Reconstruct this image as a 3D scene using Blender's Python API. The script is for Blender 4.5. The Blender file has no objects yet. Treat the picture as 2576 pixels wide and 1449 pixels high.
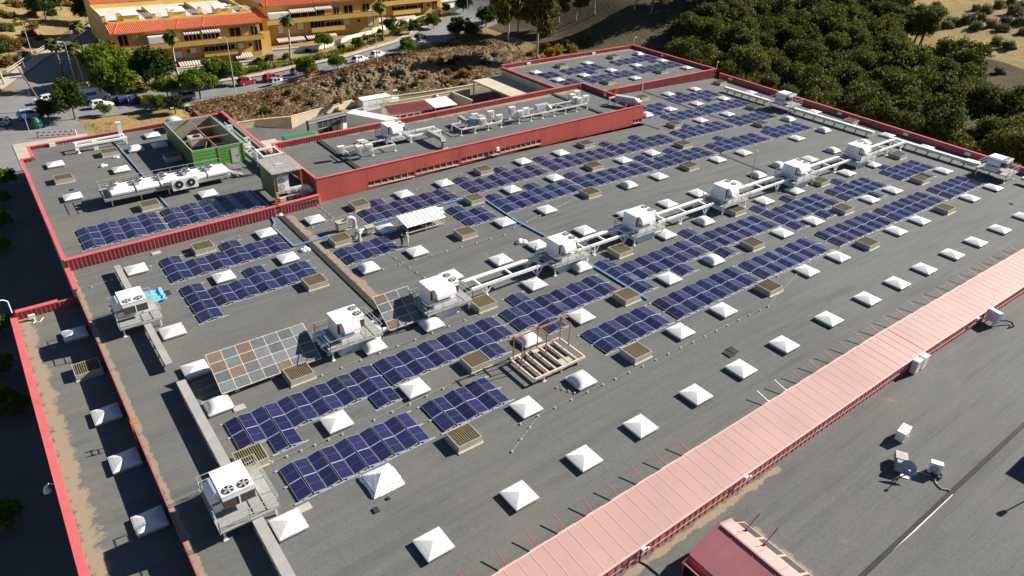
import bpy, bmesh, math, random
from mathutils import Vector, Matrix, Euler
from math import sin, cos, pi, radians, sqrt, atan2, hypot
random.seed(7)
scn = bpy.context.scene
# ---------------------------------------------------------------- camera
CAM_F = 1792.05            # focal length in pixels of a 2576 px wide picture
CAM_ROT = (1.0248985, -0.0341152, -0.6419674)
CAM_LOC = (-8.980234, -28.400781, 39.637833)
cd = bpy.data.cameras.new('camera'); cd.sensor_width = 36; cd.lens = CAM_F / 2576 * 36
cd.clip_start = 1; cd.clip_end = 3000
cam = bpy.data.objects.new('camera', cd); scn.collection.objects.link(cam)
cam.location = CAM_LOC; cam.rotation_euler = CAM_ROT; scn.camera = cam
# ---------------------------------------------------------------- light
SUN_EL, SUN_AZ = radians(30.5), radians(-11)      # azimuth measured from +X towards +Y
w = bpy.data.worlds.new('World'); scn.world = w; w.use_nodes = True
nt = w.node_tree; bg = nt.nodes['Background']
sky = nt.nodes.new('ShaderNodeTexSky'); sky.sky_type = 'NISHITA'; sky.sun_disc = False
sky.sun_elevation = SUN_EL; sky.sun_rotation = radians(90) - SUN_AZ
sky.air_density = .55; sky.dust_density = .15; sky.ozone_density = 1.5
nt.links.new(sky.outputs[0], bg.inputs[0]); bg.inputs[1].default_value = 0.05
sl = bpy.data.lights.new('sun', 'SUN'); sl.energy = 5.0; sl.angle = radians(0.5); sl.color = (1, 0.93, 0.82)
so = bpy.data.objects.new('sun', sl); scn.collection.objects.link(so)
sd = Vector((cos(SUN_EL) * cos(SUN_AZ), cos(SUN_EL) * sin(SUN_AZ), sin(SUN_EL)))
so.rotation_euler = sd.to_track_quat('Z', 'Y').to_euler(); so.location = sd * 200
scn.view_settings.view_transform = 'Standard'; scn.view_settings.look = 'None'
scn.view_settings.exposure = 1.12; scn.view_settings.gamma = 1
# ---------------------------------------------------------------- helpers
COL = scn.collection
R3 = Euler(CAM_ROT, 'XYZ').to_matrix(); CL = Vector(CAM_LOC)
U0, SLOPE = 54.1175, 0.01906
def zr(x):                                   # the shallow gable of the main roof
    return -SLOPE * sqrt((x - U0) ** 2 + 4)
def ray(D):                                  # D = point of the photograph (2576 px wide)
    v = R3 @ Vector(((D[0] - 1288) / CAM_F, -(D[1] - 724.5) / CAM_F, -1)); return v.normalized()
def T(c, r, x, y): return ((c * 1000 + x / 2.574) / 1.5528, (r * 562.5 + y / 2.574) / 1.5528)
def Zm(x, y, ox, oy, s): return ((x / s + ox) / 1.5528, (y / s + oy) / 1.5528)
def flat(D, z):                              # where that line of sight meets the level z
    d = ray(D); t = (z - CL.z) / d.z; return CL + d * t
def roof(D, h=0.0):                          # where it meets the main roof raised by h
    p = flat(D, h - .5)
    for _ in range(12): p = flat(D, zr(p.x) + h)
    return p
class MB:
    def __init__(s): s.v = []; s.f = []; s.m = []
    def face(s, pts, m=0):
        n = len(s.v); s.v += [tuple(p) for p in pts]; s.f.append(tuple(range(n, n + len(pts)))); s.m.append(m)
    def mesh(s, vs, fs, m=0):
        n = len(s.v); s.v += [tuple(p) for p in vs]
        for f_ in fs: s.f.append(tuple(n + i for i in f_)); s.m.append(m)
    def hexa(s, p, m=0, mt=None):            # 8 corners: 4 bottom ccw, 4 top ccw
        n = len(s.v); s.v += [tuple(q) for q in p]
        for i, f_ in enumerate(((3, 2, 1, 0), (4, 5, 6, 7), (0, 1, 5, 4), (1, 2, 6, 5), (2, 3, 7, 6), (3, 0, 4, 7))):
            s.f.append(tuple(n + k for k in f_)); s.m.append(mt if (i == 1 and mt is not None) else m)
    def box(s, x0, y0, z0, x1, y1, z1, m=0, mt=None):
        s.hexa([(x0, y0, z0), (x1, y0, z0), (x1, y1, z0), (x0, y1, z0), (x0, y0, z1), (x1, y0, z1), (x1, y1, z1), (x0, y1, z1)], m, mt)
    def bar(s, p, q, w=.1, h=None, m=0):
        h = h or w; p = Vector(p); q = Vector(q); d = (q - p)
        if d.length < 1e-6: return
        d.normalize(); up = Vector((0, 0, 1)) if abs(d.z) < .95 else Vector((1, 0, 0))
        a = d.cross(up).normalized() * (w / 2); b = a.cross(d).normalized() * (h / 2)
        s.hexa([p - a - b, p + a - b, q + a - b, q - a - b, p - a + b, p + a + b, q + a + b, q - a + b], m)
    def tube(s, pts, r, n=8, m=0, cap=True):
        pts = [Vector(p) for p in pts]; rr = r if isinstance(r, (list, tuple)) else [r] * len(pts)
        base = len(s.v); ref = None
        for i, p in enumerate(pts):
            d = (pts[min(i + 1, len(pts) - 1)] - pts[max(i - 1, 0)]).normalized()
            if ref is None: ref = Vector((0, 0, 1)) if abs(d.z) < .9 else Vector((1, 0, 0))
            a = (ref - d * ref.dot(d)).normalized(); b = d.cross(a); ref = a
            for k in range(n):
                t = 2 * pi * k / n; s.v.append(tuple(p + (a * cos(t) + b * sin(t)) * rr[i]))
        for i in range(len(pts) - 1):
            for k in range(n):
                k2 = (k + 1) % n; s.f.append((base + i * n + k, base + i * n + k2, base + (i + 1) * n + k2, base + (i + 1) * n + k)); s.m.append(m)
        if cap:
            s.f.append(tuple(base + k for k in range(n))[::-1]); s.m.append(m)
            s.f.append(tuple(base + (len(pts) - 1) * n + k for k in range(n))); s.m.append(m)
    def cyl(s, c, r, h, n=12, m=0, mt=None, r2=None):
        r2 = r if r2 is None else r2; b = len(s.v)
        for k in range(n): t = 2 * pi * k / n; s.v.append((c[0] + r * cos(t), c[1] + r * sin(t), c[2]))
        for k in range(n): t = 2 * pi * k / n; s.v.append((c[0] + r2 * cos(t), c[1] + r2 * sin(t), c[2] + h))
        for k in range(n): k2 = (k + 1) % n; s.f.append((b + k, b + k2, b + n + k2, b + n + k)); s.m.append(m)
        s.f.append(tuple(range(b + n, b + 2 * n))); s.m.append(m if mt is None else mt)
        s.f.append(tuple(range(b, b + n))[::-1]); s.m.append(m)
    def data(s, name, mats):
        me = bpy.data.meshes.new(name); me.from_pydata(s.v, [], s.f)
        for mm in (mats if isinstance(mats, (list, tuple)) else [mats]): me.materials.append(mm)
        me.polygons.foreach_set('material_index', s.m); me.update(); return me
    def build(s, name, mats, parent=None, loc=(0, 0, 0), rot=None, smooth=False):
        me = s.data(name, mats)
        if smooth: me.polygons.foreach_set('use_smooth', [True] * len(me.polygons))
        return link(name, me, parent, loc, rot)
def link(name, me, parent=None, loc=(0, 0, 0), rot=None):
    o = bpy.data.objects.new(name, me); COL.objects.link(o); o.location = loc
    if rot is not None: o.rotation_euler = rot
    if parent: o.parent = parent
    return o
def tag(o, label, cat, group=None, kind=None):
    if label: o['label'] = label
    if cat: o['category'] = cat
    if group: o['group'] = group
    if kind: o['kind'] = kind
    return o
def thing(name, label, cat, loc=(0, 0, 0), rz=0, group=None):
    o = bpy.data.objects.new(name, None); COL.objects.link(o); o.location = loc; o.rotation_euler = (0, 0, rz)
    o.empty_display_size = .3
    return tag(o, label, cat, group)
def struct(o): o['kind'] = 'structure'; return o
def dup(root, loc, rz=0, label=None, group=None, cat=None, scale=None):
    def rec(o, par):
        c = o.copy(); COL.objects.link(c)
        if par: c.parent = par
        for ch in KIDS.get(o.name) or [k for k in o.children]: rec(ch, c)
        return c
    r = rec(root, None); r.location = loc; r.rotation_euler = (0, 0, rz)
    if scale: r.scale = (scale,) * 3
    if label: r['label'] = label
    if group: r['group'] = group
    if cat: r['category'] = cat
    return r
KIDS = {}
def recolor(root, part, m):                   # a copy of the part's mesh in another colour
    for ch in root.children:
        if ch.name.split('.')[0] == part:
            ch.data = ch.data.copy(); ch.data.materials[0] = m
ORD = ['first', 'second', 'third', 'fourth', 'fifth', 'sixth', 'seventh', 'eighth', 'ninth', 'tenth', 'eleventh', 'twelfth', 'thirteenth', 'fourteenth', 'fifteenth', 'sixteenth', 'seventeenth', 'eighteenth', 'nineteenth', 'twentieth', 'twenty-first', 'twenty-second', 'twenty-third', 'twenty-fourth', 'twenty-fifth', 'twenty-sixth', 'twenty-seventh', 'twenty-eighth', 'twenty-ninth', 'thirtieth']
# ---------------------------------------------------------------- materials
def nodes(name):
    m = bpy.data.materials.new(name); m.use_nodes = True; n = m.node_tree
    return m, n, n.nodes['Principled BSDF'], n.links.new
def M(name, col, rough=.75, var=.12, scale=1.5, metal=0, spec=.4, bump=0, bscale=20, streak=False):
    m, n, b, L = nodes(name)
    tc = n.nodes.new('ShaderNodeTexCoord'); no = n.nodes.new('ShaderNodeTexNoise')
    no.inputs['Scale'].default_value = scale; no.inputs['Detail'].default_value = 6; no.inputs['Roughness'].default_value = .62
    if streak:
        mp = n.nodes.new('ShaderNodeMapping'); mp.inputs['Scale'].default_value = (1, 1, .12)
        L(tc.outputs['Object'], mp.inputs[0]); L(mp.outputs[0], no.inputs[0])
    else: L(tc.outputs['Object'], no.inputs[0])
    cr = n.nodes.new('ShaderNodeValToRGB'); e = cr.color_ramp.elements
    e[0].position = .3; e[1].position = .72
    e[0].color = tuple(max(0, c * (1 - var)) for c in col) + (1,); e[1].color = tuple(min(1, c * (1 + var)) for c in col) + (1,)
    L(no.outputs['Fac'], cr.inputs[0]); L(cr.outputs[0], b.inputs['Base Color'])
    b.inputs['Roughness'].default_value = rough; b.inputs['Metallic'].default_value = metal
    b.inputs['Specular IOR Level'].default_value = spec
    if bump:
        n2 = n.nodes.new('ShaderNodeTexNoise'); n2.inputs['Scale'].default_value = bscale; n2.inputs['Detail'].default_value = 5
        L(tc.outputs['Object'], n2.inputs[0]); bp = n.nodes.new('ShaderNodeBump'); bp.inputs['Strength'].default_value = bump; bp.inputs['Distance'].default_value = .1
        L(n2.outputs['Fac'], bp.inputs['Height']); L(bp.outputs[0], b.inputs['Normal'])
    return m
def mix(n, L, fac, a, c):
    x = n.nodes.new('ShaderNodeMix'); x.data_type = 'RGBA'
    for s_, i in ((fac, 0), (a, 6), (c, 7)):
        if isinstance(s_, (int, float)): x.inputs[i].default_value = s_
        elif isinstance(s_, tuple): x.inputs[i].default_value = s_ + (1,)
        else: L(s_, x.inputs[i])
    return x.outputs[2]
def mth(n, L, op, a, b=None, clamp=False):
    x = n.nodes.new('ShaderNodeMath'); x.operation = op; x.use_clamp = clamp
    for s_, i in ((a, 0), (b, 1)):
        if s_ is None: continue
        if isinstance(s_, (int, float)): x.inputs[i].default_value = s_
        else: L(s_, x.inputs[i])
    return x.outputs[0]
def noise(n, L, vec, sc, det=5, ro=.6):
    x = n.nodes.new('ShaderNodeTexNoise'); x.inputs['Scale'].default_value = sc; x.inputs['Detail'].default_value = det; x.inputs['Roughness'].default_value = ro
    L(vec, x.inputs[0]); return x.outputs['Fac']
def ramp(n, L, v, p0, p1, c0=(0, 0, 0), c1=(1, 1, 1)):
    x = n.nodes.new('ShaderNodeValToRGB'); e = x.color_ramp.elements; e[0].position = p0; e[1].position = p1
    e[0].color = c0 + (1,); e[1].color = c1 + (1,); L(v, x.inputs[0]); return x.outputs[0]
def felt(name, col=(.112, .117, .117), dust=.5, bands=(), warm=True, contrast=.15):
    """roofing felt in 1 m rolls along X, with joints, weathering, sand dust; bands: (axis, position, width)"""
    m, n, b, L = nodes(name)
    tc = n.nodes.new('ShaderNodeTexCoord'); P = tc.outputs['Object']
    br = n.nodes.new('ShaderNodeTexBrick'); L(P, br.inputs['Vector'])
    br.inputs['Scale'].default_value = 1; br.inputs['Brick Width'].default_value = 9.6; br.inputs['Row Height'].default_value = .97
    br.inputs['Mortar Size'].default_value = .035; br.inputs['Mortar Smooth'].default_value = .3; br.inputs['Bias'].default_value = 0
    br.offset = .37; br.offset_frequency = 2
    br.inputs['Color1'].default_value = tuple(c * (1 - contrast) for c in col) + (1,); br.inputs['Color2'].default_value = tuple(c * (1 + contrast) for c in col) + (1,)
    br.inputs['Mortar'].default_value = tuple(c * .74 for c in col) + (1,)
    mp = n.nodes.new('ShaderNodeMapping'); mp.inputs['Scale'].default_value = (.07, .9, 1); L(P, mp.inputs[0])
    st = noise(n, L, mp.outputs[0], 1.3, 5, .65)
    c1 = mix(n, L, ramp(n, L, st, .35, .7), br.outputs['Color'], tuple(c * 1.28 for c in col))
    fine = noise(n, L, P, 5.5, 4, .7)
    c2 = mix(n, L, mth(n, L, 'MULTIPLY', ramp(n, L, fine, .38, .66), .5), c1, tuple(c * .62 for c in col))
    big = noise(n, L, P, .11, 6, .68)
    sx = n.nodes.new('ShaderNodeSeparateXYZ'); L(P, sx.inputs[0])
    dm = ramp(n, L, big, .46, .72)
    if warm:                                  # the west end of the roof is the dustier one
        wx = mth(n, L, 'SUBTRACT', 1.0, mth(n, L, 'MULTIPLY', mth(n, L, 'ADD', sx.outputs[0], 6.0), 1 / 55), True)
        dm = mth(n, L, 'ADD', mth(n, L, 'MULTIPLY', dm, mth(n, L, 'ADD', wx, .35)), mth(n, L, 'MULTIPLY', wx, .30), True)
    c3 = mix(n, L, mth(n, L, 'MULTIPLY', dm, dust), c2, (.165, .152, .125))
    sp = noise(n, L, P, .55, 6, .7); spm = ramp(n, L, sp, .63, .72)
    c3 = mix(n, L, mth(n, L, 'MULTIPLY', mth(n, L, 'MULTIPLY', spm, dm), .8), c3, (.26, .21, .145))
    edge = noise(n, L, P, .9, 5, .7)
    for bd in bands:
        ax, pos, wd = bd[:3]
        d = mth(n, L, 'ABSOLUTE', mth(n, L, 'SUBTRACT', sx.outputs['xyz'.index(ax)], pos))
        k = mth(n, L, 'DIVIDE', d, wd); k = mth(n, L, 'ADD', k, mth(n, L, 'MULTIPLY', mth(n, L, 'SUBTRACT', edge, .5), 4.2))
        km = mth(n, L, 'MULTIPLY', ramp(n, L, k, .55, 1.0, (1, 1, 1), (0, 0, 0)), .72)
        if len(bd) > 3:
            o_ = sx.outputs['xyz'.index('y' if ax == 'x' else 'x')]
            km = mth(n, L, 'MULTIPLY', km, mth(n, L, 'MULTIPLY', mth(n, L, 'GREATER_THAN', o_, bd[3]), mth(n, L, 'LESS_THAN', o_, bd[4])))
        c3 = mix(n, L, km, c3, (.33, .25, .165))
    L(c3, b.inputs['Base Color']); b.inputs['Roughness'].default_value = .93; b.inputs['Specular IOR Level'].default_value = .25
    bp = n.nodes.new('ShaderNodeBump'); bp.inputs['Strength'].default_value = .5; bp.inputs['Distance'].default_value = .02
    L(noise(n, L, P, 9, 4, .7), bp.inputs['Height']); L(bp.outputs[0], b.inputs['Normal'])
    return m
def ground_mat(name, a, c, c3, sc=.05, fsc=1.5, bump=.6):
    m, n, b, L = nodes(name); tc = n.nodes.new('ShaderNodeTexCoord'); P = tc.outputs['Object']
    x1 = mix(n, L, ramp(n, L, noise(n, L, P, sc, 7, .66), .38, .64), a, c)
    x2 = mix(n, L, ramp(n, L, noise(n, L, P, sc * 4.3, 7, .7), .5, .7), x1, c3)
    x3 = mix(n, L, mth(n, L, 'MULTIPLY', ramp(n, L, noise(n, L, P, fsc, 6, .75), .35, .7), .6), x2, tuple(k * .45 for k in a))
    L(x3, b.inputs['Base Color']); b.inputs['Roughness'].default_value = 1; b.inputs['Specular IOR Level'].default_value = .1
    bp = n.nodes.new('ShaderNodeBump'); bp.inputs['Strength'].default_value = bump; bp.inputs['Distance'].default_value = .4
    L(noise(n, L, P, fsc, 6, .7), bp.inputs['Height']); L(bp.outputs[0], b.inputs['Normal']); return m
def glassy(name, col, rough=.08, spec=.5):
    m, n, b, L = nodes(name); b.inputs['Base Color'].default_value = col + (1,); b.inputs['Roughness'].default_value = rough; b.inputs['Specular IOR Level'].default_value = spec
    return m
def pv_mat(name, col, line, nx, ny, rough=.16):
    """photovoltaic cells: a fine grid in the panel's own metres"""
    m, n, b, L = nodes(name); tc = n.nodes.new('ShaderNodeTexCoord')
    br = n.nodes.new('ShaderNodeTexBrick'); L(tc.outputs['Object'], br.inputs['Vector']); br.offset = 0
    br.inputs['Scale'].default_value = 1; br.inputs['Brick Width'].default_value = nx; br.inputs['Row Height'].default_value = ny
    br.inputs['Mortar Size'].default_value = .006; br.inputs['Mortar Smooth'].default_value = 0
    br.inputs['Color1'].default_value = col + (1,); br.inputs['Color2'].default_value = tuple(c * 1.25 for c in col) + (1,); br.inputs['Mortar'].default_value = line + (1,)
    oi = n.nodes.new('ShaderNodeObjectInfo')
    v = mth(n, L, 'ADD', mth(n, L, 'MULTIPLY', oi.outputs['Random'], .5), .75)
    x = n.nodes.new('ShaderNodeMix'); x.data_type = 'RGBA'; x.blend_type = 'MULTIPLY'; x.inputs[0].default_value = 1
    L(br.outputs['Color'], x.inputs[6]); cc = n.nodes.new('ShaderNodeCombineColor')
    for i in range(3): L(v, cc.inputs[i])
    L(cc.outputs[0], x.inputs[7]); L(x.outputs[2], b.inputs['Base Color'])
    b.inputs['Roughness'].default_value = rough; b.inputs['Specular IOR Level'].default_value = .5; return m
def leaf(name, col, tr=.25):
    m, n, b, L = nodes(name); oi = n.nodes.new('ShaderNodeObjectInfo'); ge = n.nodes.new('ShaderNodeNewGeometry')
    tc = n.nodes.new('ShaderNodeTexCoord'); nz = noise(n, L, tc.outputs['Object'], .7, 4, .6)
    f_ = mth(n, L, 'ADD', mth(n, L, 'MULTIPLY', oi.outputs['Random'], .4), mth(n, L, 'MULTIPLY', nz, .6))
    c_ = mix(n, L, f_, tuple(k * .6 for k in col), (min(1, col[0] * 1.7), col[1] * 1.3, col[2] * 1.1))
    L(c_, b.inputs['Base Color']); b.inputs['Roughness'].default_value = .7; b.inputs['Specular IOR Level'].default_value = .25
    t = n.nodes.new('ShaderNodeBsdfTranslucent'); L(c_, t.inputs[0]); ms = n.nodes.new('ShaderNodeMixShader'); ms.inputs[0].default_value = tr
    L(b.outputs[0], ms.inputs[1]); L(t.outputs[0], ms.inputs[2]); L(ms.outputs[0], n.nodes['Material Output'].inputs[0]); return m
m_white = M('white_paint', (.78, .78, .76), .45, .06, .8)
m_whiteold = M('weathered_white_paint', (.66, .63, .57), .6, .14, 1.2)
m_sky = M('skylight_acrylic', (.70, .70, .69), .35, .035, .5)
m_curb = M('curb_sheet', (.36, .35, .32), .7, .15, 2)
m_vent = M('vent_sheet', (.40, .37, .30), .7, .12, 1.5)
m_slat = M('vent_louvre', (.27, .23, .145), .6, .2, 3)
m_ventin = M('vent_inside', (.05, .035, .02), .95, .3, 3)
m_galv = M('galvanised_steel', (.48, .49, .49), .5, .14, 2, .25)
m_alu = M('aluminium', (.40, .43, .47), .42, .06, 3, .15)
m_red = M('red_cladding', (.45, .085, .062), .55, .13, .35, streak=True)
m_redd = M('red_sheet_parapet', (.40, .10, .10), .5, .16, .5, streak=True)
m_cop = M('red_coping', (.56, .12, .125), .42, .1, .6)
m_pink = M('dusty_sheen_pink_sheet', (.45, .28, .25), .38, .10, .16, spec=.6)  # red sheet paled by dust and by sky reflection put into the colour
m_pinkd = M('rose_sheet', (.42, .16, .17), .45, .14, .3)
m_seam = M('pale_pink_seam', (.60, .40, .36), .5, .08, 1)
m_black = M('black_felt', (.028, .028, .028), .9, .25, 1.5)
m_dark = M('dark_void', (.012, .012, .014), .9, .2, 2)
m_green = M('green_cladding', (.105, .34, .065), .5, .2, .6, streak=True)
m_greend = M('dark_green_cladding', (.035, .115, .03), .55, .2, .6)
m_rust = M('rusty_steel', (.36, .15, .055), .85, .4, 3)
m_rustw = M('rust_stained_white_steel', (.60, .48, .40), .7, .25, 2.5)
m_beige = M('beige_render', (.55, .46, .32), .9, .12, .6)
m_concrete = M('concrete', (.40, .375, .33), .9, .15, .9)
m_pipe = M('blue_cable_tray', (.15, .27, .46), .4, .18, 1.2, .1)
m_glass = glassy('dark_glass', (.012, .016, .018), .06)
m_winglass = M('hazy_strip_glass', (.075, .075, .07), .2, .25, 2)
m_brown = M('condenser_fins', (.075, .058, .042), .7, .3, 6)
m_deck = M('deck_grating', (.27, .275, .26), .8, .15, 4)
m_rail = M('grey_rail', (.34, .35, .35), .55, .1, 3)
m_crim = M('crimson_strip', (.30, .01, .025), .5, .1, 2)
m_orange = M('orange_paint', (.70, .20, .03), .6, .2, 3)
m_pv = pv_mat('pv_cells', (.015, .0165, .060), (.05, .055, .12), .172, .158)
m_pvold = pv_mat('old_pv_grey', (.105, .125, .135), (.25, .25, .24), .21, .165, .3)
m_pvbrown = pv_mat('old_pv_brown', (.135, .10, .075), (.24, .21, .18), .21, .165, .3)
m_duct = M('pale_grey_duct', (.33, .32, .30), .6, .1, .8)
m_asph = M('street_asphalt', (.185, .185, .185), .92, .14, .25)
m_pave = M('pavement_slabs', (.40, .35, .29), .95, .12, .6)
m_lot = M('lot_asphalt', (.10, .10, .10), .92, .2, .2)
m_yellow = M('ochre_render', (.56, .36, .085), .9, .10, .5)
m_yellowl = M('light_ochre_render', (.72, .48, .12), .9, .10, .5)
m_maroon = M('maroon_trim', (.16, .03, .035), .6, .1, 2)
m_terr = M('terrace_paving', (.50, .48, .44), .95, .12, .5)
m_bark = M('bark', (.16, .12, .085), .95, .3, 4)
m_barkp = M('pale_bark', (.42, .36, .29), .9, .3, 3)
m_tyre = M('tyre_rubber', (.015, .015, .015), .9, .1, 4)
m_rim = M('wheel_rim', (.45, .46, .47), .35, .1, 5, .4)
m_lamp_r = glassy('tail_lamp_plastic', (.35, .01, .01), .2); m_lamp_w = glassy('headlamp_plastic', (.7, .72, .74), .12)
# ================================================================ terrain
def sm(a, b, x):
    t = max(0., min(1., (x - a) / (b - a))); return t * t * (3 - 2 * t)
def street(x): return -4 + 2 * sm(5, 75, x)
def lerp_tab(tab, x):
    if x <= tab[0][0]: return tab[0][1]
    for (a, b), (c, d) in zip(tab, tab[1:]):
        if x <= c: return b + (d - b) * (x - a) / (c - a)
    return tab[-1][1]
YW = ((20, 101.6), (31, 101.4), (37, 100.0), (45, 102.0), (52, 103.8), (57, 102.2), (72, 101.0), (110, 100.8))      # yard wall
YE = ((20, 117.0), (37, 116.5), (59, 122.3), (85, 130.5), (105, 138.5), (135, 150))     # near street edge
FE = ((-6.5, 140), (-4.8, 144.3), (5.9, 167.4), (19.5, 193.4), (43.2, 232), (90, 290))   # far edge of the side road, (x, y)
def hash2(i, j):
    n = (i * 374761393 + j * 668265263) & 0xffffffff; n = ((n ^ (n >> 13)) * 1274126177) & 0xffffffff; return ((n ^ (n >> 16)) & 0xffff) / 65535.
def vn(x, y):
    i, j = math.floor(x), math.floor(y); fx, fy = x - i, y - j; fx = fx * fx * (3 - 2 * fx); fy = fy * fy * (3 - 2 * fy)
    return (hash2(i, j) * (1 - fx) + hash2(i + 1, j) * fx) * (1 - fy) + (hash2(i, j + 1) * (1 - fx) + hash2(i + 1, j + 1) * fx) * fy
def fbm(x, y, o=4):
    s = 0; a = .5
    for _ in range(o): s += a * vn(x, y); x *= 2.03; y *= 2.03; a *= .5
    return s
def base_g(x, y):
    g = street(x)
    if y < 96 and x < 24: g = -4 - 5 * sm(90, 30, y)
    if 23 < x < 97 and y < 101: g = -7
    # wooded hill to the east and the bank behind the far extension
    e = sm(116, 150, x) * sm(92, 118, y) * 10 + sm(104, 130, x) * sm(120, 160, y) * 1.5 + .055 * max(0, x - 150) + .05 * max(0, x - 200)
    if x > 124.5: e += -6 * sm(124, 127, x) * sm(108, 84, y) - 1 * sm(60, 20, y)
    g += e
    # dry hill beyond the side road
    fx = lerp_tab([(b, a) for a, b in FE], y) if y > 140 else -6.5
    d = fx - x
    if y > 120 and d > 7: g += .13 * (d - 7)
    return g
def bank_t(x, y):
    a, b = lerp_tab(YW, x), lerp_tab(YE, x); return (y - a) / (b - a)
def bank_z(x, y):
    t = max(0, min(1, bank_t(x, y))); top = street(x) + .05; lo = -3.75
    wob = .35 * (fbm(x * .13, y * .13) - .5)
    p = .45 * sm(.0 + wob, .30 + wob, t) + .42 * sm(.40 + wob, .70 + wob, t) + .13 * t
    rock = sm(44, 52, x) * sm(80, 72, x)
    z = lo + (top - lo) * min(1, max(0, p))
    a = 4 * t * (1 - t)
    z += a * ((fbm(x * .45, y * .45) - .47) * (1.5 + 2.2 * rock) + (fbm(x * 1.7 + 9, y * 1.7) - .47) * (.5 + .8 * rock))
    return z
def ground(x, y):
    if 23 < x < 107 and y > lerp_tab(YW, x) - .2:
        if y < lerp_tab(YE, x): return bank_z(x, y)
    return base_g(x, y)
def hit(D):                                   # where a line of sight meets the ground
    d = ray(D); t = 60.; step = 2.
    while t < 700:
        p = CL + d * t
        if p.z < ground(p.x, p.y):
            lo, hi = t - step, t
            for _ in range(18):
                mid = (lo + hi) / 2; q = CL + d * mid
                if q.z < ground(q.x, q.y): hi = mid
                else: lo = mid
            q = CL + d * hi; q.z = ground(q.x, q.y); return q
        t += step
    return CL + d * 400
g_dry = ground_mat('dry_grass_ground', (.36, .26, .115), (.29, .215, .10), (.16, .145, .06), .06, 1.1)
g_bank = ground_mat('rocky_bank', (.155, .118, .070), (.27, .205, .13), (.085, .07, .038), .12, .9, 1.0)
g_wood = ground_mat('shaded_wood_floor', (.075, .064, .04), (.115, .09, .052), (.06, .06, .03), .08, 1.2)  # floor under the pines darkened, their shade put into its colour
def terrain():
    b = MB(); x0, x1, y0, y1, st = -90., 420., -100., 420., 3.0
    nx, ny = int((x1 - x0) / st), int((y1 - y0) / st)
    for j in range(ny + 1):
        for i in range(nx + 1):
            x, y = x0 + i * st, y0 + j * st
            z = base_g(x, y)
            if 22 < x < 109:
                t = bank_t(x, y)
                if -.3 < t < 1.0: z = min(z, bank_z(x, y) - .9)
            z += (fbm(x * .12, y * .12) - .5) * (1.2 if (x > 130 or (y > 140 and x < 0)) else 0)
            b.v.append((x, y, z))
    for j in range(ny):
        for i in range(nx):
            k = j * (nx + 1) + i; x, y = x0 + i * st, y0 + j * st
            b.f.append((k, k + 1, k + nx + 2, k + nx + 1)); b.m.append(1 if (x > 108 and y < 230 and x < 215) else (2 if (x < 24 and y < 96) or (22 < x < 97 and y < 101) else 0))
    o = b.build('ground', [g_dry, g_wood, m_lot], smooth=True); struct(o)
    f_ = MB(); f_.face([(-2500, -2500, -14), (2500, -2500, -14), (2500, 2500, -14), (-2500, 2500, -14)]); struct(f_.build('far_ground', g_dry))
    s = MB(); xs = [23 + .55 * i for i in range(int(85 / .55))]; n = 34
    for x in xs:
        a, c = lerp_tab(YW, x), lerp_tab(YE, x) + .6
        for k in range(n + 1):
            y = a + (c - a) * k / n; s.v.append((x, y, bank_z(x, y) + (fbm(x * 3, y * 3, 2) - .4) * .25))
    for i in range(len(xs) - 1):
        for k in range(n): q = i * (n + 1) + k; s.f.append((q, q + n + 1, q + n + 2, q + 1)); s.m.append(0)
    struct(s.build('hillside', g_bank, smooth=False))
terrain()
def strip(name, A, B, off, mat, n=40, k=6):
    def samp(P, n):
        L_ = [0]
        for p, q in zip(P, P[1:]): L_.append(L_[-1] + hypot(q[0] - p[0], q[1] - p[1]))
        out = []
        for i in range(n + 1):
            t = L_[-1] * i / n
            for j in range(len(P) - 1):
                if t <= L_[j + 1] + 1e-6:
                    u = (t - L_[j]) / max(1e-6, L_[j + 1] - L_[j]); out.append((P[j][0] + (P[j + 1][0] - P[j][0]) * u, P[j][1] + (P[j + 1][1] - P[j][1]) * u)); break
        return out
    a, c = samp(A, n), samp(B, n); b = MB()
    for p, q in zip(a, c):
        for i in range(k + 1):
            x = p[0] + (q[0] - p[0]) * i / k; y = p[1] + (q[1] - p[1]) * i / k; b.v.append((x, y, base_g(x, y) + off))
    for i in range(n):
        for j in range(k): q = i * (k + 1) + j; b.f.append((q, q + 1, q + k + 2, q + k + 1)); b.m.append(0)
    return struct(b.build(name, mat))
near = [(4, 118.5), (20, 116.8), (37, 116.8), (59, 122.6), (85, 130.8), (105, 138.8), (135, 151)]
far = [(4, 133), (26, 128.8), (40.5, 126.8), (62, 129.5), (73, 133.8), (82.5, 138.3), (107, 158), (128, 173)]
strip('street', near, far, .12, m_asph)
strip('side_road', [(-70, 97), (-6.6, 97), (5.5, 99), (4.5, 118.5), (4.2, 133), (6.2, 146.5), (19.9, 182.7), (39.7, 217), (60, 231)][::-1], [(-75, 110), (-45, 120), (-20, 130), (-10, 137), (-4.8, 144.3), (5.9, 167.4), (19.5, 193.4), (43.2, 232), (62, 245)][::-1], .10, m_asph, 60, 8)
strip('pavement', [(26, 129), (40.5, 127), (62, 129.8), (73, 134.1), (82.5, 138.6), (107, 158.3)], [(26, 130.8), (40.5, 129.0), (61.5, 131.8), (72.3, 136.0), (81.5, 140.3), (105.5, 159.8)], .24, m_pave)
strip('kerb_path', [(20, 115.6), (37, 115.6), (59, 121.4), (85, 129.6), (105, 137.6)], [(20, 116.8), (37, 116.8), (59, 122.6), (85, 130.8), (105, 138.8)], .2, m_pave)
strip('footpath', [(-4.8, 144.3), (5.9, 167.4), (19.5, 193.4), (43.2, 232)], [(-7.3, 146), (3.4, 169), (17, 195), (41, 234)], .25, m_pave)
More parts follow.
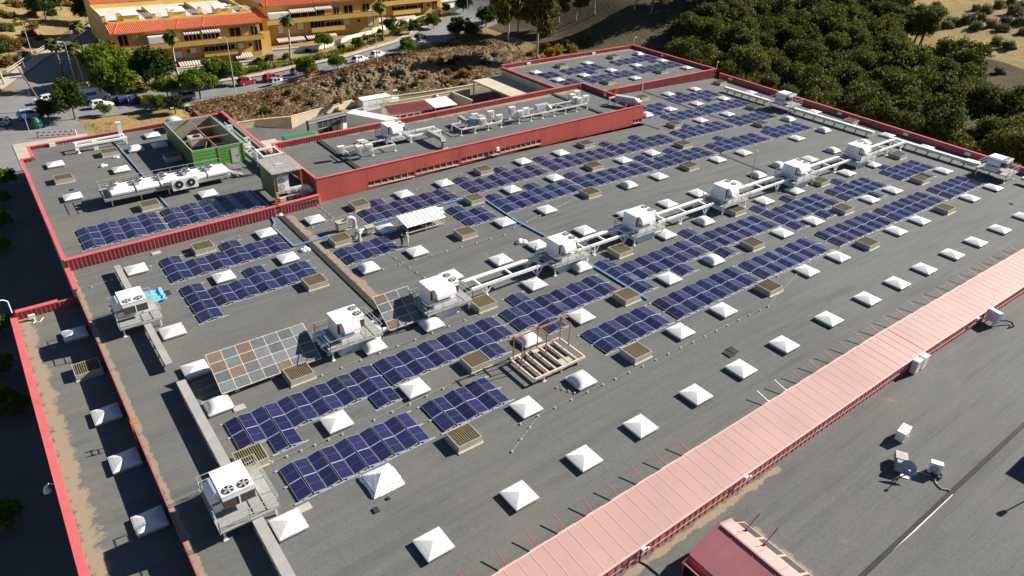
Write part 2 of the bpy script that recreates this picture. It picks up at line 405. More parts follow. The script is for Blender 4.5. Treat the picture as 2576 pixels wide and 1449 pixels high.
strip('entrance_lane', [(-6.4, 97.5), (4.6, 99.4)], [(-6.4, 110), (4.6, 110)], .16, m_pave, 6, 6)
strip('dirt_track', [(x, y) for x, y in ((170, 120), (190, 118), (215, 112), (250, 112))], [(x, y) for x, y in ((168, 124), (190, 122), (215, 116.5), (250, 117))], .5, M('dirt_track', (.36, .235, .16), .95, .15, .5), 20, 2)
# ================================================================ warehouse
WX0, WX1 = -6.35, 124.6
f_main = felt('main_roof_felt', bands=(('x', -6.1, .25), ('x', 18.75, .6, 25, 54)))
f_plain = felt('wing_roof_felt', warm=True)
f_low = felt('annex_roof_felt', bands=(('x', -11.5, .75),))
f_pent = felt('upper_roof_felt', (.105, .115, .118), .25, bands=(('y', 71.6, .9),), warm=False)
f_ne = felt('far_roof_felt', (.112, .117, .117), .3, bands=(('y', 97.1, .6), ('x', 84.8, .3)), warm=False)
f_hall = felt('front_hall_felt', (.112, .115, .115), .35, bands=(('y', -9.0, .3, -10, 34), ('x', 27.2, .35, -60, -11.5)), warm=False, contrast=.13)
def gable(b, x0, x1, y0, y1, dz, m=0, n=24):   # roof sheet that follows the gable
    for i in range(n):
        a, c = x0 + (x1 - x0) * i / n, x0 + (x1 - x0) * (i + 1) / n
        b.face([(a, y0, zr(a) + dz), (c, y0, zr(c) + dz), (c, y1, zr(c) + dz), (a, y1, zr(a) + dz)], m)
def skirt(b, pts, z0, m=0):                    # outer walls under a closed outline, pts carry their top height
    n = len(pts)
    for i in range(n):
        p, q = pts[i], pts[(i + 1) % n]; b.face([(p[0], p[1], z0), (q[0], q[1], z0), q, p], m)
def parapet(parent, name, p, q, z0a, z0b, z1a, z1b, th=.22, ribs=.42, both=True, cop=True, side=1, mat=None):
    """standing-seam parapet from p to q; th is its thickness, coping a child of the building too"""
    p = Vector((p[0], p[1], 0)); q = Vector((q[0], q[1], 0)); d = q - p; L_ = d.length; d.normalize(); n = Vector((-d.y, d.x, 0))
    b = MB(); h = th / 2
    P = lambda t, o, z: (p.x + d.x * t + n.x * o, p.y + d.y * t + n.y * o, z)
    b.hexa([P(0, -h, z0a), P(L_, -h, z0b), P(L_, h, z0b), P(0, h, z0a), P(0, -h, z1a), P(L_, -h, z1b), P(L_, h, z1b), P(0, h, z1a)])
    k = int(L_ / ribs)
    for i in range(k):
        t = (i + .5) * L_ / k; u = t / L_; za = z0a + (z0b - z0a) * u; zb = z1a + (z1b - z1a) * u - .01
        for s in ((-1, 1) if both else (side,)):
            o0, o1 = h * s, (h + .075) * s; w_ = .055
            b.hexa([P(t - w_, min(o0, o1), za), P(t + w_, min(o0, o1), za), P(t + w_, max(o0, o1), za), P(t - w_, max(o0, o1), za), P(t - w_, min(o0, o1), zb), P(t + w_, min(o0, o1), zb), P(t + w_, max(o0, o1), zb), P(t - w_, max(o0, o1), zb)])
    o = b.build(name, mat or m_redd, parent)
    if cop:
        c = MB(); h += .11
        c.hexa([P(-.1, -h, z1a), P(L_ + .1, -h, z1b), P(L_ + .1, h, z1b), P(-.1, h, z1a), P(-.1, -h, z1a + .10), P(L_ + .1, -h, z1b + .10), P(L_ + .1, h, z1b + .10), P(-.1, h, z1a + .10)])
        c.build('coping', m_cop, o)
    return o
# --- main hall
W = thing('warehouse', 'large flat-roofed warehouse hall covered with rows of solar panels and skylights', 'warehouse')
b = MB(); gable(b, WX0, WX1, -4.75, 55.45, 0, 0, 40); gable(b, 85.2, WX1, 55.45, 72.3, 0, 0, 12)
b.build('roof', f_main, W)
b = MB(); pts = [(WX0, -60, -1.3), (WX0, 55.4, zr(WX0) - .02), (WX1, 55.4, zr(WX1) - .02), (WX1, -60, -1.6)]
skirt(b, pts[:], -14); b.build('wall', m_beige, W)
parapet(W, 'parapet', (125.9, 71.9), (121.6, -4.7), -1.6, -1.6, -.42, -.42)
# the main roof's low edge trim and the expansion joint
b = MB(); b.box(WX0 - .06, -4.7, zr(WX0) - .25, WX0 + .03, 49.3, zr(WX0) + .03); b.build('edge_trim', m_redd, W)
parapet(W, 'parapet', (WX0, 49.4), (WX0, 54.5), -1.15, -1.15, -.85, -.75, .25, 5)
b = MB()
for y in range(25, 54, 2): b.box(17.55, y, zr(18) - .02, 18.2, y + 1.98, zr(18) + .10)
b.build('expansion_joint', m_black, W)
b = MB()
p, q = roof(T(2, 1, 2090, 100)), roof(T(2, 1, 2560, 290)); b.bar(p + Vector((0, 0, .02)), q + Vector((0, 0, .02)), .25, .06)
p, q = roof(T(2, 0, 1310, 1245)), roof(T(2, 0, 1480, 1300)); b.bar(p + Vector((0, 0, .02)), q + Vector((0, 0, .02)), .3, .08)
b.build('roof_seam', m_black, W)
# --- low annex on the west
LL = thing('low_annex', 'lower strip roof with bright red parapet along the west side of the warehouse', 'annex')
zl = -2.6
b = MB(); b.face([(-12.2, -30, zl), (WX0, -30, zl), (WX0, 49.4, zl), (-12.2, 49.4, zl)]); b.build('roof', f_low, LL)
b = MB(); skirt(b, [(-12.3, -30, zl), (-12.3, 49.5, zl), (WX0, 49.5, zl), (WX0, -30, zl)], -12); b.build('wall', m_beige, LL)
b = MB(); b.box(-12.45, -30, zl - .3, -12.2, 49.6, zl + .28); b.box(-12.2, 49.3, zl - .2, -6.5, 49.55, zl + .85); b.build('parapet', m_redd, LL)
b = MB(); b.box(-12.62, -30, zl + .28, -12.02, 49.75, zl + .40); b.box(-12.02, 49.2, zl + .85, -8.2, 49.75, zl + .97); b.build('coping', m_cop, LL)
b = MB()
for i in range(14): b.box(-12.0 + i * .42, 49.22, zl, -11.92 + i * .42, 49.3, zl + .84)
b.build('parapet_rib', m_redd, LL)
b = MB(); b.box(WX0 - .05, -30, zl, WX0 - .02, 49.3, -1.45); b.build('upstand', M('shaded_upstand', (.12, .10, .09), .9), LL)  # one even dark brown sheet over the step
# --- north-west wing
NW = thing('north_wing', 'raised flat roof wing with red parapets around the green open-topped enclosure', 'wing')
dz = 1.0
b = MB(); gable(b, -6.2, 23.4, 54.6, 89.4, dz, 0, 8); gable(b, -4.7, 23.4, 89.4, 94.3, dz, 0, 8); b.build('roof', f_plain, NW)
b = MB(); skirt(b, [(-6.4, 54.85, .1), (-6.4, 89.4, .1), (-4.9, 89.4, .1), (-4.9, 94.4, .1), (23.5, 94.4, .2), (23.5, 54.95, .2)], -9); b.build('wall', m_beige, NW)
za = lambda x: zr(x) + 1.32
parapet(NW, 'parapet', (-6.3, 54.55), (17.4, 54.75), zr(-6.3), zr(17.4), za(-6.3), za(17.4), .3)
parapet(NW, 'parapet', (17.9, 54.8), (23.4, 55.0), zr(18), zr(23), za(18), za(23), .3)
parapet(NW, 'parapet', (-6.35, 54.7), (-6.35, 89.3), -.3, -.3, za(-6.3), za(-6.3) + .05, .2, 50)
parapet(NW, 'parapet', (-6.35, 89.4), (-4.9, 89.4), -.3, -.3, za(-6.3) + .15, za(-6.3) + .15, .2)
parapet(NW, 'parapet', (-4.9, 89.4), (-4.9, 94.4), -.3, -.3, za(-6.3) + .15, za(-6.3) + .15, .2, 50)
parapet(NW, 'parapet', (-4.9, 94.45), (14.0, 94.8), -.3, -.1, .3, .62, .2)
parapet(NW, 'parapet', (14.0, 94.8), (23.6, 94.9), -.1, -.1, .62, .7, .2)
parapet(NW, 'parapet', (23.6, 71.2), (23.6, 94.9), -.1, -.1, .95, .95, .25)
# --- upper storey (red clad) standing on the hall
PH = thing('upper_storey', 'long red clad upper storey with a strip of low windows and flat roof', 'building')
py = lambda x: 55.5 + (x - 23.4) * .0162
pb = lambda x: 70.9 + (x - 23.5) * .028
zt = 2.72
b = MB(); b.face([(23.5, py(23.5), 1.95), (85.1, py(85.1), 1.95), (85.1, pb(85.1), 1.95), (23.5, pb(23.5), 1.95)]); b.build('roof', f_pent, PH)
joints = []
for D in (T(1, 1, 1112, 450), T(1, 1, 1595, 330), T(1, 1, 2042, 215), Zm(158, 765, 1750, 430, 3.623), Zm(745, 640, 1750, 430, 3.623), Zm(1293, 490, 1750, 430, 3.623), Zm(1802, 380, 1750, 430, 3.623), Zm(2280, 265, 1750, 430, 3.623), T(2, 0, 1192, 1255)):
    joints.append(roof(D).x)
JX = [23.4] + joints + [85.2]
ops = []
for a, c, i in zip(JX, JX[1:], range(99)):
    if i in (1, 2, 4, 5): ops.append((a + .12, c - .12))
    elif i == 3: ops.append((a + .12, c - .12))
    elif i == 9: ops.append((a + .15, c - .2))
WZ0, WZ1 = .32, 1.0
b = MB()
def wallseg(x0, x1, z0, z1, th=.25):
    b.hexa([(x0, py(x0), z0), (x1, py(x1), z0), (x1, py(x1) + th, z0), (x0, py(x0) + th, z0), (x0, py(x0), z1), (x1, py(x1), z1), (x1, py(x1) + th, z1), (x0, py(x0) + th, z1)])
for a, c in zip(JX, JX[1:]):
    a += .02; c -= .02; o = [q for q in ops if a <= q[0] and q[1] <= c]
    zb = min(zr(a), zr(c)) - .02
    if not o: wallseg(a, c, zb, zt); continue
    x0, x1 = o[0]; h0 = (zr(a) + zr(c)) / 2
    wallseg(a, x0, zb, zt); wallseg(x1, c, zb, zt); wallseg(x0, x1, zb, h0 + WZ0); wallseg(x0, x1, h0 + WZ1, zt)
b.box(23.4, 55.75, -1.2, 23.65, 71, zt); b.box(84.95, 56.8, -1.2, 85.2, 72.6, zt)
b.build('wall', m_red, PH)
b = MB()
for z in (1.75, 2.25): 
    for a, c in zip(JX, JX[1:]): b.hexa([(a, py(a) - .012, z), (c, py(c) - .012, z), (c, py(c) + .01, z), (a, py(a) + .01, z), (a, py(a) - .012, z + .025), (c, py(c) - .012, z + .025), (c, py(c) + .01, z + .025), (a, py(a) + .01, z + .025)])
b.build('panel_seam', m_redd, PH)
for x0, x1 in ops:
    xm = (x0 + x1) / 2; h0 = zr(xm)
    f_ = MB(); f_.box(x0, py(xm) + .10, h0 + WZ0 - .04, x1, py(xm) + .2, h0 + WZ0 + .06)
    fr = f_.build('window', m_beige, PH)
    s_ = MB(); s_.box(x0, py(xm) - .1, h0 + WZ0 - .10, x1, py(xm) + .12, h0 + WZ0 - .03); s_.build('sill', m_seam, fr)
    n_ = max(3, round((x1 - x0) / 1.05))
    for i in range(n_):
        a = x0 + (x1 - x0) * i / n_; c = x0 + (x1 - x0) * (i + 1) / n_
        g = MB(); g.box(a + .05, py(xm) + .16, h0 + WZ0 + .06, c - .05, py(xm) + .2, h0 + WZ1); g.build('pane', m_winglass, fr)
        if i: g = MB(); g.box(a - .05, py(xm) + .08, h0 + WZ0, a + .05, py(xm) + .2, h0 + WZ1); g.build('mullion', m_beige, fr)
c = MB()
for (x0, y0), (x1, y1) in (((23.3, py(23.3)), (85.3, py(85.3))), ((23.52, 55.5), (23.52, 71)), ((85.08, 56.6), (85.08, 72.7))):
    c.bar((x0, y0 + .1, zt + .04), (x1, y1 + .1, zt + .04), .34, .08)
c.build('coping', m_cop, PH)
parapet(PH, 'parapet', (23.5, pb(23.5)), (85.2, pb(85.2)), -1, -1, zt, zt, .25)
b = MB(); p0, p1 = flat(T(1, 1, 690, 20), 1.95), flat(T(1, 1, 1050, 245), 1.95); b.box(p0.x - .2, py(30) + .3, 1.96, p0.x + .5, 70.6, 2.12)
p0 = flat(T(2, 0, 420, 955), 1.95); b.box(p0.x - .3, 57.2, 1.96, p0.x + .4, 71.8, 2.12); b.build('roof_joint', m_black, PH)
# --- far north-east extension
NE = thing('far_extension', 'far flat roof with red parapet and small solar arrays before the dark wood', 'building')
zn = .02
b = MB(); b.face([(84.2, 72.3, zn), (124.5, 72.3, zn), (124.5, 97.6, zn), (84.2, 97.6, zn)]); b.build('roof', f_ne, NE)
b = MB(); skirt(b, [(84.1, 72.35, zn), (84.1, 97.7, zn), (124.7, 97.7, zn), (124.7, 72.35, zn)], -9); b.build('wall', m_beige, NE)
parapet(NE, 'parapet', (85.6, 72.4), (101.3, 72.4), -1, -1, .5, .5, .25)
parapet(NE, 'parapet', (101.5, 72.4), (124.6, 72.4), -1.2, -1.4, .55, .55, .25)
parapet(NE, 'parapet', (84.3, 97.8), (124.4, 98.0), -.3, -.3, .68, .68, .22)
parapet(NE, 'parapet', (124.5, 72.5), (124.5, 98), -.5, -.5, .62, .68, .22)
parapet(NE, 'parapet', (84.2, 72.6), (84.2, 97.7), -.2, -.2, .3, .3, .2, 60)
b = MB(); b.box(101.3, 72.15, -1, 101.55, 72.28, .75); b.build('downpipe', m_galv, NE)
# --- pink gallery between the two halls, and the front hall
PK = thing('pink_gallery', 'long pale pink sheet-roofed gallery with red side wall crossing the foreground', 'gallery')
b = MB(); s_ = MB(); yb, yf = -4.72, -8.6
x = -9.0
while x < 140:
    a, c = x, x + 3.3
    zb0, zb1, zf0, zf1 = zr(a) + .68, zr(c) + .68, zr(a) + .42, zr(c) + .42
    gap = .10 if abs(a - 56.9) < 1.6 else 0
    b.hexa([(a + gap, yf, zf0 - .12), (c, yf, zf1 - .12), (c, yb, zb1 - .12), (a + gap, yb, zb0 - .12), (a + gap, yf, zf0), (c, yf, zf1), (c, yb, zb1), (a + gap, yb, zb0)])
    for k in range(3):
        u = a + 1.1 * k
        if gap and k == 0: continue
        s_.hexa([(u - .022, yf + .02, zr(u) + .42), (u + .022, yf + .02, zr(u) + .42), (u + .022, yb - .02, zr(u) + .68), (u - .022, yb - .02, zr(u) + .68), (u - .022, yf + .02, zr(u) + .435), (u + .022, yf + .02, zr(u) + .435), (u + .022, yb - .02, zr(u) + .695), (u - .022, yb - .02, zr(u) + .695)])
    x = c
b.build('roof', m_pink, PK); s_.build('seam', m_seam, PK)
b = MB(); e_ = MB(); x = -9.0
while x < 140:
    a, c = x, x + 5
    b.hexa([(a, yf + .02, zr(a) - 1.4), (c, yf + .02, zr(c) - 1.4), (c, yf + .3, zr(c) - 1.4), (a, yf + .3, zr(a) - 1.4), (a, yf + .02, zr(a) + .30), (c, yf + .02, zr(c) + .30), (c, yf + .3, zr(c) + .30), (a, yf + .3, zr(a) + .30)])
    b.hexa([(a, yb - .3, zr(a) - .2), (c, yb - .3, zr(c) - .2), (c, yb - .08, zr(c) - .2), (a, yb - .08, zr(a) - .2), (a, yb - .3, zr(a) + .55), (c, yb - .3, zr(c) + .55), (c, yb - .08, zr(c) + .55), (a, yb - .08, zr(a) + .55)])
    e_.bar((a, yf - .05, zr(a) + .37), (c, yf - .05, zr(c) + .37), .12, .12); e_.bar((a, yb + .03, zr(a) + .64), (c, yb + .03, zr(c) + .64), .12, .12)
    e_.bar((a, yf - .02, zr(a) - .55), (c, yf - .02, zr(c) - .55), .03, .03)
    k = a + .3
    while k < c: b.box(k, yf - .015, zr(k) - 1.1, k + .05, yf + .03, zr(k) + .28); k += .6
    x = c
b.build('side_wall', M('red_side_wall', (.47, .135, .14), .5, .14, .5), PK); e_.build('edge_trim', m_seam, PK)
FH = thing('front_hall', 'grey felt flat roof in the right foreground beyond the pink gallery', 'building')
b = MB(); gable(b, WX0, 150, -60, -8.55, -1.06, 0, 40); b.build('roof', f_hall, FH)
b = MB(); pa, pc = roof(T(3, 3, 870, 1440), -1.05), roof(T(3, 3, 2500, 0), -1.05)
xk = pa.x - 12
while xk < 140: b.hexa([(xk, -18.62, zr(xk) - 1.1), (xk + 4, -18.62, zr(xk + 4) - 1.1), (xk + 4, -18.35, zr(xk + 4) - 1.1), (xk, -18.35, zr(xk) - 1.1), (xk, -18.62, zr(xk) - .86), (xk + 4, -18.62, zr(xk + 4) - .86), (xk + 4, -18.35, zr(xk + 4) - .86), (xk, -18.35, zr(xk) - .86)]); xk += 4
b.build('expansion_joint', m_black, FH)
b = MB(); skirt(b, [(23.5, 70.9, -.9), (23.5, 71.0, -.9), (85.2, 72.8, -.9), (85.2, 72.7, -.9)], -9); b.build('rear_wall', m_beige, PH)
# ================================================================ skylights and vents
def rim(b, s, z0, z1, o, m=0):
    for a in ((-s - o, -s - o, s + o, -s), (-s - o, s, s + o, s + o), (-s - o, -s, -s, s), (s, -s, s + o, s)): b.box(a[0], a[1], z0, a[2], a[3], z1, m)
bC = MB(); bC.box(-.98, -.98, -.05, .98, .98, .25); me_curb = bC.data('skylight_curb', m_curb)
bR = MB(); rim(bR, 1.0, .20, .30, .07); me_rim = bR.data('skylight_rim', m_galv)
bD = MB(); N = 6
def dome_mesh(kind):
    d = MB(); n = 12
    for j in range(n + 1):
        for i in range(n + 1):
            u, v = 2 * i / n - 1, 2 * j / n - 1; r = max(abs(u), abs(v))
            if kind: z = .52 * (1 - abs(u) ** 2.4) ** .75 * (1 - abs(v) ** 2.4) ** .75
            else: z = .50 * (1 - r) + .035 * sin(pi * r)
            d.v.append((u * 1.03, v * 1.03, .26 + z))
    for j in range(n):
        for i in range(n):
            k = j * (n + 1) + i; d.f.append((k, k + 1, k + n + 2, k + n + 1)); d.m.append(0)
    me = d.data('skylight_dome', m_sky)
    if kind: me.polygons.foreach_set('use_smooth', [True] * len(me.polygons))
    return me
def pyr_mesh():
    d = MB(); q = 1.03; rings = [(q, .27), (q * .97, .32), (q * .66, .43), (q * .33, .525), (.03, .60)]
    for k in range(4):
        c0 = [(-1, -1), (1, -1), (1, 1), (-1, 1)][k]; c1 = [(1, -1), (1, 1), (-1, 1), (-1, -1)][k]
        for (r0, z0), (r1, z1) in zip(rings, rings[1:]): d.face([(c0[0] * r0, c0[1] * r0, z0), (c1[0] * r0, c1[1] * r0, z0), (c1[0] * r1, c1[1] * r1, z1), (c0[0] * r1, c0[1] * r1, z1)])
    d.face([(-.03, -.03, .60), (.03, -.03, .60), (.03, .03, .60), (-.03, .03, .60)]); return d.data('skylight_dome', m_sky)
me_pyr, me_bub = pyr_mesh(), dome_mesh(1)
bV = MB(); t_ = .06
for a in ((-1.1, -1.0, 1.1, -1.0 + t_), (-1.1, 1.0 - t_, 1.1, 1.0), (-1.1, -1 + t_, -1.1 + t_, 1 - t_), (1.1 - t_, -1 + t_, 1.1, 1 - t_)): bV.box(a[0], a[1], -.05, a[2], a[3], .62)
bV.box(-1.04, -.94, -.04, 1.04, .94, .10, 1); rim(bV, 1.0, -.05, .06, .2); me_vbox = bV.data('vent_box', [m_vent, m_ventin])
bS = MB()
for i in range(12):
    x = -.96 + i * .175; bS.hexa([(x - .05, -.94, .38), (x - .02, -.94, .38), (x - .02, .94, .38), (x - .05, .94, .38), (x + .02, -.94, .60), (x + .065, -.94, .60), (x + .065, .94, .60), (x + .02, .94, .60)])
me_slats = bS.data('vent_louvres', m_slat)
bT = MB()
for i in range(16):
    x = -.98 + i * .13; bT.hexa([(x - .05, -.94, .44), (x - .01, -.94, .44), (x - .01, .94, .44), (x - .05, .94, .44), (x + .03, -.94, .60), (x + .09, -.94, .60), (x + .09, .94, .60), (x + .03, .94, .60)])
me_slats2 = bT.data('vent_louvres', M('closed_louvre', (.115, .09, .05), .8, .25, 3))
FIX = []      # (kind, x, y, z, zone)
def add(kind, zone, c, r, pts):
    for q in pts:
        D = T(c, r, *q)
        if zone == 'main': p = roof(D, .28); z = zr(p.x)
        elif zone == 'nw': p = roof(D, dz + .28); z = zr(p.x) + dz
        elif zone == 'ne': p = flat(D, zn + .3); z = zn
        else: p = flat(D, zl + .3); z = zl
        FIX.append((kind, p.x, p.y, z, zone))
A0 = [(1093, 1370), (1310, 1248), (1475, 1156), (1618, 1075), (1757, 995), (1871, 930), (1979, 868), (2092, 804), (2189, 753), (2266, 714), (2334, 678), (2404, 641), (2463, 610), (2523, 578), (2577, 544)]
for D in A0: p = roof(D, .3); FIX.append(('s', p.x, -.05, zr(p.x), 'main'))
B0 = [('s', 729, 1322), ('w', 966, 1210), ('v', 1170, 1100), ('s', 1330, 1028), ('d', 1470, 960), ('v', 1605, 886), ('s', 1718, 835), ('s', 1827, 782), ('v', 1940, 722), ('s', 2038, 683), ('s', 2118, 648), ('v', 2190, 612), ('s', 2262, 582), ('s', 2322, 556), ('v', 2385, 525), ('s', 2448, 499), ('s', 2508, 473)]
C0 = [('v', 631, 1150), ('s', 853, 1067), ('s', 1050, 982), ('v', 1205, 912), ('d', 1335, 857), ('s', 1470, 799), ('v', 1585, 746), ('s', 1690, 702), ('d', 1800, 655), ('v', 1897, 612), ('s', 1975, 587), ('s', 2055, 557), ('v', 2127, 525), ('s', 2195, 502), ('s', 2255, 480), ('v', 2322, 451), ('s', 2380, 430)]
D0 = [('d', 555, 1028), ('v', 757, 944), ('d', 946, 877), ('d', 1093, 820), ('v', 1222, 765), ('s', 1353, 718), ('d', 1465, 672), ('v', 1568, 631), ('s', 1682, 592), ('d', 1779, 558), ('v', 1853, 527), ('s', 1927, 505), ('s', 2003, 479), ('v', 2070, 456), ('s', 2135, 435), ('s', 2200, 414), ('v', 2263, 389)]
for row, Y in ((B0, 7.3), (C0, 14.95), (D0, 22.6)):
    for k, x, y in row:
        h = .3 if k != 'v' else .5; p = roof((x, y), h); FIX.append((k, p.x, Y, zr(p.x), 'main'))
add('s', 'main', 0, 2, [(1735, 430), (1965, 810)])
add('s', 'main', 2, 1, [(490, 85), (110, 170), (1410, 85), (1120, 158), (430, 335), (1480, 320), (350, 655), (2070, 152), (2330, 82), (0, 452), (1565, 595), (730, 865), (260, 1012), (1150, 705), (1870, 490)])
add('d', 'main', 2, 1, [(1170, 408), (2470, 308), (2230, 405)])
add('v', 'main', 2, 1, [(785, 492), (820, 224), (1780, 224), (740, 2), (1720, 4)])
add('s', 'main', 3, 1, [(420, 148), (1590, 30), (2045, 175)]); add('d', 'main', 3, 1, [(110, 210), (650, 62)])
add('s', 'main', 2, 0, [(1575, 942), (1840, 892), (2130, 987), (1860, 1038), (1590, 1093), (2170, 1143), (1900, 1205), (2400, 926)]); add('d', 'main', 2, 0, [(1350, 1152)])
add('v', 'main', 2, 0, [(1305, 982), (2090, 832), (1635, 1253), (2430, 1078), (2505, 1247)])
add('s', 'main', 3, 0, [(290, 1385), (465, 1120), (1200, 1356)]); add('d', 'main', 3, 0, [(205, 1196), (560, 1307), (960, 1430)]); add('v', 'main', 3, 0, [(835, 1222)])
add('s', 'main', 1, 1, [(1485, 500), (1890, 390), (590, 755), (1310, 845), (1790, 680), (320, 1140), (1960, 1320), (2460, 1160), (2500, 780), (100, 890)]); add('d', 'main', 1, 1, [(1130, 1240)]); add('b', 'main', 1, 1, [(1620, 1075)])
add('v', 'main', 1, 1, [(1040, 612), (845, 962), (2285, 264), (2195, 556), (2105, 897), (590, 1388)])
add('s', 'main', 0, 1, [(1370, 1255), (2250, 1330)]); add('v', 'main', 0, 1, [(2040, 1043)])
add('s', 'nw', 0, 1, [(555, 200), (730, 525), (1215, 250), (2090, 495), (1600, 5)]); add('d', 'nw', 0, 1, [(1360, 45)])
add('v', 'nw', 0, 1, [(640, 350), (1100, 85), (1310, 385), (1505, 615), (1735, 130)]); add('s', 'nw', 0, 0, [(1530, 1355)])
add('s', 'low', 0, 2, [(750, 455), (1070, 1262)]); add('v', 'low', 0, 2, [(880, 815)]); add('s', 'low', 0, 3, [(1255, 280), (1505, 890)])
add('s', 'ne', 2, 0, [(240, 722), (760, 628), (1000, 702), (1250, 652), (1510, 605), (1760, 677), (725, 752), (465, 797), (1240, 780)]); add('d', 'ne', 2, 0, [(1270, 540)])
add('v', 'ne', 2, 0, [(1020, 570), (495, 660), (1505, 715), (975, 820)])
def rowname(zone, k):
    if zone == 'main': return 'in the row beside the pink gallery' if k == 0 else 'in the %s row from the pink gallery' % ORD[k]
    return {'nw': 'in the %s row on the north wing', 'ne': 'in the %s row of the far small roof', 'low': 'on the low annex roof%s'}[zone] % (ORD[k] if zone != 'low' else '')
def rows_of(zone):
    L_ = sorted([f_ for f_ in FIX if f_[4] == zone], key=lambda f_: f_[2]); out = []
    if zone == 'low': return [L_]
    for f_ in L_:
        if out and f_[2] - out[-1][0][2] < 4.2: out[-1].append(f_)
        else: out.append([f_])
    return out
KN = {'s': 'white pyramid skylight', 'd': 'white bubble skylight', 'v': 'beige louvred vent', 'w': 'skylight wrapped in plastic sheet', 'b': 'broken white skylight'}
m_film = M('plastic_film', (.72, .75, .77), .25, .12, 5)
for zone in ('main', 'nw', 'ne', 'low'):
    for k, row in enumerate(rows_of(zone)):
        cnt = {}
        row.sort(key=lambda f_: f_[1] if zone != 'low' else -f_[2])
        for kind, x, y, z, _ in row:
            n = cnt[kind] = cnt.get(kind, 0) + 1
            lab = '%s %s from the left %s' % (KN[kind], ORD[n - 1], rowname(zone, k)) if zone != 'low' else '%s %s from the far end on the low annex roof' % (KN[kind], ORD[n - 1])
            if kind == 'w': lab = 'pyramid skylight wrapped in wrinkled white plastic film beside the nearest solar array'
            if kind == 'b': lab = 'white skylight with a triangular broken hole beside the two standing people'
            if kind == 'v' and zone == 'main': lab = 'beige louvred vent %s from the left %s' % (ORD[n - 1], rowname(zone, k))
            if kind == 'v':
                o = thing('roof_vent', lab, 'vent', (x, y, z), 0, 'louvred roof vents')
                link('vent_box', me_vbox, o); link('louvres', me_slats if (zone != 'ne' and x < 52 or zone == 'nw') else me_slats2, o)
            else:
                o = thing('skylight', lab, 'skylight', (x, y, z), 0, 'white roof skylights')
                link('curb', me_curb, o); link('rim', me_rim, o); link('dome', me_pyr if kind in 'swb' else me_bub, o)
                if kind == 'w':
                    f_ = MB(); n_ = 20; random.seed(5)
                    for j in range(n_ + 1):
                        for i in range(n_ + 1):
                            u, v = (2 * i / n_ - 1), (2 * j / n_ - 1); r = max(abs(u), abs(v)); ang = (fbm(u * 4 + 3, v * 4 + 7) - .45)
                            if r < .82: zz = .80 - .50 * r / .82 + .03 * ang
                            else: zz = .30 - (r - .82) / .18 * .30
                            s_ = 1.22 + (.22 * ang + .1 if r > .85 else 0); f_.v.append((u * s_, v * s_, max(.01, zz + .02)))
                    for j in range(n_):
                        for i in range(n_): q = j * (n_ + 1) + i; f_.f.append((q, q + 1, q + n_ + 2, q + n_ + 1)); f_.m.append(0)
                    f_.build('plastic_film', m_film, o)
                if kind == 'b':
                    f_ = MB(); f_.face([(.25, -.62, .45), (.85, -.20, .37), (.2, -.2, .57)]); f_.build('hole', m_dark, o)
# ================================================================ solar arrays
PW, PLn, PP, PR = 1.03, 1.875, 2.222, 1.94
def pv_panel(east):
    b = MB(); zl_, zh_ = (.30, .12) if east else (.12, .30); W_ = PW
    def Zx(x): return zl_ + (zh_ - zl_) * x / W_
    def q(x0, y0, x1, y1, m, o=0): b.face([(x0, y0, Zx(x0) + o), (x1, y0, Zx(x1) + o), (x1, y1, Zx(x1) + o), (x0, y1, Zx(x0) + o)], m)
    e = .018; ym = PLn / 2
    q(e, e, W_ - e, ym - .008, 0); q(e, ym + .008, W_ - e, PLn - e, 0)
    q(0, 0, W_, e, 1); q(0, PLn - e, W_, PLn, 1); q(0, e, e, PLn - e, 1); q(W_ - e, e, W_, PLn - e, 1); q(e, ym - .008, W_ - e, ym + .008, 2)
    for (x0, y0, x1, y1) in ((0, 0, W_, 0), (W_, 0, W_, PLn), (W_, PLn, 0, PLn), (0, PLn, 0, 0)):
        b.face([(x0, y0, Zx(x0) - .04), (x1, y1, Zx(x1) - .04), (x1, y1, Zx(x1)), (x0, y0, Zx(x0))], 1)
    b.face([(0, 0, Zx(0) - .04), (0, PLn, Zx(0) - .04), (W_, PLn, Zx(W_) - .04), (W_, 0, Zx(W_) - .04)], 3)
    return b.data('pv_panel', [m_pv, m_alu, M('cell_gap', (.16, .17, .28), .4), m_dark])
pvW, pvE = pv_panel(0), pv_panel(1)
m_rowstrip = M('white_clamp_strip', (.30, .34, .46), .4, .05, 2)
def slope_at(x): return -SLOPE * (x - U0) / sqrt((x - U0) ** 2 + 4)
ARR = []
def array(row, D, spec, Y=None, zone='main', h=.12):
    """D: picture point of the first column's near low corner; spec: per column n or (first, last) panel rows"""
    if zone == 'main': p = roof(D, h); z = zr(p.x)
    elif zone == 'nw': p = roof(D, dz + h); z = zr(p.x) + dz
    else: p = flat(D, zn + h); z = zn
    y = p.y if Y is None else Y; n = len(spec); L_ = n / 2 * PP
    tilt = 0 if zone == 'ne' else -atan2(zr(p.x + L_) - zr(p.x), L_)
    ARR.append((row, p.x, y, z, [(0, s) if isinstance(s, int) else s for s in spec], tilt))
S2 = lambda n: [2] * n
PA = [3, 3, 2, 2, 2, 2, 3, 3, 2, 2, 2, 2]
r1 = (600, 880, 3.623); r2 = (1250, 780, 3.623); r3 = (1750, 430, 3.623); r4 = (2350, 330, 2.047); l1 = (820, 1400, 2.047); l2 = (1400, 1150, 2.047); r5 = (1900, 1050, 2.047); r6 = (2300, 780, 2.047); r7 = (2850, 580, 2.047); r8 = (3250, 560, 2.047); n4 = (250, 700, 1.688)
Z_ = lambda r, x, y: Zm(x, y, *r)
m1 = (-1, 3); m0 = (-1, 2)
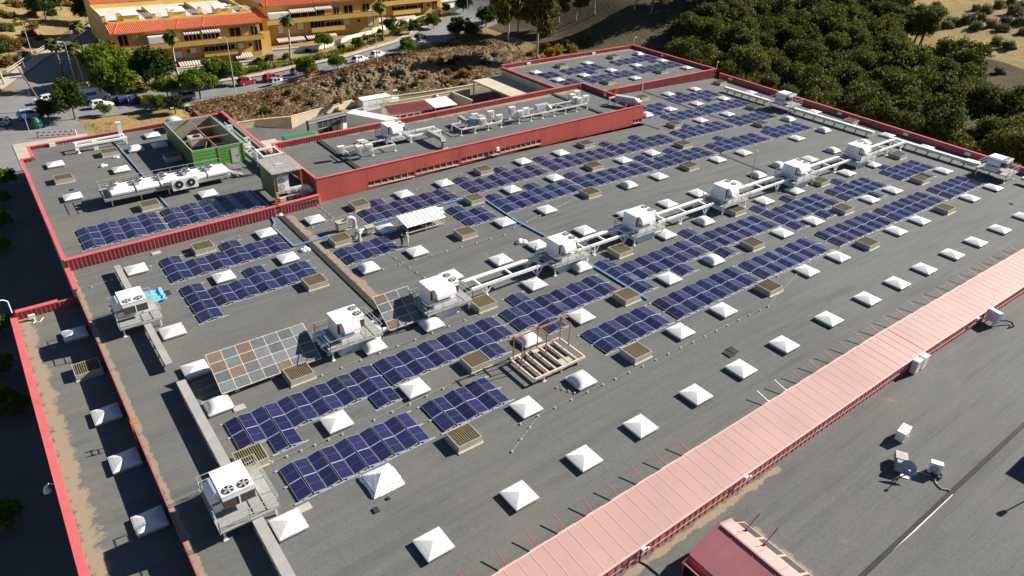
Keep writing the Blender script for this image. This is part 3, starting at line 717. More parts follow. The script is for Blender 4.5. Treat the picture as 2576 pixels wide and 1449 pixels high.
array('first', T(1, 3, 430, 695), S2(10), 8.95); array('first', T(1, 2, 1895, 1440), S2(6), 8.95); array('first', Z_(r5, 970, 680), S2(8), 8.95)
array('first', T(2, 2, 1690, 315), S2(12), 8.95); array('first', T(3, 1, -21, 1350), S2(12), 8.9); array('first', T(3, 1, 740, 1025), S2(12), 8.9); array('first', T(3, 1, 1325, 772), S2(12), 8.85); array('first', T(3, 1, 1850, 547), S2(10), 8.8)
array('second', Z_(l1, 245, 745), [2, 2, m0, m0, 2, 2, 2, 2, 2, 2, m0, m0], 16.5); array('second', Z_(l2, 290, 735), S2(8) + [m0, m0, 2, 2], 16.5)
array('second', Z_(r5, 280, 500), [2, 2, m1, m1] + S2(8), 16.55); array('second', Z_(r6, 317, 687), [m1, m1, 2, 2, 2, 2, m0, m0, 2, 2, 2, 2], 16.55)
array('second', Z_(r6, 1015, 415), [m1, m1] + S2(10), 16.55); array('second', Z_(r7, 452, 605), [m1, m1, 2, 2, 2, 2, m1, m1, 2, 2, 2, 2], 16.55)
array('second', Z_(r7, 945, 415), [2, 2, 2, 2, m1, m1, 2, 2, 2, 2], 16.5); array('second', Z_(r8, 560, 295), [2, 2, (0, 3), (0, 3), m0, m0, 2, 2, 2, 2], 16.5)
array('third', Z_(r1, 595, 1252), [m1, m1, 2, 2, 2, 2, 3, 3, 2, 2, 2, 2]); array('third', Z_(r2, 405, 920), S2(6)); array('third', Z_(r2, 2120, 375), [3, 3, 2, 2])
array('third', Z_(r3, 868, 1452), PA, 38.7); array('third', Z_(r3, 2025, 1110), [3, 3] + S2(10), 38.7); array('third', Z_(r4, 475, 680), PA, 38.7); array('third', Z_(r4, 970, 545), [2, 2, 2, 2, 3, 3] + S2(6), 38.8); array('third', Z_(r4, 1415, 425), [2, 2, 3, 3] + S2(6), 38.85)
array('fourth', Z_(r1, 285, 830), PA, 45.3); array('fourth', Z_(r2, 745, 350), [2, 2, 3, 3] + S2(8), 46.0); array('fourth', Z_(r3, 400, 1190), PA, 46.0); array('fourth', Z_(r3, 1545, 860), [3, 3] + S2(10), 46.15)
array('fourth', Z_(r3, 2490, 630), PA, 46.3); array('fourth', Z_(r4, 690, 440), [2, 2, 2, 2, 3, 3] + S2(6), 46.5); array('fourth', Z_(r4, 1130, 330), [2, 2, 3, 3] + S2(6), 46.45)
array('fifth', T(2, 0, 1640, 1225), S2(8)); array('fifth', T(2, 0, 2000, 1140), S2(12))
array('sixth', T(2, 0, 1325, 1150), [m0, m0, m0, m0, 2, 2, 2, 2]); array('sixth', T(2, 0, 1690, 1040), [2, 2, 2, 2, 3, 3, m0, m0, 2, 2, 2, 2])
array('wing', Z_(n4, 140, 465), [3] * 8, None, 'nw'); array('wing', Z_(n4, 720, 325), [3] * 10, None, 'nw')
array('far1', T(2, 0, 370, 790), S2(4), None, 'ne'); array('far1', T(2, 0, 590, 750), [2, 2, 2, 2, m0, m0, 2, 2, 2, 2], None, 'ne'); array('far1', T(2, 0, 1090, 660), S2(8) + [m0, m0, 2, 2], None, 'ne')
array('far2', T(2, 0, 570, 862), S2(4), None, 'ne'); array('far2', T(2, 0, 830, 835), S2(12), None, 'ne'); array('far2', T(2, 0, 1330, 735), S2(12), None, 'ne')
RN = {'wing': 'on the roof with the green enclosure', 'far1': 'in the back row of the far small roof', 'far2': 'in the front row of the far small roof'}
for r in ('first', 'second', 'third', 'fourth', 'fifth', 'sixth'): RN[r] = 'in the %s panel row from the pink gallery' % r
for rk in RN:
    L_ = sorted([a for a in ARR if a[0] == rk], key=lambda a: a[1])
    for n, (_, x, y, z, spec, tilt) in enumerate(L_):
        o = thing('solar_array', 'blue solar array %s from the left %s' % (ORD[n], RN[rk]), 'solar array', (x, y, z), 0, 'east-west solar arrays on the roofs'); o.rotation_euler.y = tilt
        fr = MB(); st_ = MB(); ys = {}
        for i, (j0, j1) in enumerate(spec):
            px = (i // 2) * PP + (0 if i % 2 == 0 else 1.155)
            for j in range(j0, j1): link('panel', pvE if i % 2 else pvW, o, (px, j * PR, 0))
            for j in range(j0, j1 + 1): ys.setdefault(j, []).append(i)
            for j in range(j0 + 1, j1):
                y_ = j * PR - (PR - PLn) - .01; za_, zb_ = (.30, .12) if i % 2 else (.12, .30)
                st_.face([(px, y_, za_ + .006), (px + PW, y_, zb_ + .006), (px + PW, y_ + .085, zb_ + .006), (px, y_ + .085, za_ + .006)])
        for j, cols in ys.items():
            c0 = None; cols = sorted(set(cols)); runs = []
            for c in cols:
                if runs and c == runs[-1][1] + 1: runs[-1][1] = c
                else: runs.append([c, c])
            for a, c in runs:
                xa = (a // 2) * PP + (0 if a % 2 == 0 else 1.155) - .35; xb = (c // 2) * PP + (1.03 if c % 2 == 0 else 2.185) + .45
                yy = j * PR - .05; fr.box(xa, yy - .09, .0, xb, yy + .05, .06)
                for i in range(a, c + 1):
                    px = (i // 2) * PP + (0 if i % 2 == 0 else 1.155); hi = px + PW - .03 if i % 2 == 0 else px + .03; lo = px + .03 if i % 2 == 0 else px + PW - .03
                    fr.bar((hi, yy, .05), (hi, yy, .27), .05); fr.bar((lo, yy, .1), (hi, yy, .26), .03)
                    fr.box(min(lo, hi) + .35, yy - .07, .06, min(lo, hi) + .6, yy + .03, .14)
        fr.build('mounting_frame', m_alu, o)
        if st_.f: st_.build('clamp_strip', m_rowstrip, o)
# ================================================================ roof-top air handlers
def rail_set(b, pts, h=1.05, r=.045, closed=False, post=1.5):
    P = [Vector(p) for p in pts]; seg = list(zip(P, P[1:] + ([P[0]] if closed else [])))
    if not closed: seg = seg[:len(P) - 1]
    up = Vector((0, 0, 1))
    for p, q in seg:
        for k in (1, .5): b.bar(p + up * h * k, q + up * h * k, r)
        n = max(1, int((q - p).length / post))
        for i in range(n + 1): u = p + (q - p) * (i / n); b.bar(u, u + up * h, r)
def rtu(label, loc, rz=0, L_=2.7, big=True, pl=True, strip=True):
    o = thing('air_handler', label, 'air conditioner', loc, rz, 'rooftop air handling units')
    x0, xm, x1, y0, y1, H = -L_ / 2, L_ / 2 - .85, L_ / 2, -1.1, 1.1, 1.95
    b = MB(); b.box(x0, y0, .02, xm, y1, H); b.box(x0 - .02, y0 - .02, H, x1 + .02, y1 + .02, H + .05); b.box(xm, y0, 1.55, x1, y1, H)
    b.box(xm + .02, -.05, .75, x1 + .01, .05, 1.55)
    b.build('casing', m_white, o)
    c = MB(); c.box(xm + .01, y0 + .03, .78, x1 - .02, y1 - .03, 1.55); c.build('condenser_coil', m_brown, o)
    for y in (-.52, .52):
        f_ = MB(); f_.cyl((x1 - .43, y, H + .05), .40, .06, 20, 0, 1); 
        fo = f_.build('fan', [m_white, m_dark], o)
        g = MB()
        for k in range(5):
            a = k * 2 * pi / 5 + .3; d = Vector((cos(a), sin(a), 0)); n_ = Vector((-sin(a), cos(a), 0)); c0 = Vector((x1 - .43, y, H + .125))
            g.face([c0 + d * .06 - n_ * .03, c0 + d * .36 - n_ * .12, c0 + d * .36 + n_ * .06, c0 + d * .06 + n_ * .04])
        g.cyl((x1 - .43, y, H + .11), .08, .04, 8); g.build('blade', m_galv, fo)
    h = MB(); n_ = 8; A = [(y0 - .85 * sin(pi / 2 * k / n_), .62 + (H - .62) * (1 - (1 - cos(pi / 2 * k / n_)) ** 1.0)) for k in range(n_ + 1)]
    A = [(y0 - .72 * sin(pi / 2 * k / n_), 1.05 + (H - 1.05) * cos(pi / 2 * k / n_)) for k in range(n_ + 1)]
    for (ya, zaa), (yc, zc) in zip(A, A[1:]): h.face([(x0 + .42, ya, zaa), (x0 + .42, yc, zc), (xm + .12, yc, zc), (xm + .12, ya, zaa)])
    for xx in (x0 + .42, xm + .12): h.face([(xx, y0, 1.05)] + [(xx, a, z) for a, z in A])
    h.build('air_hood', m_white, o)
    g = MB(); g.box(x0 + .45, y0 - .06, .78, xm + .05, y0 - .01, 1.3); 
    for k in range(6): g.box(x0 + .5 + k * .26, y0 - .12, .8, x0 + .6 + k * .26, y0 - .04, 1.28, 1)
    g.build('intake_louvre', [m_galv, m_rail], o)
    p = MB(); p.box(x0 + .1, y0 - .55, .02, xm + .05, y0 - .02, .72); p.build('plenum', m_white, o)
    if strip: s = MB(); s.box(x0 - .015, y0 - .03, .8, x0 + .22, y0 + .02, 1.9); s.build('corner_strip', m_crim, o)
    return o
def platform(label, loc, rz=0, x0=-2.7, x1=2.7, y0=-2.1, y1=1.6, h=1.2, base=True):
    o = thing('service_platform', label, 'platform', loc, rz, 'railed platforms under the air handlers')
    b = MB(); b.box(x0, y0, h - .12, x1, y1, h); b.build('deck', m_deck, o)
    r = MB(); rail_set(r, [(x0 + .05, y1 - .05, h), (x0 + .05, y0 + .05, h), (x1 - .05, y0 + .05, h), (x1 - .05, y1 - .05, h)]); r.build('railing', m_rail, o)
    r = MB(); rail_set(r, [(x0 + .05, y1 - .02, h), (x1 - .05, y1 - .02, h)]); r.build('railing', m_rail, o)
    if base: b = MB(); b.hexa([(-1.6, -1.75, -.1), (1.5, -1.75, -.1), (1.5, .9, -.1), (-1.6, .9, -.1), (-1.3, -1.25, .75), (1.3, -1.25, .75), (1.3, .9, .75), (-1.3, .9, .75)]); b.box(-1.2, -.9, .75, 1.2, .8, h - .12); b.build('pedestal', m_white, o)
    for sx in (x0 + .3, x1 - .3):
        for sy in (y0 + .3, y1 - .3): b = MB(); b.bar((sx, sy, -.1), (sx, sy, h - .12), .14); b.box(sx - .16, sy - .16, -.1, sx + .16, sy + .16, .03); b.build('leg', m_white, o)
    return o
HZ = 1.2
rx = [(12.85, 'nearest the large tilted panel table'), (24.4, 'right of the narrow tilted panel table')]
P3 = [roof(T(2, 1, *q), 3.2) for q in ((325, 925), (640, 935))]; P4 = [roof(T(2, 1, *q), 3.2) for q in ((1170, 695), (1500, 695))]; P5 = [roof(T(2, 1, *q), 3.2) for q in ((1980, 370), (2240, 395))]
P6 = [roof(Zm(x, y, 2850, 580, 2.047), 3.0) for x, y in ((438, 125), (655, 130))]; P7 = [roof(Zm(x, y, 2800, 320, 2.047), 3.2) for x, y in ((998, 475), (1170, 480))]
P2 = [roof(Zm(x, y, 1250, 780, 3.623), 3.2) for x, y in ((1465, 1210), (2035, 1200))]
names = ['first and nearest', 'second', 'third', 'fourth', 'fifth', 'sixth', 'seventh and farthest']
for i, (a, c) in enumerate([(Vector((11.55, 0, 0)), Vector((14.3, 0, 0))), tuple(P2), tuple(P3), tuple(P4), tuple(P5), tuple(P6), tuple(P7)]):
    xc = (a.x + c.x) / 2; L_ = max(2.6, min(3.6, c.x - a.x)); z = zr(xc)
    platform('railed steel platform under the %s air handler along the white pipe rack' % names[i], (xc, 24.75, z))
    rtu('white air handler with crimson strip, %s along the white pipe rack' % names[i], (xc, 24.85, z + HZ), 0, L_)
xw = -2.45
platform('railed platform under the air handler by the blue tarpaulin', (xw, 40.0, zr(xw)), -pi / 2, -2.4, 2.4, -1.9, 2.0, 1.0, False); rtu('white air handler facing the camera beside the blue tarpaulin', (xw, 40.0, zr(xw) + 1.0), -pi / 2, 2.7, strip=False)
xw = -2.35
platform('railed platform under the air handler nearest the camera', (xw, 11.0, zr(xw)), -pi / 2, -2.5, 2.5, -1.9, 2.3, 1.0, False); rtu('white air handler nearest the camera beside the closest solar array', (xw, 11.0, zr(xw) + 1.0), -pi / 2, 2.8, strip=False)
for nm, D in (('in the far corner of the main roof', T(3, 0, 180, 990)), ('beside the right edge of the picture', T(3, 1, 2320, 200))):
    p = roof(D, 2.2); platform('railed platform by the east parapet %s' % nm, (p.x, p.y, zr(p.x)), -pi / 2, -2.4, 2.4, -1.8, 2.2, 1.3, False); rtu('white air handler by the east parapet %s' % nm, (p.x, p.y, zr(p.x) + 1.3), -pi / 2, 2.8, strip=False)
xp = flat(T(1, 0, 1400, 1380), 2.6); platform('railed platform under the air handler on the red upper storey', (xp.x, xp.y + .4, 1.95), 0, -2.4, 2.8, -1.9, 1.5, .7, False); rtu('white air handler standing on the roof of the red upper storey', (xp.x, xp.y + .5, 2.65), 0, 2.9)
# ================================================================ pipe racks between them
def rack(label, x0, x1, feet, h=1.3, yA=24.0, yB=25.85):
    z = zr((x0 + x1) / 2); o = thing('pipe_rack', label, 'pipe rack', ((x0 + x1) / 2, yA, z), 0, 'white steel racks between the air handlers'); xm = (x0 + x1) / 2
    for y in (0, yB - yA): b = MB(); b.bar((x0 - xm, y, h), (x1 - xm, y, h), .24, .30); b.build('beam', m_white, o)
    b = MB()
    for x in (x0 + .12 * (x1 - x0), (x0 + x1) / 2, x1 - .12 * (x1 - x0)): b.bar((x - xm, 0, h), (x - xm, yB - yA, h), .2, .2)
    b.bar((x0 - xm, yB - yA - .35, h + .2), (x1 - xm, yB - yA - .35, h + .2), .3, .14)
    b.build('cross_member', m_white, o)
    for f_ in feet:
        for y in (0, yB - yA):
            b = MB(); u = f_ - xm
            b.bar((u, y, 0), (u, y, h - .15), .13); b.bar((u, y, .12), (u - .75, y, h - .18), .09); b.bar((u, y, .12), (u + .75, y, h - .18), .09); b.box(u - .2, y - .2, -.05, u + .2, y + .2, .05); b.build('trestle', m_white, o)
rack('white steel pipe rack left of the nearest air handler beside the tilted table', 9.9, 11.0, [10.6]); rack('white steel pipe rack under the narrow tilted panel table', 15.2, 22.2, [15.9, 21.5], .5)
rack('white steel pipe rack between the second and third air handlers', 26.6, 37.4, [28.5, 35.4]); rack('white steel pipe rack between the third and fourth air handlers', 41.2, 50.2, [43.95, 48.8])
rack('white steel pipe rack between the fourth and fifth air handlers', 54.6, 65.2, [58.9, 63.7]); rack('white steel pipe rack between the fifth and sixth air handlers', 69.2, 83.0, [72.2, 79.5])
xa = roof(Zm(880, 690, 2800, 320, 2.047)).x; rack('white steel pipe rack between the sixth and seventh air handlers', 87.5, 98.5, [89.5, 94.5]); rack('white steel pipe rack from the last air handler to the east walkway', 102.5, 115.5, [105, 110, 114.5])
# ================================================================ long low ducts
def duct(label, pts, wd=.5, ht=.35, mat=None, cat='duct', legs=3, hz=.55, group=None, nm='roof_duct'):
    P = [Vector(p) for p in pts]; o = thing(nm, label, cat, P[0], 0, group); b = MB(); l_ = MB()
    for p, q in zip(P, P[1:]):
        p, q = p - P[0], q - P[0]; u = (q - p).normalized() * .04; b.bar(p + Vector((0, 0, hz)) - u, q + Vector((0, 0, hz)) + u, wd, ht); n = max(1, int((q - p).length / legs))
        for i in range(n + 1):
            c = p + (q - p) * ((i + .5) / (n + 1)); l_.box(c.x - wd / 2 - .05, c.y - .07, -.03, c.x + wd / 2 + .05, c.y + .07, hz - ht / 2 + .02)
    b.build('duct_run', mat or m_duct, o)
    if hz > .3: l_.build('support', m_curb, o)
    return o
zx = zr(-1.9)
duct('long pale duct running to the air handler beside the tarpaulin', [(-1.9, 41.5, zx), (-1.88, 51.2, zx)], .62, .4, legs=1.7, hz=.62)
duct('long pale duct running towards the camera from the tarpaulin air handler', [(-1.98, 30.0, zx), (-1.98, 38.4, zx)], .62, .4, legs=1.7, hz=.62)
duct('long pale duct reaching into the shadow of the tilted table', [(-1.85, 12.8, zx), (-1.8, 26.9, zx)], .75, .4, legs=1.9, hz=.62)
duct('long pale duct leaving the bottom edge of the picture', [(-1.75, -3.5, zx), (-1.72, 9.2, zx)], .75, .4, legs=1.9, hz=.62)
for nm, ya, yb2 in (('behind the far corner air handler', 52.5, 63.5), ('between the two east air handlers', 30.5, 47.5), ('towards the right-hand air handler', 9.5, 27.5), ('at the right edge of the picture', -3, 6.0)):
    duct('white pipe duct along the east parapet %s' % nm, [(117.2, ya, zr(117)), (117.2, yb2, zr(117))], .8, .45, m_whiteold, legs=2.2, hz=.8)
# blue cable trays
def tray(label, pts, wd=.34): return duct(label, pts, wd * .65, .10, m_pipe, 'cable tray', 99, .12, 'blue cable trays on the roof', 'cable_tray')
Rf = lambda c, r, x, y, h=0: roof(T(c, r, x, y), h)
tray('blue cable tray with two bends running down from the orange ladder', [Rf(1, 1, 155, 730), Rf(1, 1, 190, 800), Rf(1, 1, 175, 840), Rf(1, 1, 380, 1035), Rf(1, 1, 640, 960), Rf(1, 1, 870, 880)])
tray('blue cable tray in front of the fourth-row arrays', [Rf(1, 1, 1060, 850), Rf(1, 1, 2100, 550)], .3)
tray('blue cable tray running across to the third air handler', [Rf(1, 1, 2210, 505), Rf(2, 1, 60, 790), Rf(2, 1, 330, 930)])
tray('blue cable tray from the third air handler to the first row arrays', [Rf(2, 1, 660, 1140), Rf(2, 1, 1240, 1495), Rf(2, 2, 1360, 120)])
tray('blue cable tray along the wing beside the kiosk', [roof(Zm(x, y, 250, 700, 1.688), dz) for x, y in ((1225, 75), (1345, 180))])
tray('blue cable tray crossing the wing towards the chiller bench', [Rf(0, 1, 1170, 5, dz), Rf(0, 1, 1465, 350, dz)]); tray('blue cable tray between the chiller bench and the wing arrays', [Rf(0, 1, 1600, 530, dz), Rf(0, 1, 1695, 635, dz)], .3)
tray('pale conduit on the seam of the far arrays', [Rf(2, 0, 1310, 915), Rf(2, 0, 2010, 1165), Rf(2, 0, 2300, 1250)], .2)
# ================================================================ old tilted module tables
def table(label, x0, x1, nx, ny, ylo, hlo, yhi, hhi, brown, skew=0):
    z = zr((x0 + x1) / 2); o = thing('tilted_panel_table', label, 'solar table', (x0, ylo, z)); W_ = x1 - x0; A = Vector((0, 0, hlo)); U = Vector((W_, 0, 0)); V = Vector((skew, yhi - ylo, hhi - hlo)); N_ = U.cross(V).normalized()
    for j in range(ny):
        for i in range(nx):
            b = MB(); a0, a1, b0, b1 = i / nx + .012 / W_ * 3, (i + 1) / nx - .012 / W_ * 3, j / ny + .012, (j + 1) / ny - .012
            c = [A + U * a0 + V * b0, A + U * a1 + V * b0, A + U * a1 + V * b1, A + U * a0 + V * b1]
            b.hexa([p - N_ * .04 for p in c] + c, 1, 0); b.build('module', [m_pvbrown if (i, ny - 1 - j) in brown else m_pvold, m_alu], o)
    f_ = MB()
    for j in range(ny + 1):
        p = A + V * (j / ny); f_.bar(p - N_ * .03, p + U - N_ * .03, .075, .06)
    for i in range(nx + 1):
        p = A + U * (i / nx); f_.bar(p - N_ * .035, p + V - N_ * .035, .06, .05)
    f_.build('frame', m_rustw, o)
    for i in range(3):
        for k in (.12, .85):
            p = A + U * (.15 + .35 * i) + V * k - N_ * .1; l_ = MB(); l_.bar((p.x, p.y, 0), p, .12); l_.box(p.x - .2, p.y - .2, 0, p.x + .2, p.y + .2, .08); l_.build('leg', m_whiteold, o)
table('large tilted table of old grey and brown solar modules, seven across', .58, 9.55, 7, 4, 23.35, .55, 27.4, 2.1, {(0, 0), (2, 0), (0, 1), (2, 1), (1, 2), (4, 3), (6, 2)}, .1)
table('narrow tilted table of old grey and brown solar modules, three across', 16.7, 20.65, 3, 4, 23.45, .55, 27.5, 2.1, {(0, 0), (1, 1), (2, 1), (0, 3)}, .35)
# ================================================================ rusty frame with portal hoops
def rusty():
    q = [roof(T(2, 2, *p), .6) for p in ((0, 735), (230, 920), (745, 685), (455, 485))]
    x0, x1, y0, y1 = (q[0].x + q[1].x) / 2, (q[2].x + q[3].x) / 2, (q[1].y + q[2].y) / 2, (q[0].y + q[3].y) / 2
    o = thing('pergola_frame', 'rust-stained white steel beam frame with three rusty portal hoops', 'steel frame', (x0, y0, zr(x0))); W_, D_ = x1 - x0, y1 - y0; h = .62
    b = MB(); b.bar((0, 0, h), (W_, 0, h), .16, .22); b.bar((0, D_, h), (W_, D_, h), .16, .22); b.build('edge_beam', m_rustw, o)
    for i in range(8): b = MB(); b.bar((W_ * i / 7, .08, h - .02), (W_ * i / 7, D_ - .08, h - .02), .15, .17); b.build('cross_beam', m_rustw, o)
    for x in (.18, .52, .86):
        for y in (0, D_): b = MB(); b.bar((W_ * x, y, 0), (W_ * x, y, h - .1), .12); b.box(W_ * x - .18, y - .18, -.03, W_ * x + .18, y + .18, .05); b.build('leg', m_rustw, o)
    for x in (.03, .5, .97):
        b = MB()
        for y in (D_ * .6, D_ * .95): b.bar((W_ * x, y, h), (W_ * x, y, h + 2.6), .09)
        b.bar((W_ * x, D_ * .58, h + 2.6), (W_ * x, D_ * .97, h + 2.6), .09); b.build('portal_hoop', m_rust, o)
    b = MB(); b.bar((-.5, D_ * .93, h + 2.45), (W_ + .5, D_ * .93, h + 2.45), .12, .12); b.build('top_rail', m_rust, o)
    b = MB(); b.box(W_ * .38, D_ * .82, h + .1, W_ * .5, D_ * 1.0, h + .16); b.box(W_ * .55, .15, h - .02, W_ * .66, 1.0, h + .1); b.box(W_ * .68, .2, h - .02, W_ * .78, .9, h + .1); b.build('plate', m_concrete, o)
rusty()
# ================================================================ posts leaning over the gallery edge
pp_ = [(2, 3, 215, 1118), (2, 3, 505, 955), (2, 3, 785, 783), (2, 3, 1040, 632), (2, 3, 1297, 475), (2, 3, 1540, 335), (2, 3, 1768, 200)]
xs = [roof(T(*q), .2).x for q in pp_]; k = xs[-1]; step = 2.86
base = [roof(T(3, 2, *q), .2).x for q in ((190, 1045), (365, 945), (532, 840), (690, 742), (845, 650), (997, 555), (1137, 470), (1275, 390), (1405, 308), (1530, 237), (1650, 158), (1768, 87), (1885, 15))]
more = [roof(T(3, 1, *q), .2).x for q in ((2000, 1395), (2110, 1330), (2215, 1268), (2310, 1205), (2410, 1140), (2500, 1085))]
xs2 = [roof(T(1, 3, 2480, 1310), .2).x - 2.9, roof(T(1, 3, 2480, 1310), .2).x]
wx_ = roof(T(3, 2, 2, 1150), .2).x
allx = xs2 + xs + [wx_] + base + [m_ for m_ in more if m_ > base[-1] + 1.5] 
mp_ = M('red_post_paint', (.36, .07, .075), .55)
for i, x in enumerate(sorted(allx)):
    wh = x in (wx_, base[0])
    o = thing('leaning_post', 'thin %s post leaning over the roof, %s from the near end of the pink gallery' % ('white' if wh else 'red', ORD[i]), 'post', (x, -4.45, zr(x)), 0, 'leaning posts along the pink gallery')
    b = MB(); b.box(-.09, -.10, .02, .09, .14, .38); b.build('bracket', m_white if wh else mp_, o); b = MB(); b.bar((0, .05, .3), (0, 1.35, .62), .06); b.build('rod', m_white if wh else mp_, o); b = MB(); b.box(-.75, -.17, .5, .75, -.06, .56); b.build('rail', m_seam, o)
# ================================================================ people
def person(loc, rz, label, shirt, trousers, hair, vest=None, arms=((.22, -.18, 1.05), (-.2, -.2, 1.05)), helmet=None, shoe=None):
    o = thing('person', label, 'person', loc, rz)
    V = [(0, 0, .95), (0, .01, 1.18), (0, .0, 1.42), (0, -.01, 1.52), (0, -.02, 1.62), (0, -.03, 1.72),
         (.1, 0, .90), (.11, -.02, .48), (.11, .02, .08), (.12, -.13, .04), (-.1, 0, .90), (-.11, -.02, .48), (-.12, .02, .08), (-.13, -.13, .04),
         (.19, .0, 1.42), (.26, .03, 1.14), arms[0], (-.19, 0, 1.42), (-.26, .03, 1.14), arms[1]]
    E_ = [(0, 1), (1, 2), (2, 3), (3, 4), (4, 5), (0, 6), (6, 7), (7, 8), (8, 9), (0, 10), (10, 11), (11, 12), (12, 13), (2, 14), (14, 15), (15, 16), (2, 17), (17, 18), (18, 19)]
    Rr = [.15, .14, .17, .065, .09, .085, .105, .075, .05, .045, .105, .075, .05, .045, .075, .052, .036, .075, .052, .036]
    for hnd, sgn in ((16, 1), (19, -1)):
        h = Vector(V[hnd]); V.append(tuple(h + Vector((-.02 * sgn, -.06, -.01)))); E_.append((hnd, len(V) - 1)); Rr.append(.036); p = len(V) - 1
        for k in range(5):
            V.append(tuple(h + Vector(((-.05 + .022 * k) * sgn, -.11 - (.02 if 0 < k < 4 else 0), -.02 - (.01 * k))))); E_.append((p, len(V) - 1)); Rr.append(.010)
    me = bpy.data.meshes.new('body'); me.from_pydata(V, E_, []); tmp = bpy.data.objects.new('tmp', me); COL.objects.link(tmp)
    sk = tmp.modifiers.new('s', 'SKIN'); su = tmp.modifiers.new('u', 'SUBSURF'); su.levels = 1
    for v, r in zip(me.skin_vertices[0].data, Rr): v.radius = (r, r)
    me.skin_vertices[0].data[0].use_root = True
    dg = bpy.context.evaluated_depsgraph_get(); m2 = bpy.data.meshes.new_from_object(tmp.evaluated_get(dg)); bpy.data.objects.remove(tmp)
    m2.materials.clear()
    for mm in (M('skin', (.45, .27, .19), .6), shirt, trousers, shoe or m_dark): m2.materials.append(mm)
    for p in m2.polygons:
        c = p.center; hand = min((c - Vector(arms[0])).length, (c - Vector(arms[1])).length) < .09 or c.y < min(arms[0][1], arms[1][1]) - .03
        p.material_index = 0 if (c.z > 1.5 or (hand and c.z > .6)) else 1 if c.z > .93 else 2 if c.z > .10 else 3; p.use_smooth = True
    link('body', m2, o)
    h = MB()
    for j in range(5):
        for i in range(12):
            P = lambda i, j: (.105 * cos(i * pi / 6) * cos(j * pi / 10), -.02 + .115 * sin(i * pi / 6) * cos(j * pi / 10), 1.70 + .125 * sin(j * pi / 10))
            h.face([P(i, j), P(i + 1, j), P(i + 1, j + 1), P(i, j + 1)])
    h.build('helmet' if helmet else 'hair', helmet or hair, o)
    f_ = MB()
    for s in (-.035, .035): f_.box(s - .012, -.125, 1.675, s + .012, -.112, 1.69)
    f_.box(-.022, -.125, 1.60, .022, -.112, 1.607, 1); f_.hexa([(-.012, -.115, 1.63), (.012, -.115, 1.63), (.006, -.11, 1.67), (-.006, -.11, 1.67), (-.012, -.14, 1.635), (.012, -.14, 1.635), (.006, -.12, 1.67), (-.006, -.12, 1.67)], 2); f_.build('face', [m_dark, m_lamp_r, M('nose', (.45, .27, .19))], o)
    if vest:
        b = MB(); n = 14
        for j, (z0, z1, a, c) in enumerate(((.95, 1.2, .185, .175), (1.2, 1.42, .175, .2), (1.42, 1.5, .2, .12))):
            for i in range(n):
                P = lambda i, z, r: (r * 1.12 * cos(i * 2 * pi / n), r * .92 * sin(i * 2 * pi / n), z)
                b.face([P(i, z0, a), P(i + 1, z0, a), P(i + 1, z1, c), P(i, z1, c)])
        b.build('vest', vest, o); s = MB()
        for i in range(n):
            P = lambda i, z, r: (r * 1.14 * cos(i * 2 * pi / n), r * .94 * sin(i * 2 * pi / n), z)
            s.face([P(i, 1.08, .183), P(i + 1, 1.08, .183), P(i + 1, 1.13, .182), P(i, 1.13, .182)])
        s.build('reflective_band', m_white, o)
p = roof(Zm(1163, 660, *r2)); person(p, radians(20), 'person in dark jacket and jeans standing beside the lean-to shelter', M('black_jacket', (.015, .015, .018), .9), M('jeans', (.06, .10, .20), .9), M('dark_hair', (.02, .015, .01), .7), shoe=m_white, arms=((.13, -.24, 1.14), (-.13, -.24, 1.14)))
p = roof(Zm(1232, 655, *r2)); person(p, radians(-35), 'person in hi-vis vest, white trousers and white helmet by the lean-to shelter', M('grey_shirt', (.45, .45, .40), .9), M('white_trousers', (.72, .72, .70), .9), M('brown_hair', (.05, .03, .02), .7), M('hivis_vest', (.42, .68, .06), .7), helmet=m_white, arms=((.16, -.22, 1.1), (-.24, -.08, .85)), shoe=M('brown_shoe', (.08, .04, .02)))
# ================================================================ lean-to shelter, pallets, fans
def shelter():
    q = [roof(Zm(x, y, *r2), 1.9) for x, y in ((1130, 300), (1640, 165))]; f0 = roof(Zm(1260, 500, *r2)); f1 = roof(Zm(1695, 355, *r2))
    x0, y0 = f0.x - .25, f0.y; L_ = f1.x - f0.x + .6
    o = thing('lean_to_shelter', 'white sheet lean-to shelter on thin posts with a rack underneath', 'shelter', (x0, y0, zr(x0)))
    b = MB(); b.hexa([(-.2, -.45, 1.25), (L_ + .2, -.45, 1.25), (L_ + .2, 2.2, 1.75), (-.2, 2.2, 1.75), (-.2, -.45, 1.30), (L_ + .2, -.45, 1.30), (L_ + .2, 2.2, 1.80), (-.2, 2.2, 1.80)])
    rb = b.build('roof_sheet', m_white, o); b = MB()
    for i in range(9): x = -.1 + (L_ + .2) * (i + .5) / 9; b.bar((x, -.44, 1.315), (x, 2.19, 1.815), .05, .03)
    b.build('sheet_joint', m_rail, rb)
    for x in (0, L_ / 2, L_):
        for y, h in ((-.2, 1.28), (1.9, 1.7)): b = MB(); b.bar((x, y, 0), (x, y, h), .07); b.build('post', m_whiteold, o)
    for k in range(2): b = MB(); b.bar((0, -.2 + 1.6 * k, .42), (L_, -.2 + 1.6 * k, .42), .12); b.build('rack_rail', m_rustw, o)
    b = MB()
    for i in range(14): b.bar((L_ * (i + .5) / 14, -.2, .46), (L_ * (i + .5) / 14, 1.4, .46), .09, .05)
    b.build('rack_slat', m_rustw, o); b = MB(); b.box(.3, .1, .5, 2.2, 1.2, .62); b.box(2.6, .2, .5, 3.6, 1.0, .75); b.build('stored_tray', m_black, o)
    b = MB(); b.tube([(L_ + .2, 1.7, 1.5), (L_ + .7, 1.75, 1.35), (L_ + 1.1, 1.7, 1.45)], [.22, .25, .2], 9); b.build('wrapped_bundle', m_film, o)
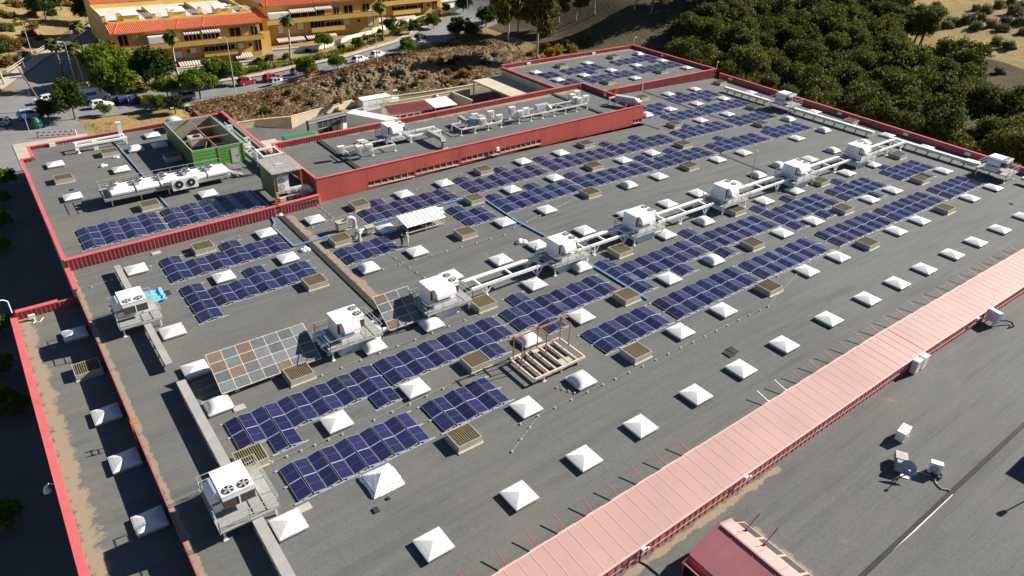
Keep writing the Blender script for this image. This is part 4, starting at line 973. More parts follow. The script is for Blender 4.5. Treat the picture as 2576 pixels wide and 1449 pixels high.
shelter()
def blower(label, loc, rz, path, box_):
    o = thing('extract_fan', label, 'extract fan', loc, rz, 'extract fans with curved ducts'); b = MB(); b.box(*box_); b.box(box_[0] - .05, box_[1] - .05, box_[5], box_[3] + .05, box_[4] + .05, box_[5] + .06); b.build('housing', m_vent, o)
    b = MB(); b.tube(path, .26, 12); b.build('curved_duct', m_galv, o); b = MB(); b.cyl((path[-1][0], path[-1][1], 0), .34, .12, 14); b.build('flange', m_rustw, o); b = MB(); b.bar((box_[0], box_[1] + .2, .12), (box_[3] + .8, box_[1] + .2, .12), .1); b.bar((box_[0], box_[4] - .2, .12), (box_[3] + .8, box_[4] - .2, .12), .1); b.build('skid', m_rustw, o)
arc = lambda cx, cz, r, y, a0, a1, n=8: [(cx + r * cos(a0 + (a1 - a0) * i / n), y, cz + r * sin(a0 + (a1 - a0) * i / n)) for i in range(n + 1)]
p = roof(Zm(350, 440, *r2)); blower('extract fan with tall hooped silver duct beside the blue tray', (p.x, p.y, zr(p.x)), 0, [(.1, 0, .9)] + arc(.75, .95, .62, 0, pi * .8, 0) + [(1.37, 0, .1)], (-.9, -.35, .35, .35, .6, 1.25))
p = roof(Zm(690, 490, *r2)); blower('extract fan with low double-bend silver duct beside the solar array', (p.x, p.y, zr(p.x)), 0, [(-.3, 0, .75), (-1.1, 0, .8)] + arc(-1.2, .25, .55, 0, pi / 2, pi, 5) + [(-1.75, 0, .05)], (-.35, -.4, .35, .7, .45, 1.0))
p = roof(Zm(560, 580, *r2)); b = MB(); b.tube([(0, 0, 0), (0, 0, .55), (.1, .1, .85), (.5, .45, .95)], [.3, .2, .2, .2], 10); tag(b.build('duct_stub', m_galv, None, (p.x, p.y, zr(p.x))), 'flared silver duct stub standing behind the solar array', 'duct')
# mast, sat dishes, bags, small things on the main roof
p = roof(Zm(1180, 812, *r4)); o = thing('mast', 'thin grey mast standing among the white pipe racks', 'mast', p); b = MB(); b.tube([(0, 0, 0), (0, 0, 5.2)], [.07, .05], 8); b.build('pole', m_rail, o); b = MB(); b.box(-.12, -.12, 5.2, .12, .12, 5.4); b.build('mast_head', m_galv, o)
def bag(label, p, s=.35, n=3):
    b = MB(); random.seed(int(p[0] * 10) + 3)
    for k in range(n):
        cx, cy = random.uniform(-.4, .4) * s * 2, random.uniform(-.4, .4) * s * 2; r = s * random.uniform(.7, 1.1); m_ = 8; V = []
        for j in range(6):
            for i in range(m_):
                a = 2 * pi * i / m_; t = j / 5 * pi / 2; q = r * cos(t) * (1 + .35 * (hash2(i + k * 9, j) - .5)); V.append((cx + q * cos(a), cy + q * sin(a), max(0, r * .9 * sin(t))))
        b.mesh(V, [(j * m_ + i, j * m_ + (i + 1) % m_, (j + 1) * m_ + (i + 1) % m_, (j + 1) * m_ + i) for j in range(5) for i in range(m_)])
    tag(b.build('rubble_bag', m_film, None, p), label, 'bag', 'white plastic bags on the roofs')
bag('heap of white plastic bags beside the dark expansion joint', Rf(1, 1, 490, 1070), .42, 4); bag('white plastic bags lying left of the third air handler', Rf(2, 1, 100, 990), .45, 4); bag('white plastic bag at the foot of the orange ladder', Rf(1, 1, 220, 718), .38, 2)
bag('crumpled white bag on the north wing, nearer the camera', Rf(0, 1, 1050, 218, dz), .4, 3); bag('crumpled white bag on the north wing beside the vent', Rf(0, 1, 1165, 138, dz), .35, 2)
tp = MB(); c0 = Rf(0, 2, 1540, 100)
for j in range(15):
    for i in range(15):
        u, v = i / 14, j / 14; tp.v.append((-1.15 + 2.3 * u + .25 * (fbm(u * 3, v * 3) - .5), -1.35 + 2.7 * v + .3 * (fbm(u * 3 + 9, v * 3) - .5), .05 + .22 * fbm(u * 6, v * 6) + (.25 if u > .8 or v < .12 else 0) * fbm(u * 12, v * 12)))
for j in range(14):
    for i in range(14): q = j * 15 + i; tp.f.append((q, q + 1, q + 16, q + 15)); tp.m.append(0)
tag(tp.build('tarpaulin', M('blue_tarpaulin', (.13, .48, .80), .4, .15, 3), None, c0), 'crumpled bright blue tarpaulin beside the air handler platform', 'tarpaulin')
for D, l in ((T(0, 2, 1672, 55), 'dark flat slab beside the blue tarpaulin'), (T(2, 2, 2180, 665), 'left of two dark felt slabs lying on the bare roof'), (T(2, 2, 2215, 630), 'right of two dark felt slabs lying on the bare roof'), (T(3, 1, 2445, 603), 'small dark slab lying alone near the right edge'), (T(1, 3, 1205, 787), 'small dark box lying on the near roof'), (T(1, 3, 1330, 670), 'small dark scrap beside the wrapped skylight'), (T(0, 1, 725, 462), 'small dark slab on the north wing')):
    nw_ = 'north wing' in l; p = roof(D, dz if nw_ else 0); s = .22 if 'small' in l and 'scrap' not in l else .12 if 'scrap' in l else .42
    b = MB(); b.box(-s, -s * 1.2, -.02, s, s * 1.2, .06); b.box(-s * .9, -s * 1.1, .06, s * .6, s * .9, .1); tag(b.build('felt_slab', m_black, None, p), l, 'slab')
for D, l in ((T(1, 3, 485, 765), 'tan paving slab behind the corner of a near skylight'), (T(0, 1, 1570, 1098), 'tan paving slab below the red parapet'), (T(0, 2, 2405, 1208), 'tan paving slab beside the bubble skylight'), (T(1, 2, 930, 655), 'ochre hollow brick at the foot of the nearest pedestal')):
    p = roof(D); b = MB(); b.box(-.5, -.35, -.02, .5, .35, .06); b.box(-.45, -.3, .06, .45, .3, .075)
    if 'brick' in l: b = MB(); b.box(-.35, -.12, 0, .35, .12, .2); b.box(-.25, -.13, .06, -.05, -.12, .15); b.box(.05, -.13, .06, .25, -.12, .15)
    tag(b.build('paving_slab', m_concrete, None, p), l, 'slab')
# lightning-conductor blocks
bk = MB(); bk.hexa([(-.11, -.11, 0), (.11, -.11, 0), (.11, .11, 0), (-.11, .11, 0), (-.07, -.07, .12), (.07, -.07, .12), (.07, .07, .12), (-.07, .07, .12)]); me_bk = bk.data('conductor_block', m_curb)
ln = [((1, 2, 665, 880), (1, 2, 2260, 265), 9), ((1, 3, 165, 305), (1, 3, 870, 25), 5), ((1, 2, 1190, 1330), (1, 2, 2200, 870), 6), ((2, 2, 85, 1370), (2, 2, 915, 975), 5), ((2, 2, 1040, 918), (2, 2, 2490, 225), 12), ((1, 1, 1110, 1310), (1, 1, 2500, 915), 9), ((1, 1, 570, 840), (1, 1, 2060, 300), 9), ((1, 1, 1330, 1105), (1, 1, 1690, 1345), 5), ((2, 1, 20, 850), (2, 1, 640, 555), 5), ((0, 1, 920, 1440), (0, 1, 2400, 930), 8), ((3, 1, 95, 1335), (3, 1, 1120, 905), 7), ((2, 2, 450, 1005), (2, 2, 630, 1060), 3), ((1, 1, 770, 740), (1, 1, 620, 620), 4), ((3, 2, 0, 190), (3, 1, 400, 1190), 3), ((2, 3, 0, 200), (2, 2, 265, 1290), 3)]
for a, c, n in ln:
    p, q = roof(T(*a)), roof(T(*c))
    for i in range(n + 1):
        u = p + (q - p) * (i / n); tag(link('conductor_block', me_bk, None, (u.x, u.y, zr(u.x))), 'small grey concrete block holding the lightning conductor wire on the roof', 'block', 'conductor blocks on the main roof')
    b = MB(); b.tube([p + (q - p) * (i / (3 * n)) + Vector((0, 0, zr((p + (q - p) * (i / (3 * n))).x) - (p + (q - p) * (i / (3 * n))).z + .12)) for i in range(3 * n + 1)], .012, 4)
    tag(b.build('conductor_wire', m_rail), 'thin lightning conductor wire strung over small concrete blocks', 'wire', 'lightning conductor wires')
# ================================================================ north wing: green enclosure, kiosk, chiller bench
def enclosure():
    x0, x1, y0, y1 = 12.8, 19.75, 72.6, 87.0; zb = zr(16) + dz; zt_ = zb + 2.9
    o = thing('green_enclosure', 'open-topped green sheet enclosure with a grey door on the north wing', 'enclosure', (x0, y0, zb)); W_, D_, H = x1 - x0, y1 - y0, 2.9
    liner = M('sound_liner', (.27, .28, .23), .95, .3, 3, bump=.6, bscale=6)
    for nm, bx, inn in (('front_wall', (0, 0, W_, .14), (.14, .14, W_ - .14, .2)), ('rear_wall', (0, D_ - .14, W_, D_), (.14, D_ - .2, W_ - .14, D_ - .14)), ('side_wall', (0, .14, .14, D_ - .14), (.14, .2, .2, D_ - .2)), ('side_wall', (W_ - .14, .14, W_, D_ - .14), (W_ - .2, .2, W_ - .14, D_ - .2))):
        b = MB(); b.box(bx[0], bx[1], 0, bx[2], bx[3], H, 0, 2); b.box(inn[0], inn[1], 0, inn[2], inn[3], H - .1, 1); b.build(nm, [m_green if nm == 'front_wall' else m_greend if bx[0] == 0 and nm == 'side_wall' else m_green, liner, m_rail], o)  # west side wall in the darker green: its shade is in the colour
    b = MB()
    for k in range(1, 7): b.box(0, -.02, H * k / 7 - .02, W_, 0, H * k / 7 + .02)
    b.build('sheet_joint', m_greend, o)
    for x in (.0, W_ * .5, W_): b = MB(); b.box(x - .07, -.06, 0, x + .07, -.01, H); b.build('corner_post', m_rust, o)
    d = MB(); d.box(W_ * .74, -.05, .15, W_ * .90, -.02, 2.3); dd = d.build('door', m_galv, o); h = MB(); h.box(W_ * .87, -.1, 1.1, W_ * .885, -.05, 1.3); h.build('handle', m_dark, dd)
    for y in (.33, .66): b = MB(); b.bar((.1, D_ * y, H - .15), (W_ - .1, D_ * y, H - .15), .14, .16); b.build('cross_beam', m_rust, o)
    b = MB(); b.bar((W_ * .5, .1, H - .15), (W_ * .5, D_ - .1, H - .15), .12, .14); b.bar((W_ * .25, .1, H - .3), (W_ * .5, D_ * .33, H - .3), .06); b.build('long_beam', m_rust, o)
    for x, y, a, c, h in ((1.6, 2.5, 2.2, 1.6, 1.4), (4.3, 3.5, 1.8, 3, 1.1), (2.2, 9.5, 2.4, 2.0, 1.3)): b = MB(); b.box(x, y, 0, x + a, y + c, h); b.cyl((x + a / 2, y + c / 2, h), .5, .12, 14, 1); b.build('machine', [m_galv, m_dark], o)
    b = MB(); b.face([(.2, .2, .03), (W_ - .2, .2, .03), (W_ - .2, D_ - .2, .03), (.2, D_ - .2, .03)]); b.build('floor', m_black, o)
enclosure()
def kiosk():
    x0, y0, x1, y1 = 18.1, 56.0, 21.75, 61.0; zb = zr(20) + dz; H = 4.1
    o = thing('plant_kiosk', 'green sided plant kiosk with corrugated white roof and open front', 'kiosk', (x0, y0, zb)); W_, D_ = x1 - x0, y1 - y0
    b = MB(); b.box(0, 0, .3, .1, D_, H - .1); b.build('side_wall', m_greend, o); b = MB(); b.box(0, D_ - .1, .3, W_, D_, H - .1); b.build('rear_wall', m_greend, o)
    for x, y in ((.05, 0), (W_ - .05, 0), (W_ - .05, D_ - .1)): b = MB(); b.bar((x, y, -.4), (x, y, H - .05), .12); b.build('post', m_rust, o)
    b = MB(); n = 26
    for i in range(n):
        xa, xb = -.25 + (W_ + .5) * i / n, -.25 + (W_ + .5) * (i + .5) / n; xc = -.25 + (W_ + .5) * (i + 1) / n; z0 = H
        for u, v, za_, zb_ in ((xa, xb, z0, z0 + .07), (xb, xc, z0 + .07, z0)): b.face([(u, -.35, za_), (v, -.35, zb_), (v, D_ + .2, zb_ + .15), (u, D_ + .2, za_ + .15)])
    b.build('roof', m_whiteold, o); b = MB(); b.box(1.2, 2.2, H + .12, 2.2, 2.7, H + .22); b.build('roof_patch', m_galv, o)
    b = MB(); b.bar((W_ - .05, .05, H - 1.6), (W_ - 1.6, .05, H - .1), .07); b.bar((.1, .05, H - 1.0), (1.2, .05, H - .1), .06); b.build('brace', m_rustw, o)
    b = MB(); b.bar((.1, .0, .75), (W_, .0, .75), .08); b.bar((.1, 1.2, .75), (W_, 1.2, .75), .08); b.bar((.1, .0, 1.5), (W_ - .6, .0, 1.5), .08); b.bar((W_ - .3, 0, 0), (W_ - .3, 0, 1.5), .08); b.build('unit_stand', m_rustw, o)
    u = thing('outdoor_unit', 'white twin-fan outdoor unit on a stand inside the plant kiosk', 'air conditioner', (x0 + .5, y0 + .15, zb + 1.55)); c = MB(); c.box(0, 0, 0, 1.45, .65, 1.9); c.build('casing', m_white, u)
    for z in (.5, 1.38): f_ = MB(); f_.tube([(.5, .01, z), (.5, -.03, z)], .40, 18); g = f_.build('fan_grille', m_rail, u); g2 = MB(); g2.tube([(.5, -.03, z), (.5, -.05, z)], .1, 10); g2.build('hub', m_white, g)
    duct('angled silver duct running from the plant kiosk to the red wall', [(x0 + 1.6, y0 + .5, zb), (x0 + 4.4, y0 + .55, zb), (x0 + 5.0, y0 + .6, zb - .8)], .55, .55, m_galv, legs=1.4, hz=1.25)
    b = MB(); b.box(0, 0, 0, .7, .5, .8); b.box(-.03, -.03, .8, .73, .53, .85); tag(b.build('control_box', m_galv, None, (x0 + .35, y0 - .6, zb)), 'grey control box at the foot of the plant kiosk', 'box')
kiosk()
def chillers():
    y0, y1 = 66.4, 69.6; zb = zr(8) + dz; o = thing('service_platform', 'long railed steel platform carrying the row of white fan coolers', 'platform', (.2, y0, zb), 0); L_, D_, h = 15.6, 3.9, 1.15
    b = MB(); b.box(0, 0, h - .3, L_, D_, h); b.build('deck', m_deck, o); r = MB(); rail_set(r, [(.05, .05, h), (.05, D_ - .05, h), (L_ - .05, D_ - .05, h)], 1.1, .05, False, 2); r.build('railing', m_rail, o)
    for i in range(5): 
        for y in (.4, D_ - .4): b = MB(); b.bar((.8 + i * 3.4, y, 0), (.8 + i * 3.4, y, h - .3), .14); b.build('leg', m_whiteold, o)
    for i in range(5):
        x = .9 + i * 2.95; c = thing('fan_cooler', 'white twin-fan cooler, %s from the left on the long platform' % ORD[i], 'cooler', (.2 + x, y0 + .35, zb + h), 0, 'white fan coolers on the long platform')
        b = MB(); b.hexa([(0, 0, 0), (2.75, 0, 0), (2.75, 2.9, 0), (0, 2.9, 0), (0, .2, .75), (2.75, .2, .75), (2.75, 2.9, .55), (0, 2.9, .55)]); b.tube([(.03, .05, .42), (2.72, .05, .42)], .38, 14); b.build('casing', m_white, c)
        for k, y in enumerate((1.0, 2.05)):
            f_ = MB(); f_.cyl((.75 + .15 * k - .15, y, .6), .60, .55, 22, 0, 1, .52); fo = f_.build('fan_cowl', [m_white, m_brown], c)
            g = MB(); g.bar((.60 + .15 * k - .5, y, 1.165), (.60 + .15 * k + .5, y, 1.165), .03, .02); g.bar((.60 + .15 * k, y - .5, 1.167), (.60 + .15 * k, y + .5, 1.167), .03, .02); g.build('guard', m_rail, fo)
    c = thing('outdoor_unit', 'white outdoor unit with two dark fans hung on the long platform', 'air conditioner', (8.1, y0 - .75, zb + .75)); b = MB(); b.box(0, 0, 0, 3.2, .7, 1.5); b.build('casing', m_white, c)
    for x in (.85, 2.35): f_ = MB(); f_.tube([(x, .02, .75), (x, -.05, .75)], .52, 20, 0); f_.tube([(x, -.05, .75), (x, -.08, .75)], .14, 12, 1); f_.build('fan', [m_dark, m_whiteold], c)
    st = thing('access_stair', 'galvanised access stair at the right end of the long platform', 'stair', (15.9, y0 + 1, zb)); b = MB()
    for y in (0, 1.0): b.bar((0, y, h), (2.2, y, .05), .08, .16); b.bar((0, y, h + 1), (2.2, y, 1.05), .05); b.bar((2.2, y, .05), (2.2, y, 1.05), .05); b.bar((1.1, y, h / 2), (1.1, y, h / 2 + 1), .05)
    b.build('stringer', m_galv, st); b = MB()
    for i in range(6): b.box(.2 + i * .35, .05, h - .15 - i * .18, .48 + i * .35, .95, h - .11 - i * .18)
    b.build('tread', m_galv, st)
chillers()
# white pipe frame, chimneys behind it, pipes by the penthouse
def gantry(label, p, L_, h, rz, D_=.0, mat=None):
    o = thing('steel_pipe_support', label, 'pipe frame', p, rz); 
    for x in (0, L_): 
        for y in ((0, D_) if D_ else (0,)): b = MB(); b.bar((x, y, 0), (x, y, h), .2); b.box(x - .2, y - .2, 0, x + .2, y + .2, .08); b.build('leg', mat or m_white, o)
    b = MB()
    for y in ((0, D_) if D_ else (0,)): b.bar((-.2, y, h), (L_ + .2, y, h), .24, .26)
    if D_: b.bar((0, 0, h - .02), (0, D_, h - .02), .14, .14); b.bar((L_, 0, h - .02), (L_, D_, h - .02), .14, .14)
    b.build('beam', mat or m_white, o); return o
p = roof(Zm(605, 622, 0, 280, 1.95), dz); gantry('low white pipe frame by the north parapet of the wing', p, 6.6, 1.1, radians(3), 1.6)
for D, l in ((Zm(735, 590, 0, 280, 1.95), 'left white chimney stub on the north parapet'), (Zm(925, 495, 0, 280, 1.95), 'right taller white chimney stub on the north parapet')):
    p = roof(D, dz); h = 1.2 if 'left' in l else 2.2; o = thing('chimney_stub', l, 'chimney', p); b = MB(); b.box(-.3, -.3, 0, .3, .3, h); b.build('shaft', m_white, o); b = MB(); b.box(-.36, -.36, h, .36, .36, h + .12); b.build('cap', m_whiteold, o)
p0 = Vector((20.6, 66.5, zr(21) + dz)); gantry('white pipe bridge beside the plant kiosk', p0, 2.6, 2.4, 0, 3.0)
for i, (xa, h) in enumerate(((20.6, .6), (21.3, .8), (22.0, .7), (22.7, .95))):
    b = MB(); b.tube([(xa, 64, h), (xa, 70.5, h), (xa - .1, 79 + i, h + .25), (xa - .1, 88, h + .25)], .13, 8); tag(b.build('pipe_run', m_galv, None, (0, 0, zr(21) + dz)), '%s grey pipe from the left beside the green enclosure' % ORD[i], 'pipe', 'pipes beside the green enclosure')
for i, (x, y, h) in enumerate(((21.6, 84.5, 1.5), (22.2, 78.5, 1.2), (21.2, 75.5, 1.3))):
    o = thing('vent_cabinet', 'white vent cabinet %s from the front beside the green enclosure' % ORD[2 - i], 'cabinet', (x, y, zr(21) + dz), .1 * i, 'vent cabinets beside the green enclosure'); b = MB(); b.box(-.4, -.35, 0, .4, .35, h); b.build('casing', m_whiteold, o); b = MB(); b.box(-.44, -.39, h, .44, .39, h + .06); b.build('lid', m_galv, o)
p = roof(T(0, 0, 1925, 1190), dz); o = thing('half_round_cover', 'pale half-round cover standing behind the green enclosure', 'cover', (15.5, 90.5, zr(16) + dz)); b = MB(); n = 12
for k in range(n): a, c = pi * k / n, pi * (k + 1) / n; b.face([(1.6 * cos(a), 0, 1.6 * sin(a)), (1.6 * cos(c), 0, 1.6 * sin(c)), (1.6 * cos(c), 3, 1.6 * sin(c)), (1.6 * cos(a), 3, 1.6 * sin(a))])
b.face([(1.6 * cos(pi * k / n), 0, 1.6 * sin(pi * k / n)) for k in range(n + 1)]); b.build('shell', m_whiteold, o); b = MB(); b.box(-1.7, -.05, -.05, 1.7, 3.05, .02); b.build('base', m_galv, o)
# ladders, signs, lights on parapets
def ladder(label, p, h, rz, mat):
    o = thing('ladder', label, 'ladder', p, rz); b = MB()
    for x in (-.3, .3): b.bar((x, 0, -.1), (x, 0, h), .07); b.bar((x, 0, h), (x, .7, h), .07)
    b.build('stile', mat, o); b = MB()
    for i in range(int(h / .28)): b.bar((-.3, 0, .15 + i * .28), (.3, 0, .15 + i * .28), .045)
    b.build('rung', mat, o)
ladder('bright orange ladder hooked over the red wing parapet', Rf(1, 1, 240, 700), 2.0, 0, m_orange)
p = roof(T(2, 0, 1020, 950)); ladder('orange ladder with dark hoops against the far extension parapet', (p.x, 72.1, zr(p.x)), 2.2, 0, m_orange)
o = thing('ladder', 'small orange ladder on the step down to the low annex', 'ladder', (WX0 - .15, 24.0, zl), -pi / 2); b = MB()
for x in (-.3, .3): b.bar((x, 0, 0), (x, 0, 2.2), .07); b.bar((x, 0, 2.2), (x, .6, 2.2), .07)
b.build('stile', m_orange, o); b = MB()
for i in range(7): b.bar((-.3, 0, .2 + i * .29), (.3, 0, .2 + i * .29), .045)
b.build('rung', m_orange, o)
def lamp_box(label, p, s=(.4, .15, .3), rz=0):
    o = thing('wall_floodlight', label, 'floodlight', p, rz, 'small white floodlights and plates on the parapets'); b = MB(); b.box(-s[0], -s[1], -s[2], s[0], s[1], s[2]); b.build('housing', m_white, o); b = MB(); b.bar((0, s[1], -s[2]), (0, s[1] + .12, -s[2]), .08); b.build('bracket', m_galv, o)
lamp_box('white plate on the north wing parapet', (-1.8, 94.2, .15))
ep = lambda x: (126.0 + (x - 71.9) * .0565)
for i, (c, r, x, y) in enumerate(((3, 0, 90, 920), (3, 0, 735, 1120), (3, 0, 1420, 1330), (3, 1, 2055, 78), (2, 0, 2165, 775))):
    d = ray(T(c, r, x, y)); t = (124.2 - CL.x) / d.x; q = CL + d * t; lamp_box('white plate number %s from the far end along the east parapet' % ORD[[1, 2, 3, 4, 0][i]], (ep(q.y) - .3, q.y, -.85), (.12, .45, .25))
for x in (91.5, 111.0): lamp_box('white plate on the %s part of the far back parapet' % ('left' if x < 100 else 'right'), (x, 97.6, .3), (.5, .12, .2))
lamp_box('white plate on the right parapet of the far roof', (124.25, 88, .3), (.1, .4, .2)); lamp_box('white box light on the red upper storey wall', (roof(Zm(725, 500, 1750, 430, 3.623), 1.5).x - .6, 55.6, 1.15), (.28, .12, .28))
lamp_box('white plate inside the right parapet of the upper storey', (84.8, 66, 2.3), (.08, .35, .3))
def hook_lamp(label, p, h, dx):
    o = thing('hooked_lamp', label, 'lamp', p); b = MB(); b.tube([(0, 0, 0), (0, 0, h * .8), (dx * .25, 0, h * .95), (dx * .6, 0, h), (dx, 0, h * .95)], .06, 8); b.build('arm', m_white, o); b = MB(); b.box(dx - .2, -.14, h * .9, dx + .2, .14, h * .95); b.build('head', m_white, o)
hook_lamp('white hooked lamp on the corner of the low annex parapet', (-12.3, 49.5, zl + .9), 1.7, -1.2); hook_lamp('white hooked lamp at the far corner of the far extension', (124.4, 97.7, .75), 1.9, .5); hook_lamp('small white lamp at the inner corner of the east parapet', (124.9, 72.4, .6), 1.6, .2)
p = flat(Zm(255, 470, 0, 1050, 2.73), zl + .3); b = MB(); b.box(-.3, -.15, -.2, .3, .15, .25); b.tube([(0, 0, -.1), (.2, -.5, -.25), (-.1, -.9, -.28), (.5, -.9, -.28), (.9, -.4, -.2)], .05, 6); tag(b.build('junction_box', m_whiteold, None, (-10.8, 48.6, zl + .35)), 'white junction box with loose cables in the annex corner', 'box')
o = thing('wall_lamp', 'white lamp hung outside the low annex parapet', 'lamp', (-12.9, 22.8, zl - .1)); b = MB(); b.tube([(.4, 0, 0), (-.1, 0, .25), (-.35, .1, 0)], .07, 6); b.build('arm', m_white, o); b = MB(); b.cyl((-.35, .1, -.5), .28, .5, 12, 0, None, .14); b.build('shade', m_white, o)
# ================================================================ equipment on the upper storey
def bench(label, x0, x1, yA, yB, h=1.0):
    o = thing('equipment_bench', label, 'steel bench', (x0, yA, 1.95), 0, 'white steel benches on the upper storey'); L_, D_ = x1 - x0, yB - yA
    for y in (0, D_): b = MB(); b.bar((0, y, h), (L_, y, h), .16, .2); b.build('beam', m_whiteold, o)
    b = MB(); n = max(2, int(L_ / 2.5))
    for i in range(n + 1): b.bar((L_ * i / n, 0, h), (L_ * i / n, D_, h), .1, .12)
    b.build('cross_member', m_whiteold, o)
    for i in range(n + 1):
        for y in (0, D_): b = MB(); b.bar((L_ * i / n, y, 0), (L_ * i / n, y, h), .12); b.box(L_ * i / n - .2, y - .2, -.02, L_ * i / n + .2, y + .2, .06); b.build('leg', m_whiteold, o)
def ac(label, p, s=(1.0, .45, 1.0), rz=0, mat=None, fan=True):
    o = thing('condenser_unit', label, 'air conditioner', p, rz, 'small condenser units'); b = MB(); b.box(-s[0] / 2, -s[1] / 2, .06, s[0] / 2, s[1] / 2, s[2]); b.box(-s[0] / 2 - .02, -s[1] / 2 - .02, s[2], s[0] / 2 + .02, s[1] / 2 + .02, s[2] + .03); b.build('casing', mat or m_whiteold, o)
    if fan: f_ = MB(); f_.tube([(-.1 * s[0], -s[1] / 2 + .005, s[2] * .52), (-.1 * s[0], -s[1] / 2 - .04, s[2] * .52)], min(s[0], s[2]) * .38, 16, 0); f_.tube([(-.1 * s[0], -s[1] / 2 - .04, s[2] * .52), (-.1 * s[0], -s[1] / 2 - .06, s[2] * .52)], .08, 8, 1); f_.build('fan', [m_rail, m_whiteold], o)
    b = MB(); 
    for x in (-.35, .35): b.box(x * s[0] - .04, -s[1] / 2 - .05, 0, x * s[0] + .04, s[1] / 2 + .05, .06)
    b.build('foot', m_galv, o); return o
U = lambda D, z=1.95: flat(D, z)
q0 = (1300, 430, 2.427); zq = lambda x, y: Zm(x, y, *q0)
a0, a1 = U(zq(165, 478)), U(zq(590, 385)); bench('white steel bench left of the upper storey air handler', a0.x, a1.x, a0.y, a0.y + 2.6)
for i, (x, y, z) in enumerate(((255, 400, 3.0), (345, 385, 3.0), (270, 325, 3.3), (75, 365, 3.6))): q = flat(zq(x, y), z); ac('small condenser unit %s on the bench left of the upper storey air handler' % ['at front left', 'at front right', 'at the back', 'on the outrigger'][i], (q.x, max(57.5, q.y), 2.98), (1.0, .6, .95), 0)
b = MB(); b.box(-.6, -.5, 0, .6, .5, .8); b.tube([(-.8, 0, .4), (-1.5, 0, .35)], .3, 10); q = flat(zq(300, 340), 3.1); tag(b.build('fan_box', m_vent, None, (q.x, q.y, 2.98)), 'beige fan box in the middle of the left bench', 'fan box')
q1, q2 = U(zq(740, 305)), U(zq(880, 285)); gantry('white pipe frame right of the upper storey air handler', (q1.x, q1.y, 1.95), 5.2, .9, 0, 2.0)
dA, dB, dC = flat(zq(905, 200), 3.1), flat(zq(1040, 270), 3.1), U(zq(1055, 360))
o = thing('elbow_duct', 'large pale elbow duct dropping to the upper storey roof', 'duct', (dA.x, dA.y, 1.95)); b = MB(); P_ = [Vector((0, 0, 1.1)), Vector((dB.x - dA.x, dB.y - dA.y, 1.1)), Vector((dC.x - dA.x, dC.y - dA.y, .75)), Vector((dC.x - dA.x, dC.y - dA.y, 0))]
for s, e in zip(P_, P_[1:]): b.bar(s, e, .7, .55)
b.build('duct_run', m_duct, o); b = MB(); b.box(dC.x - dA.x - .5, dC.y - dA.y - .5, 0, dC.x - dA.x + .5, dC.y - dA.y + .5, .12); b.build('flange', m_galv, o)
q0 = (1750, 430, 3.623); zq3 = lambda x, y: Zm(x, y, *q0)
a0, a1 = U(zq3(190, 365)), U(zq3(740, 240)); bench('white steel bench with the round blue fan on the upper storey', a0.x, a1.x, a0.y, a0.y + 2.8)
for i, (x, y) in enumerate(((490, 195), (720, 145), (600, 90), (375, 130))): q = flat(zq3(x, y), 3.1); ac('small condenser unit %s on the bench with the round fan' % ['beside the round fan', 'at the right end', 'on the raised post', 'behind the round fan'][i], (q.x, q.y, 2.98), (1.1, .6, 1.0), 0)
q = flat(zq3(370, 180), 3.1); o = thing('round_fan', 'round blue-grey fan casing with a beige box on the bench', 'extract fan', (q.x, q.y, 2.98)); b = MB(); b.cyl((0, 0, 0), .8, 1.0, 18); b.build('casing', M('blue_grey_paint', (.22, .28, .32), .5), o); b = MB(); b.box(.7, -.5, .1, 1.8, .5, 1.1); b.build('motor_box', m_vent, o)
dA, dB = flat(zq3(160, 100), 3.1), flat(zq3(310, 190), 3.1); o = thing('straight_duct', 'pale sloping duct leading to the round fan', 'duct', (dA.x, dA.y, 1.95)); b = MB(); b.bar((0, 0, 1.2), (dB.x - dA.x, dB.y - dA.y, 1.2), .6, .5); b.build('duct_run', m_duct, o); b = MB(); b.bar((0, 0, 0), (0, 0, 1.0), .3); b.build('support', m_whiteold, o)
n3 = (1980, 160, 2.047); zq4 = lambda x, y: Zm(x, y, *n3)
a0, a1 = U(zq4(98, 660)), U(zq4(640, 545)); bench('longest white steel bench towards the right end of the upper storey', a0.x, a1.x, a0.y, a0.y + 2.6)
for i, (x, y) in enumerate(((105, 600), (150, 580), (38, 570), (520, 465), (555, 440), (545, 490), (628, 478), (575, 495))): q = flat(zq4(x, y), 3.1); ac('small condenser unit %s from the left on the longest bench' % ORD[[1, 2, 0, 3, 5, 4, 7, 6][i]], (q.x, q.y, 2.98), (1.1, .7, 1.0), 0)
q = flat(zq4(280, 540), 3.1); o = thing('silver_duct', 'silver angled duct on the middle of the longest bench', 'duct', (q.x, q.y, 2.98)); b = MB(); b.bar((-1.4, 0, .5), (1.2, 0, .5), .8, .75); b.bar((1.0, 0, .5), (1.4, -.5, -.1), .7, .7); b.build('duct_run', m_galv, o); b = MB(); b.box(-1.2, -.4, 0, -1, .4, .12); b.box(.6, -.4, 0, .8, .4, .12); b.build('foot', m_rail, o)
dA, dB, dC = flat(zq4(870, 450), 3.3), flat(zq4(1030, 475), 3.3), flat(zq4(1045, 510), 2.8); o = thing('silver_duct', 'large silver duct curving over the right end of the upper storey', 'duct', (dA.x, dA.y, 1.95)); b = MB()
P_ = [Vector((0, 0, 1.35)), Vector((dB.x - dA.x, dB.y - dA.y, 1.35)), Vector((dC.x - dA.x + .4, dC.y - dA.y, .9))]
for s, e in zip(P_, P_[1:]): b.bar(s, e, 1.0, .9)
b.build('duct_run', m_galv, o)
for t in (.05, .55): b = MB(); b.bar((P_[1].x * t, P_[1].y * t, 0), (P_[1].x * t, P_[1].y * t, .95), .14); b.build('leg', m_rustw, o)
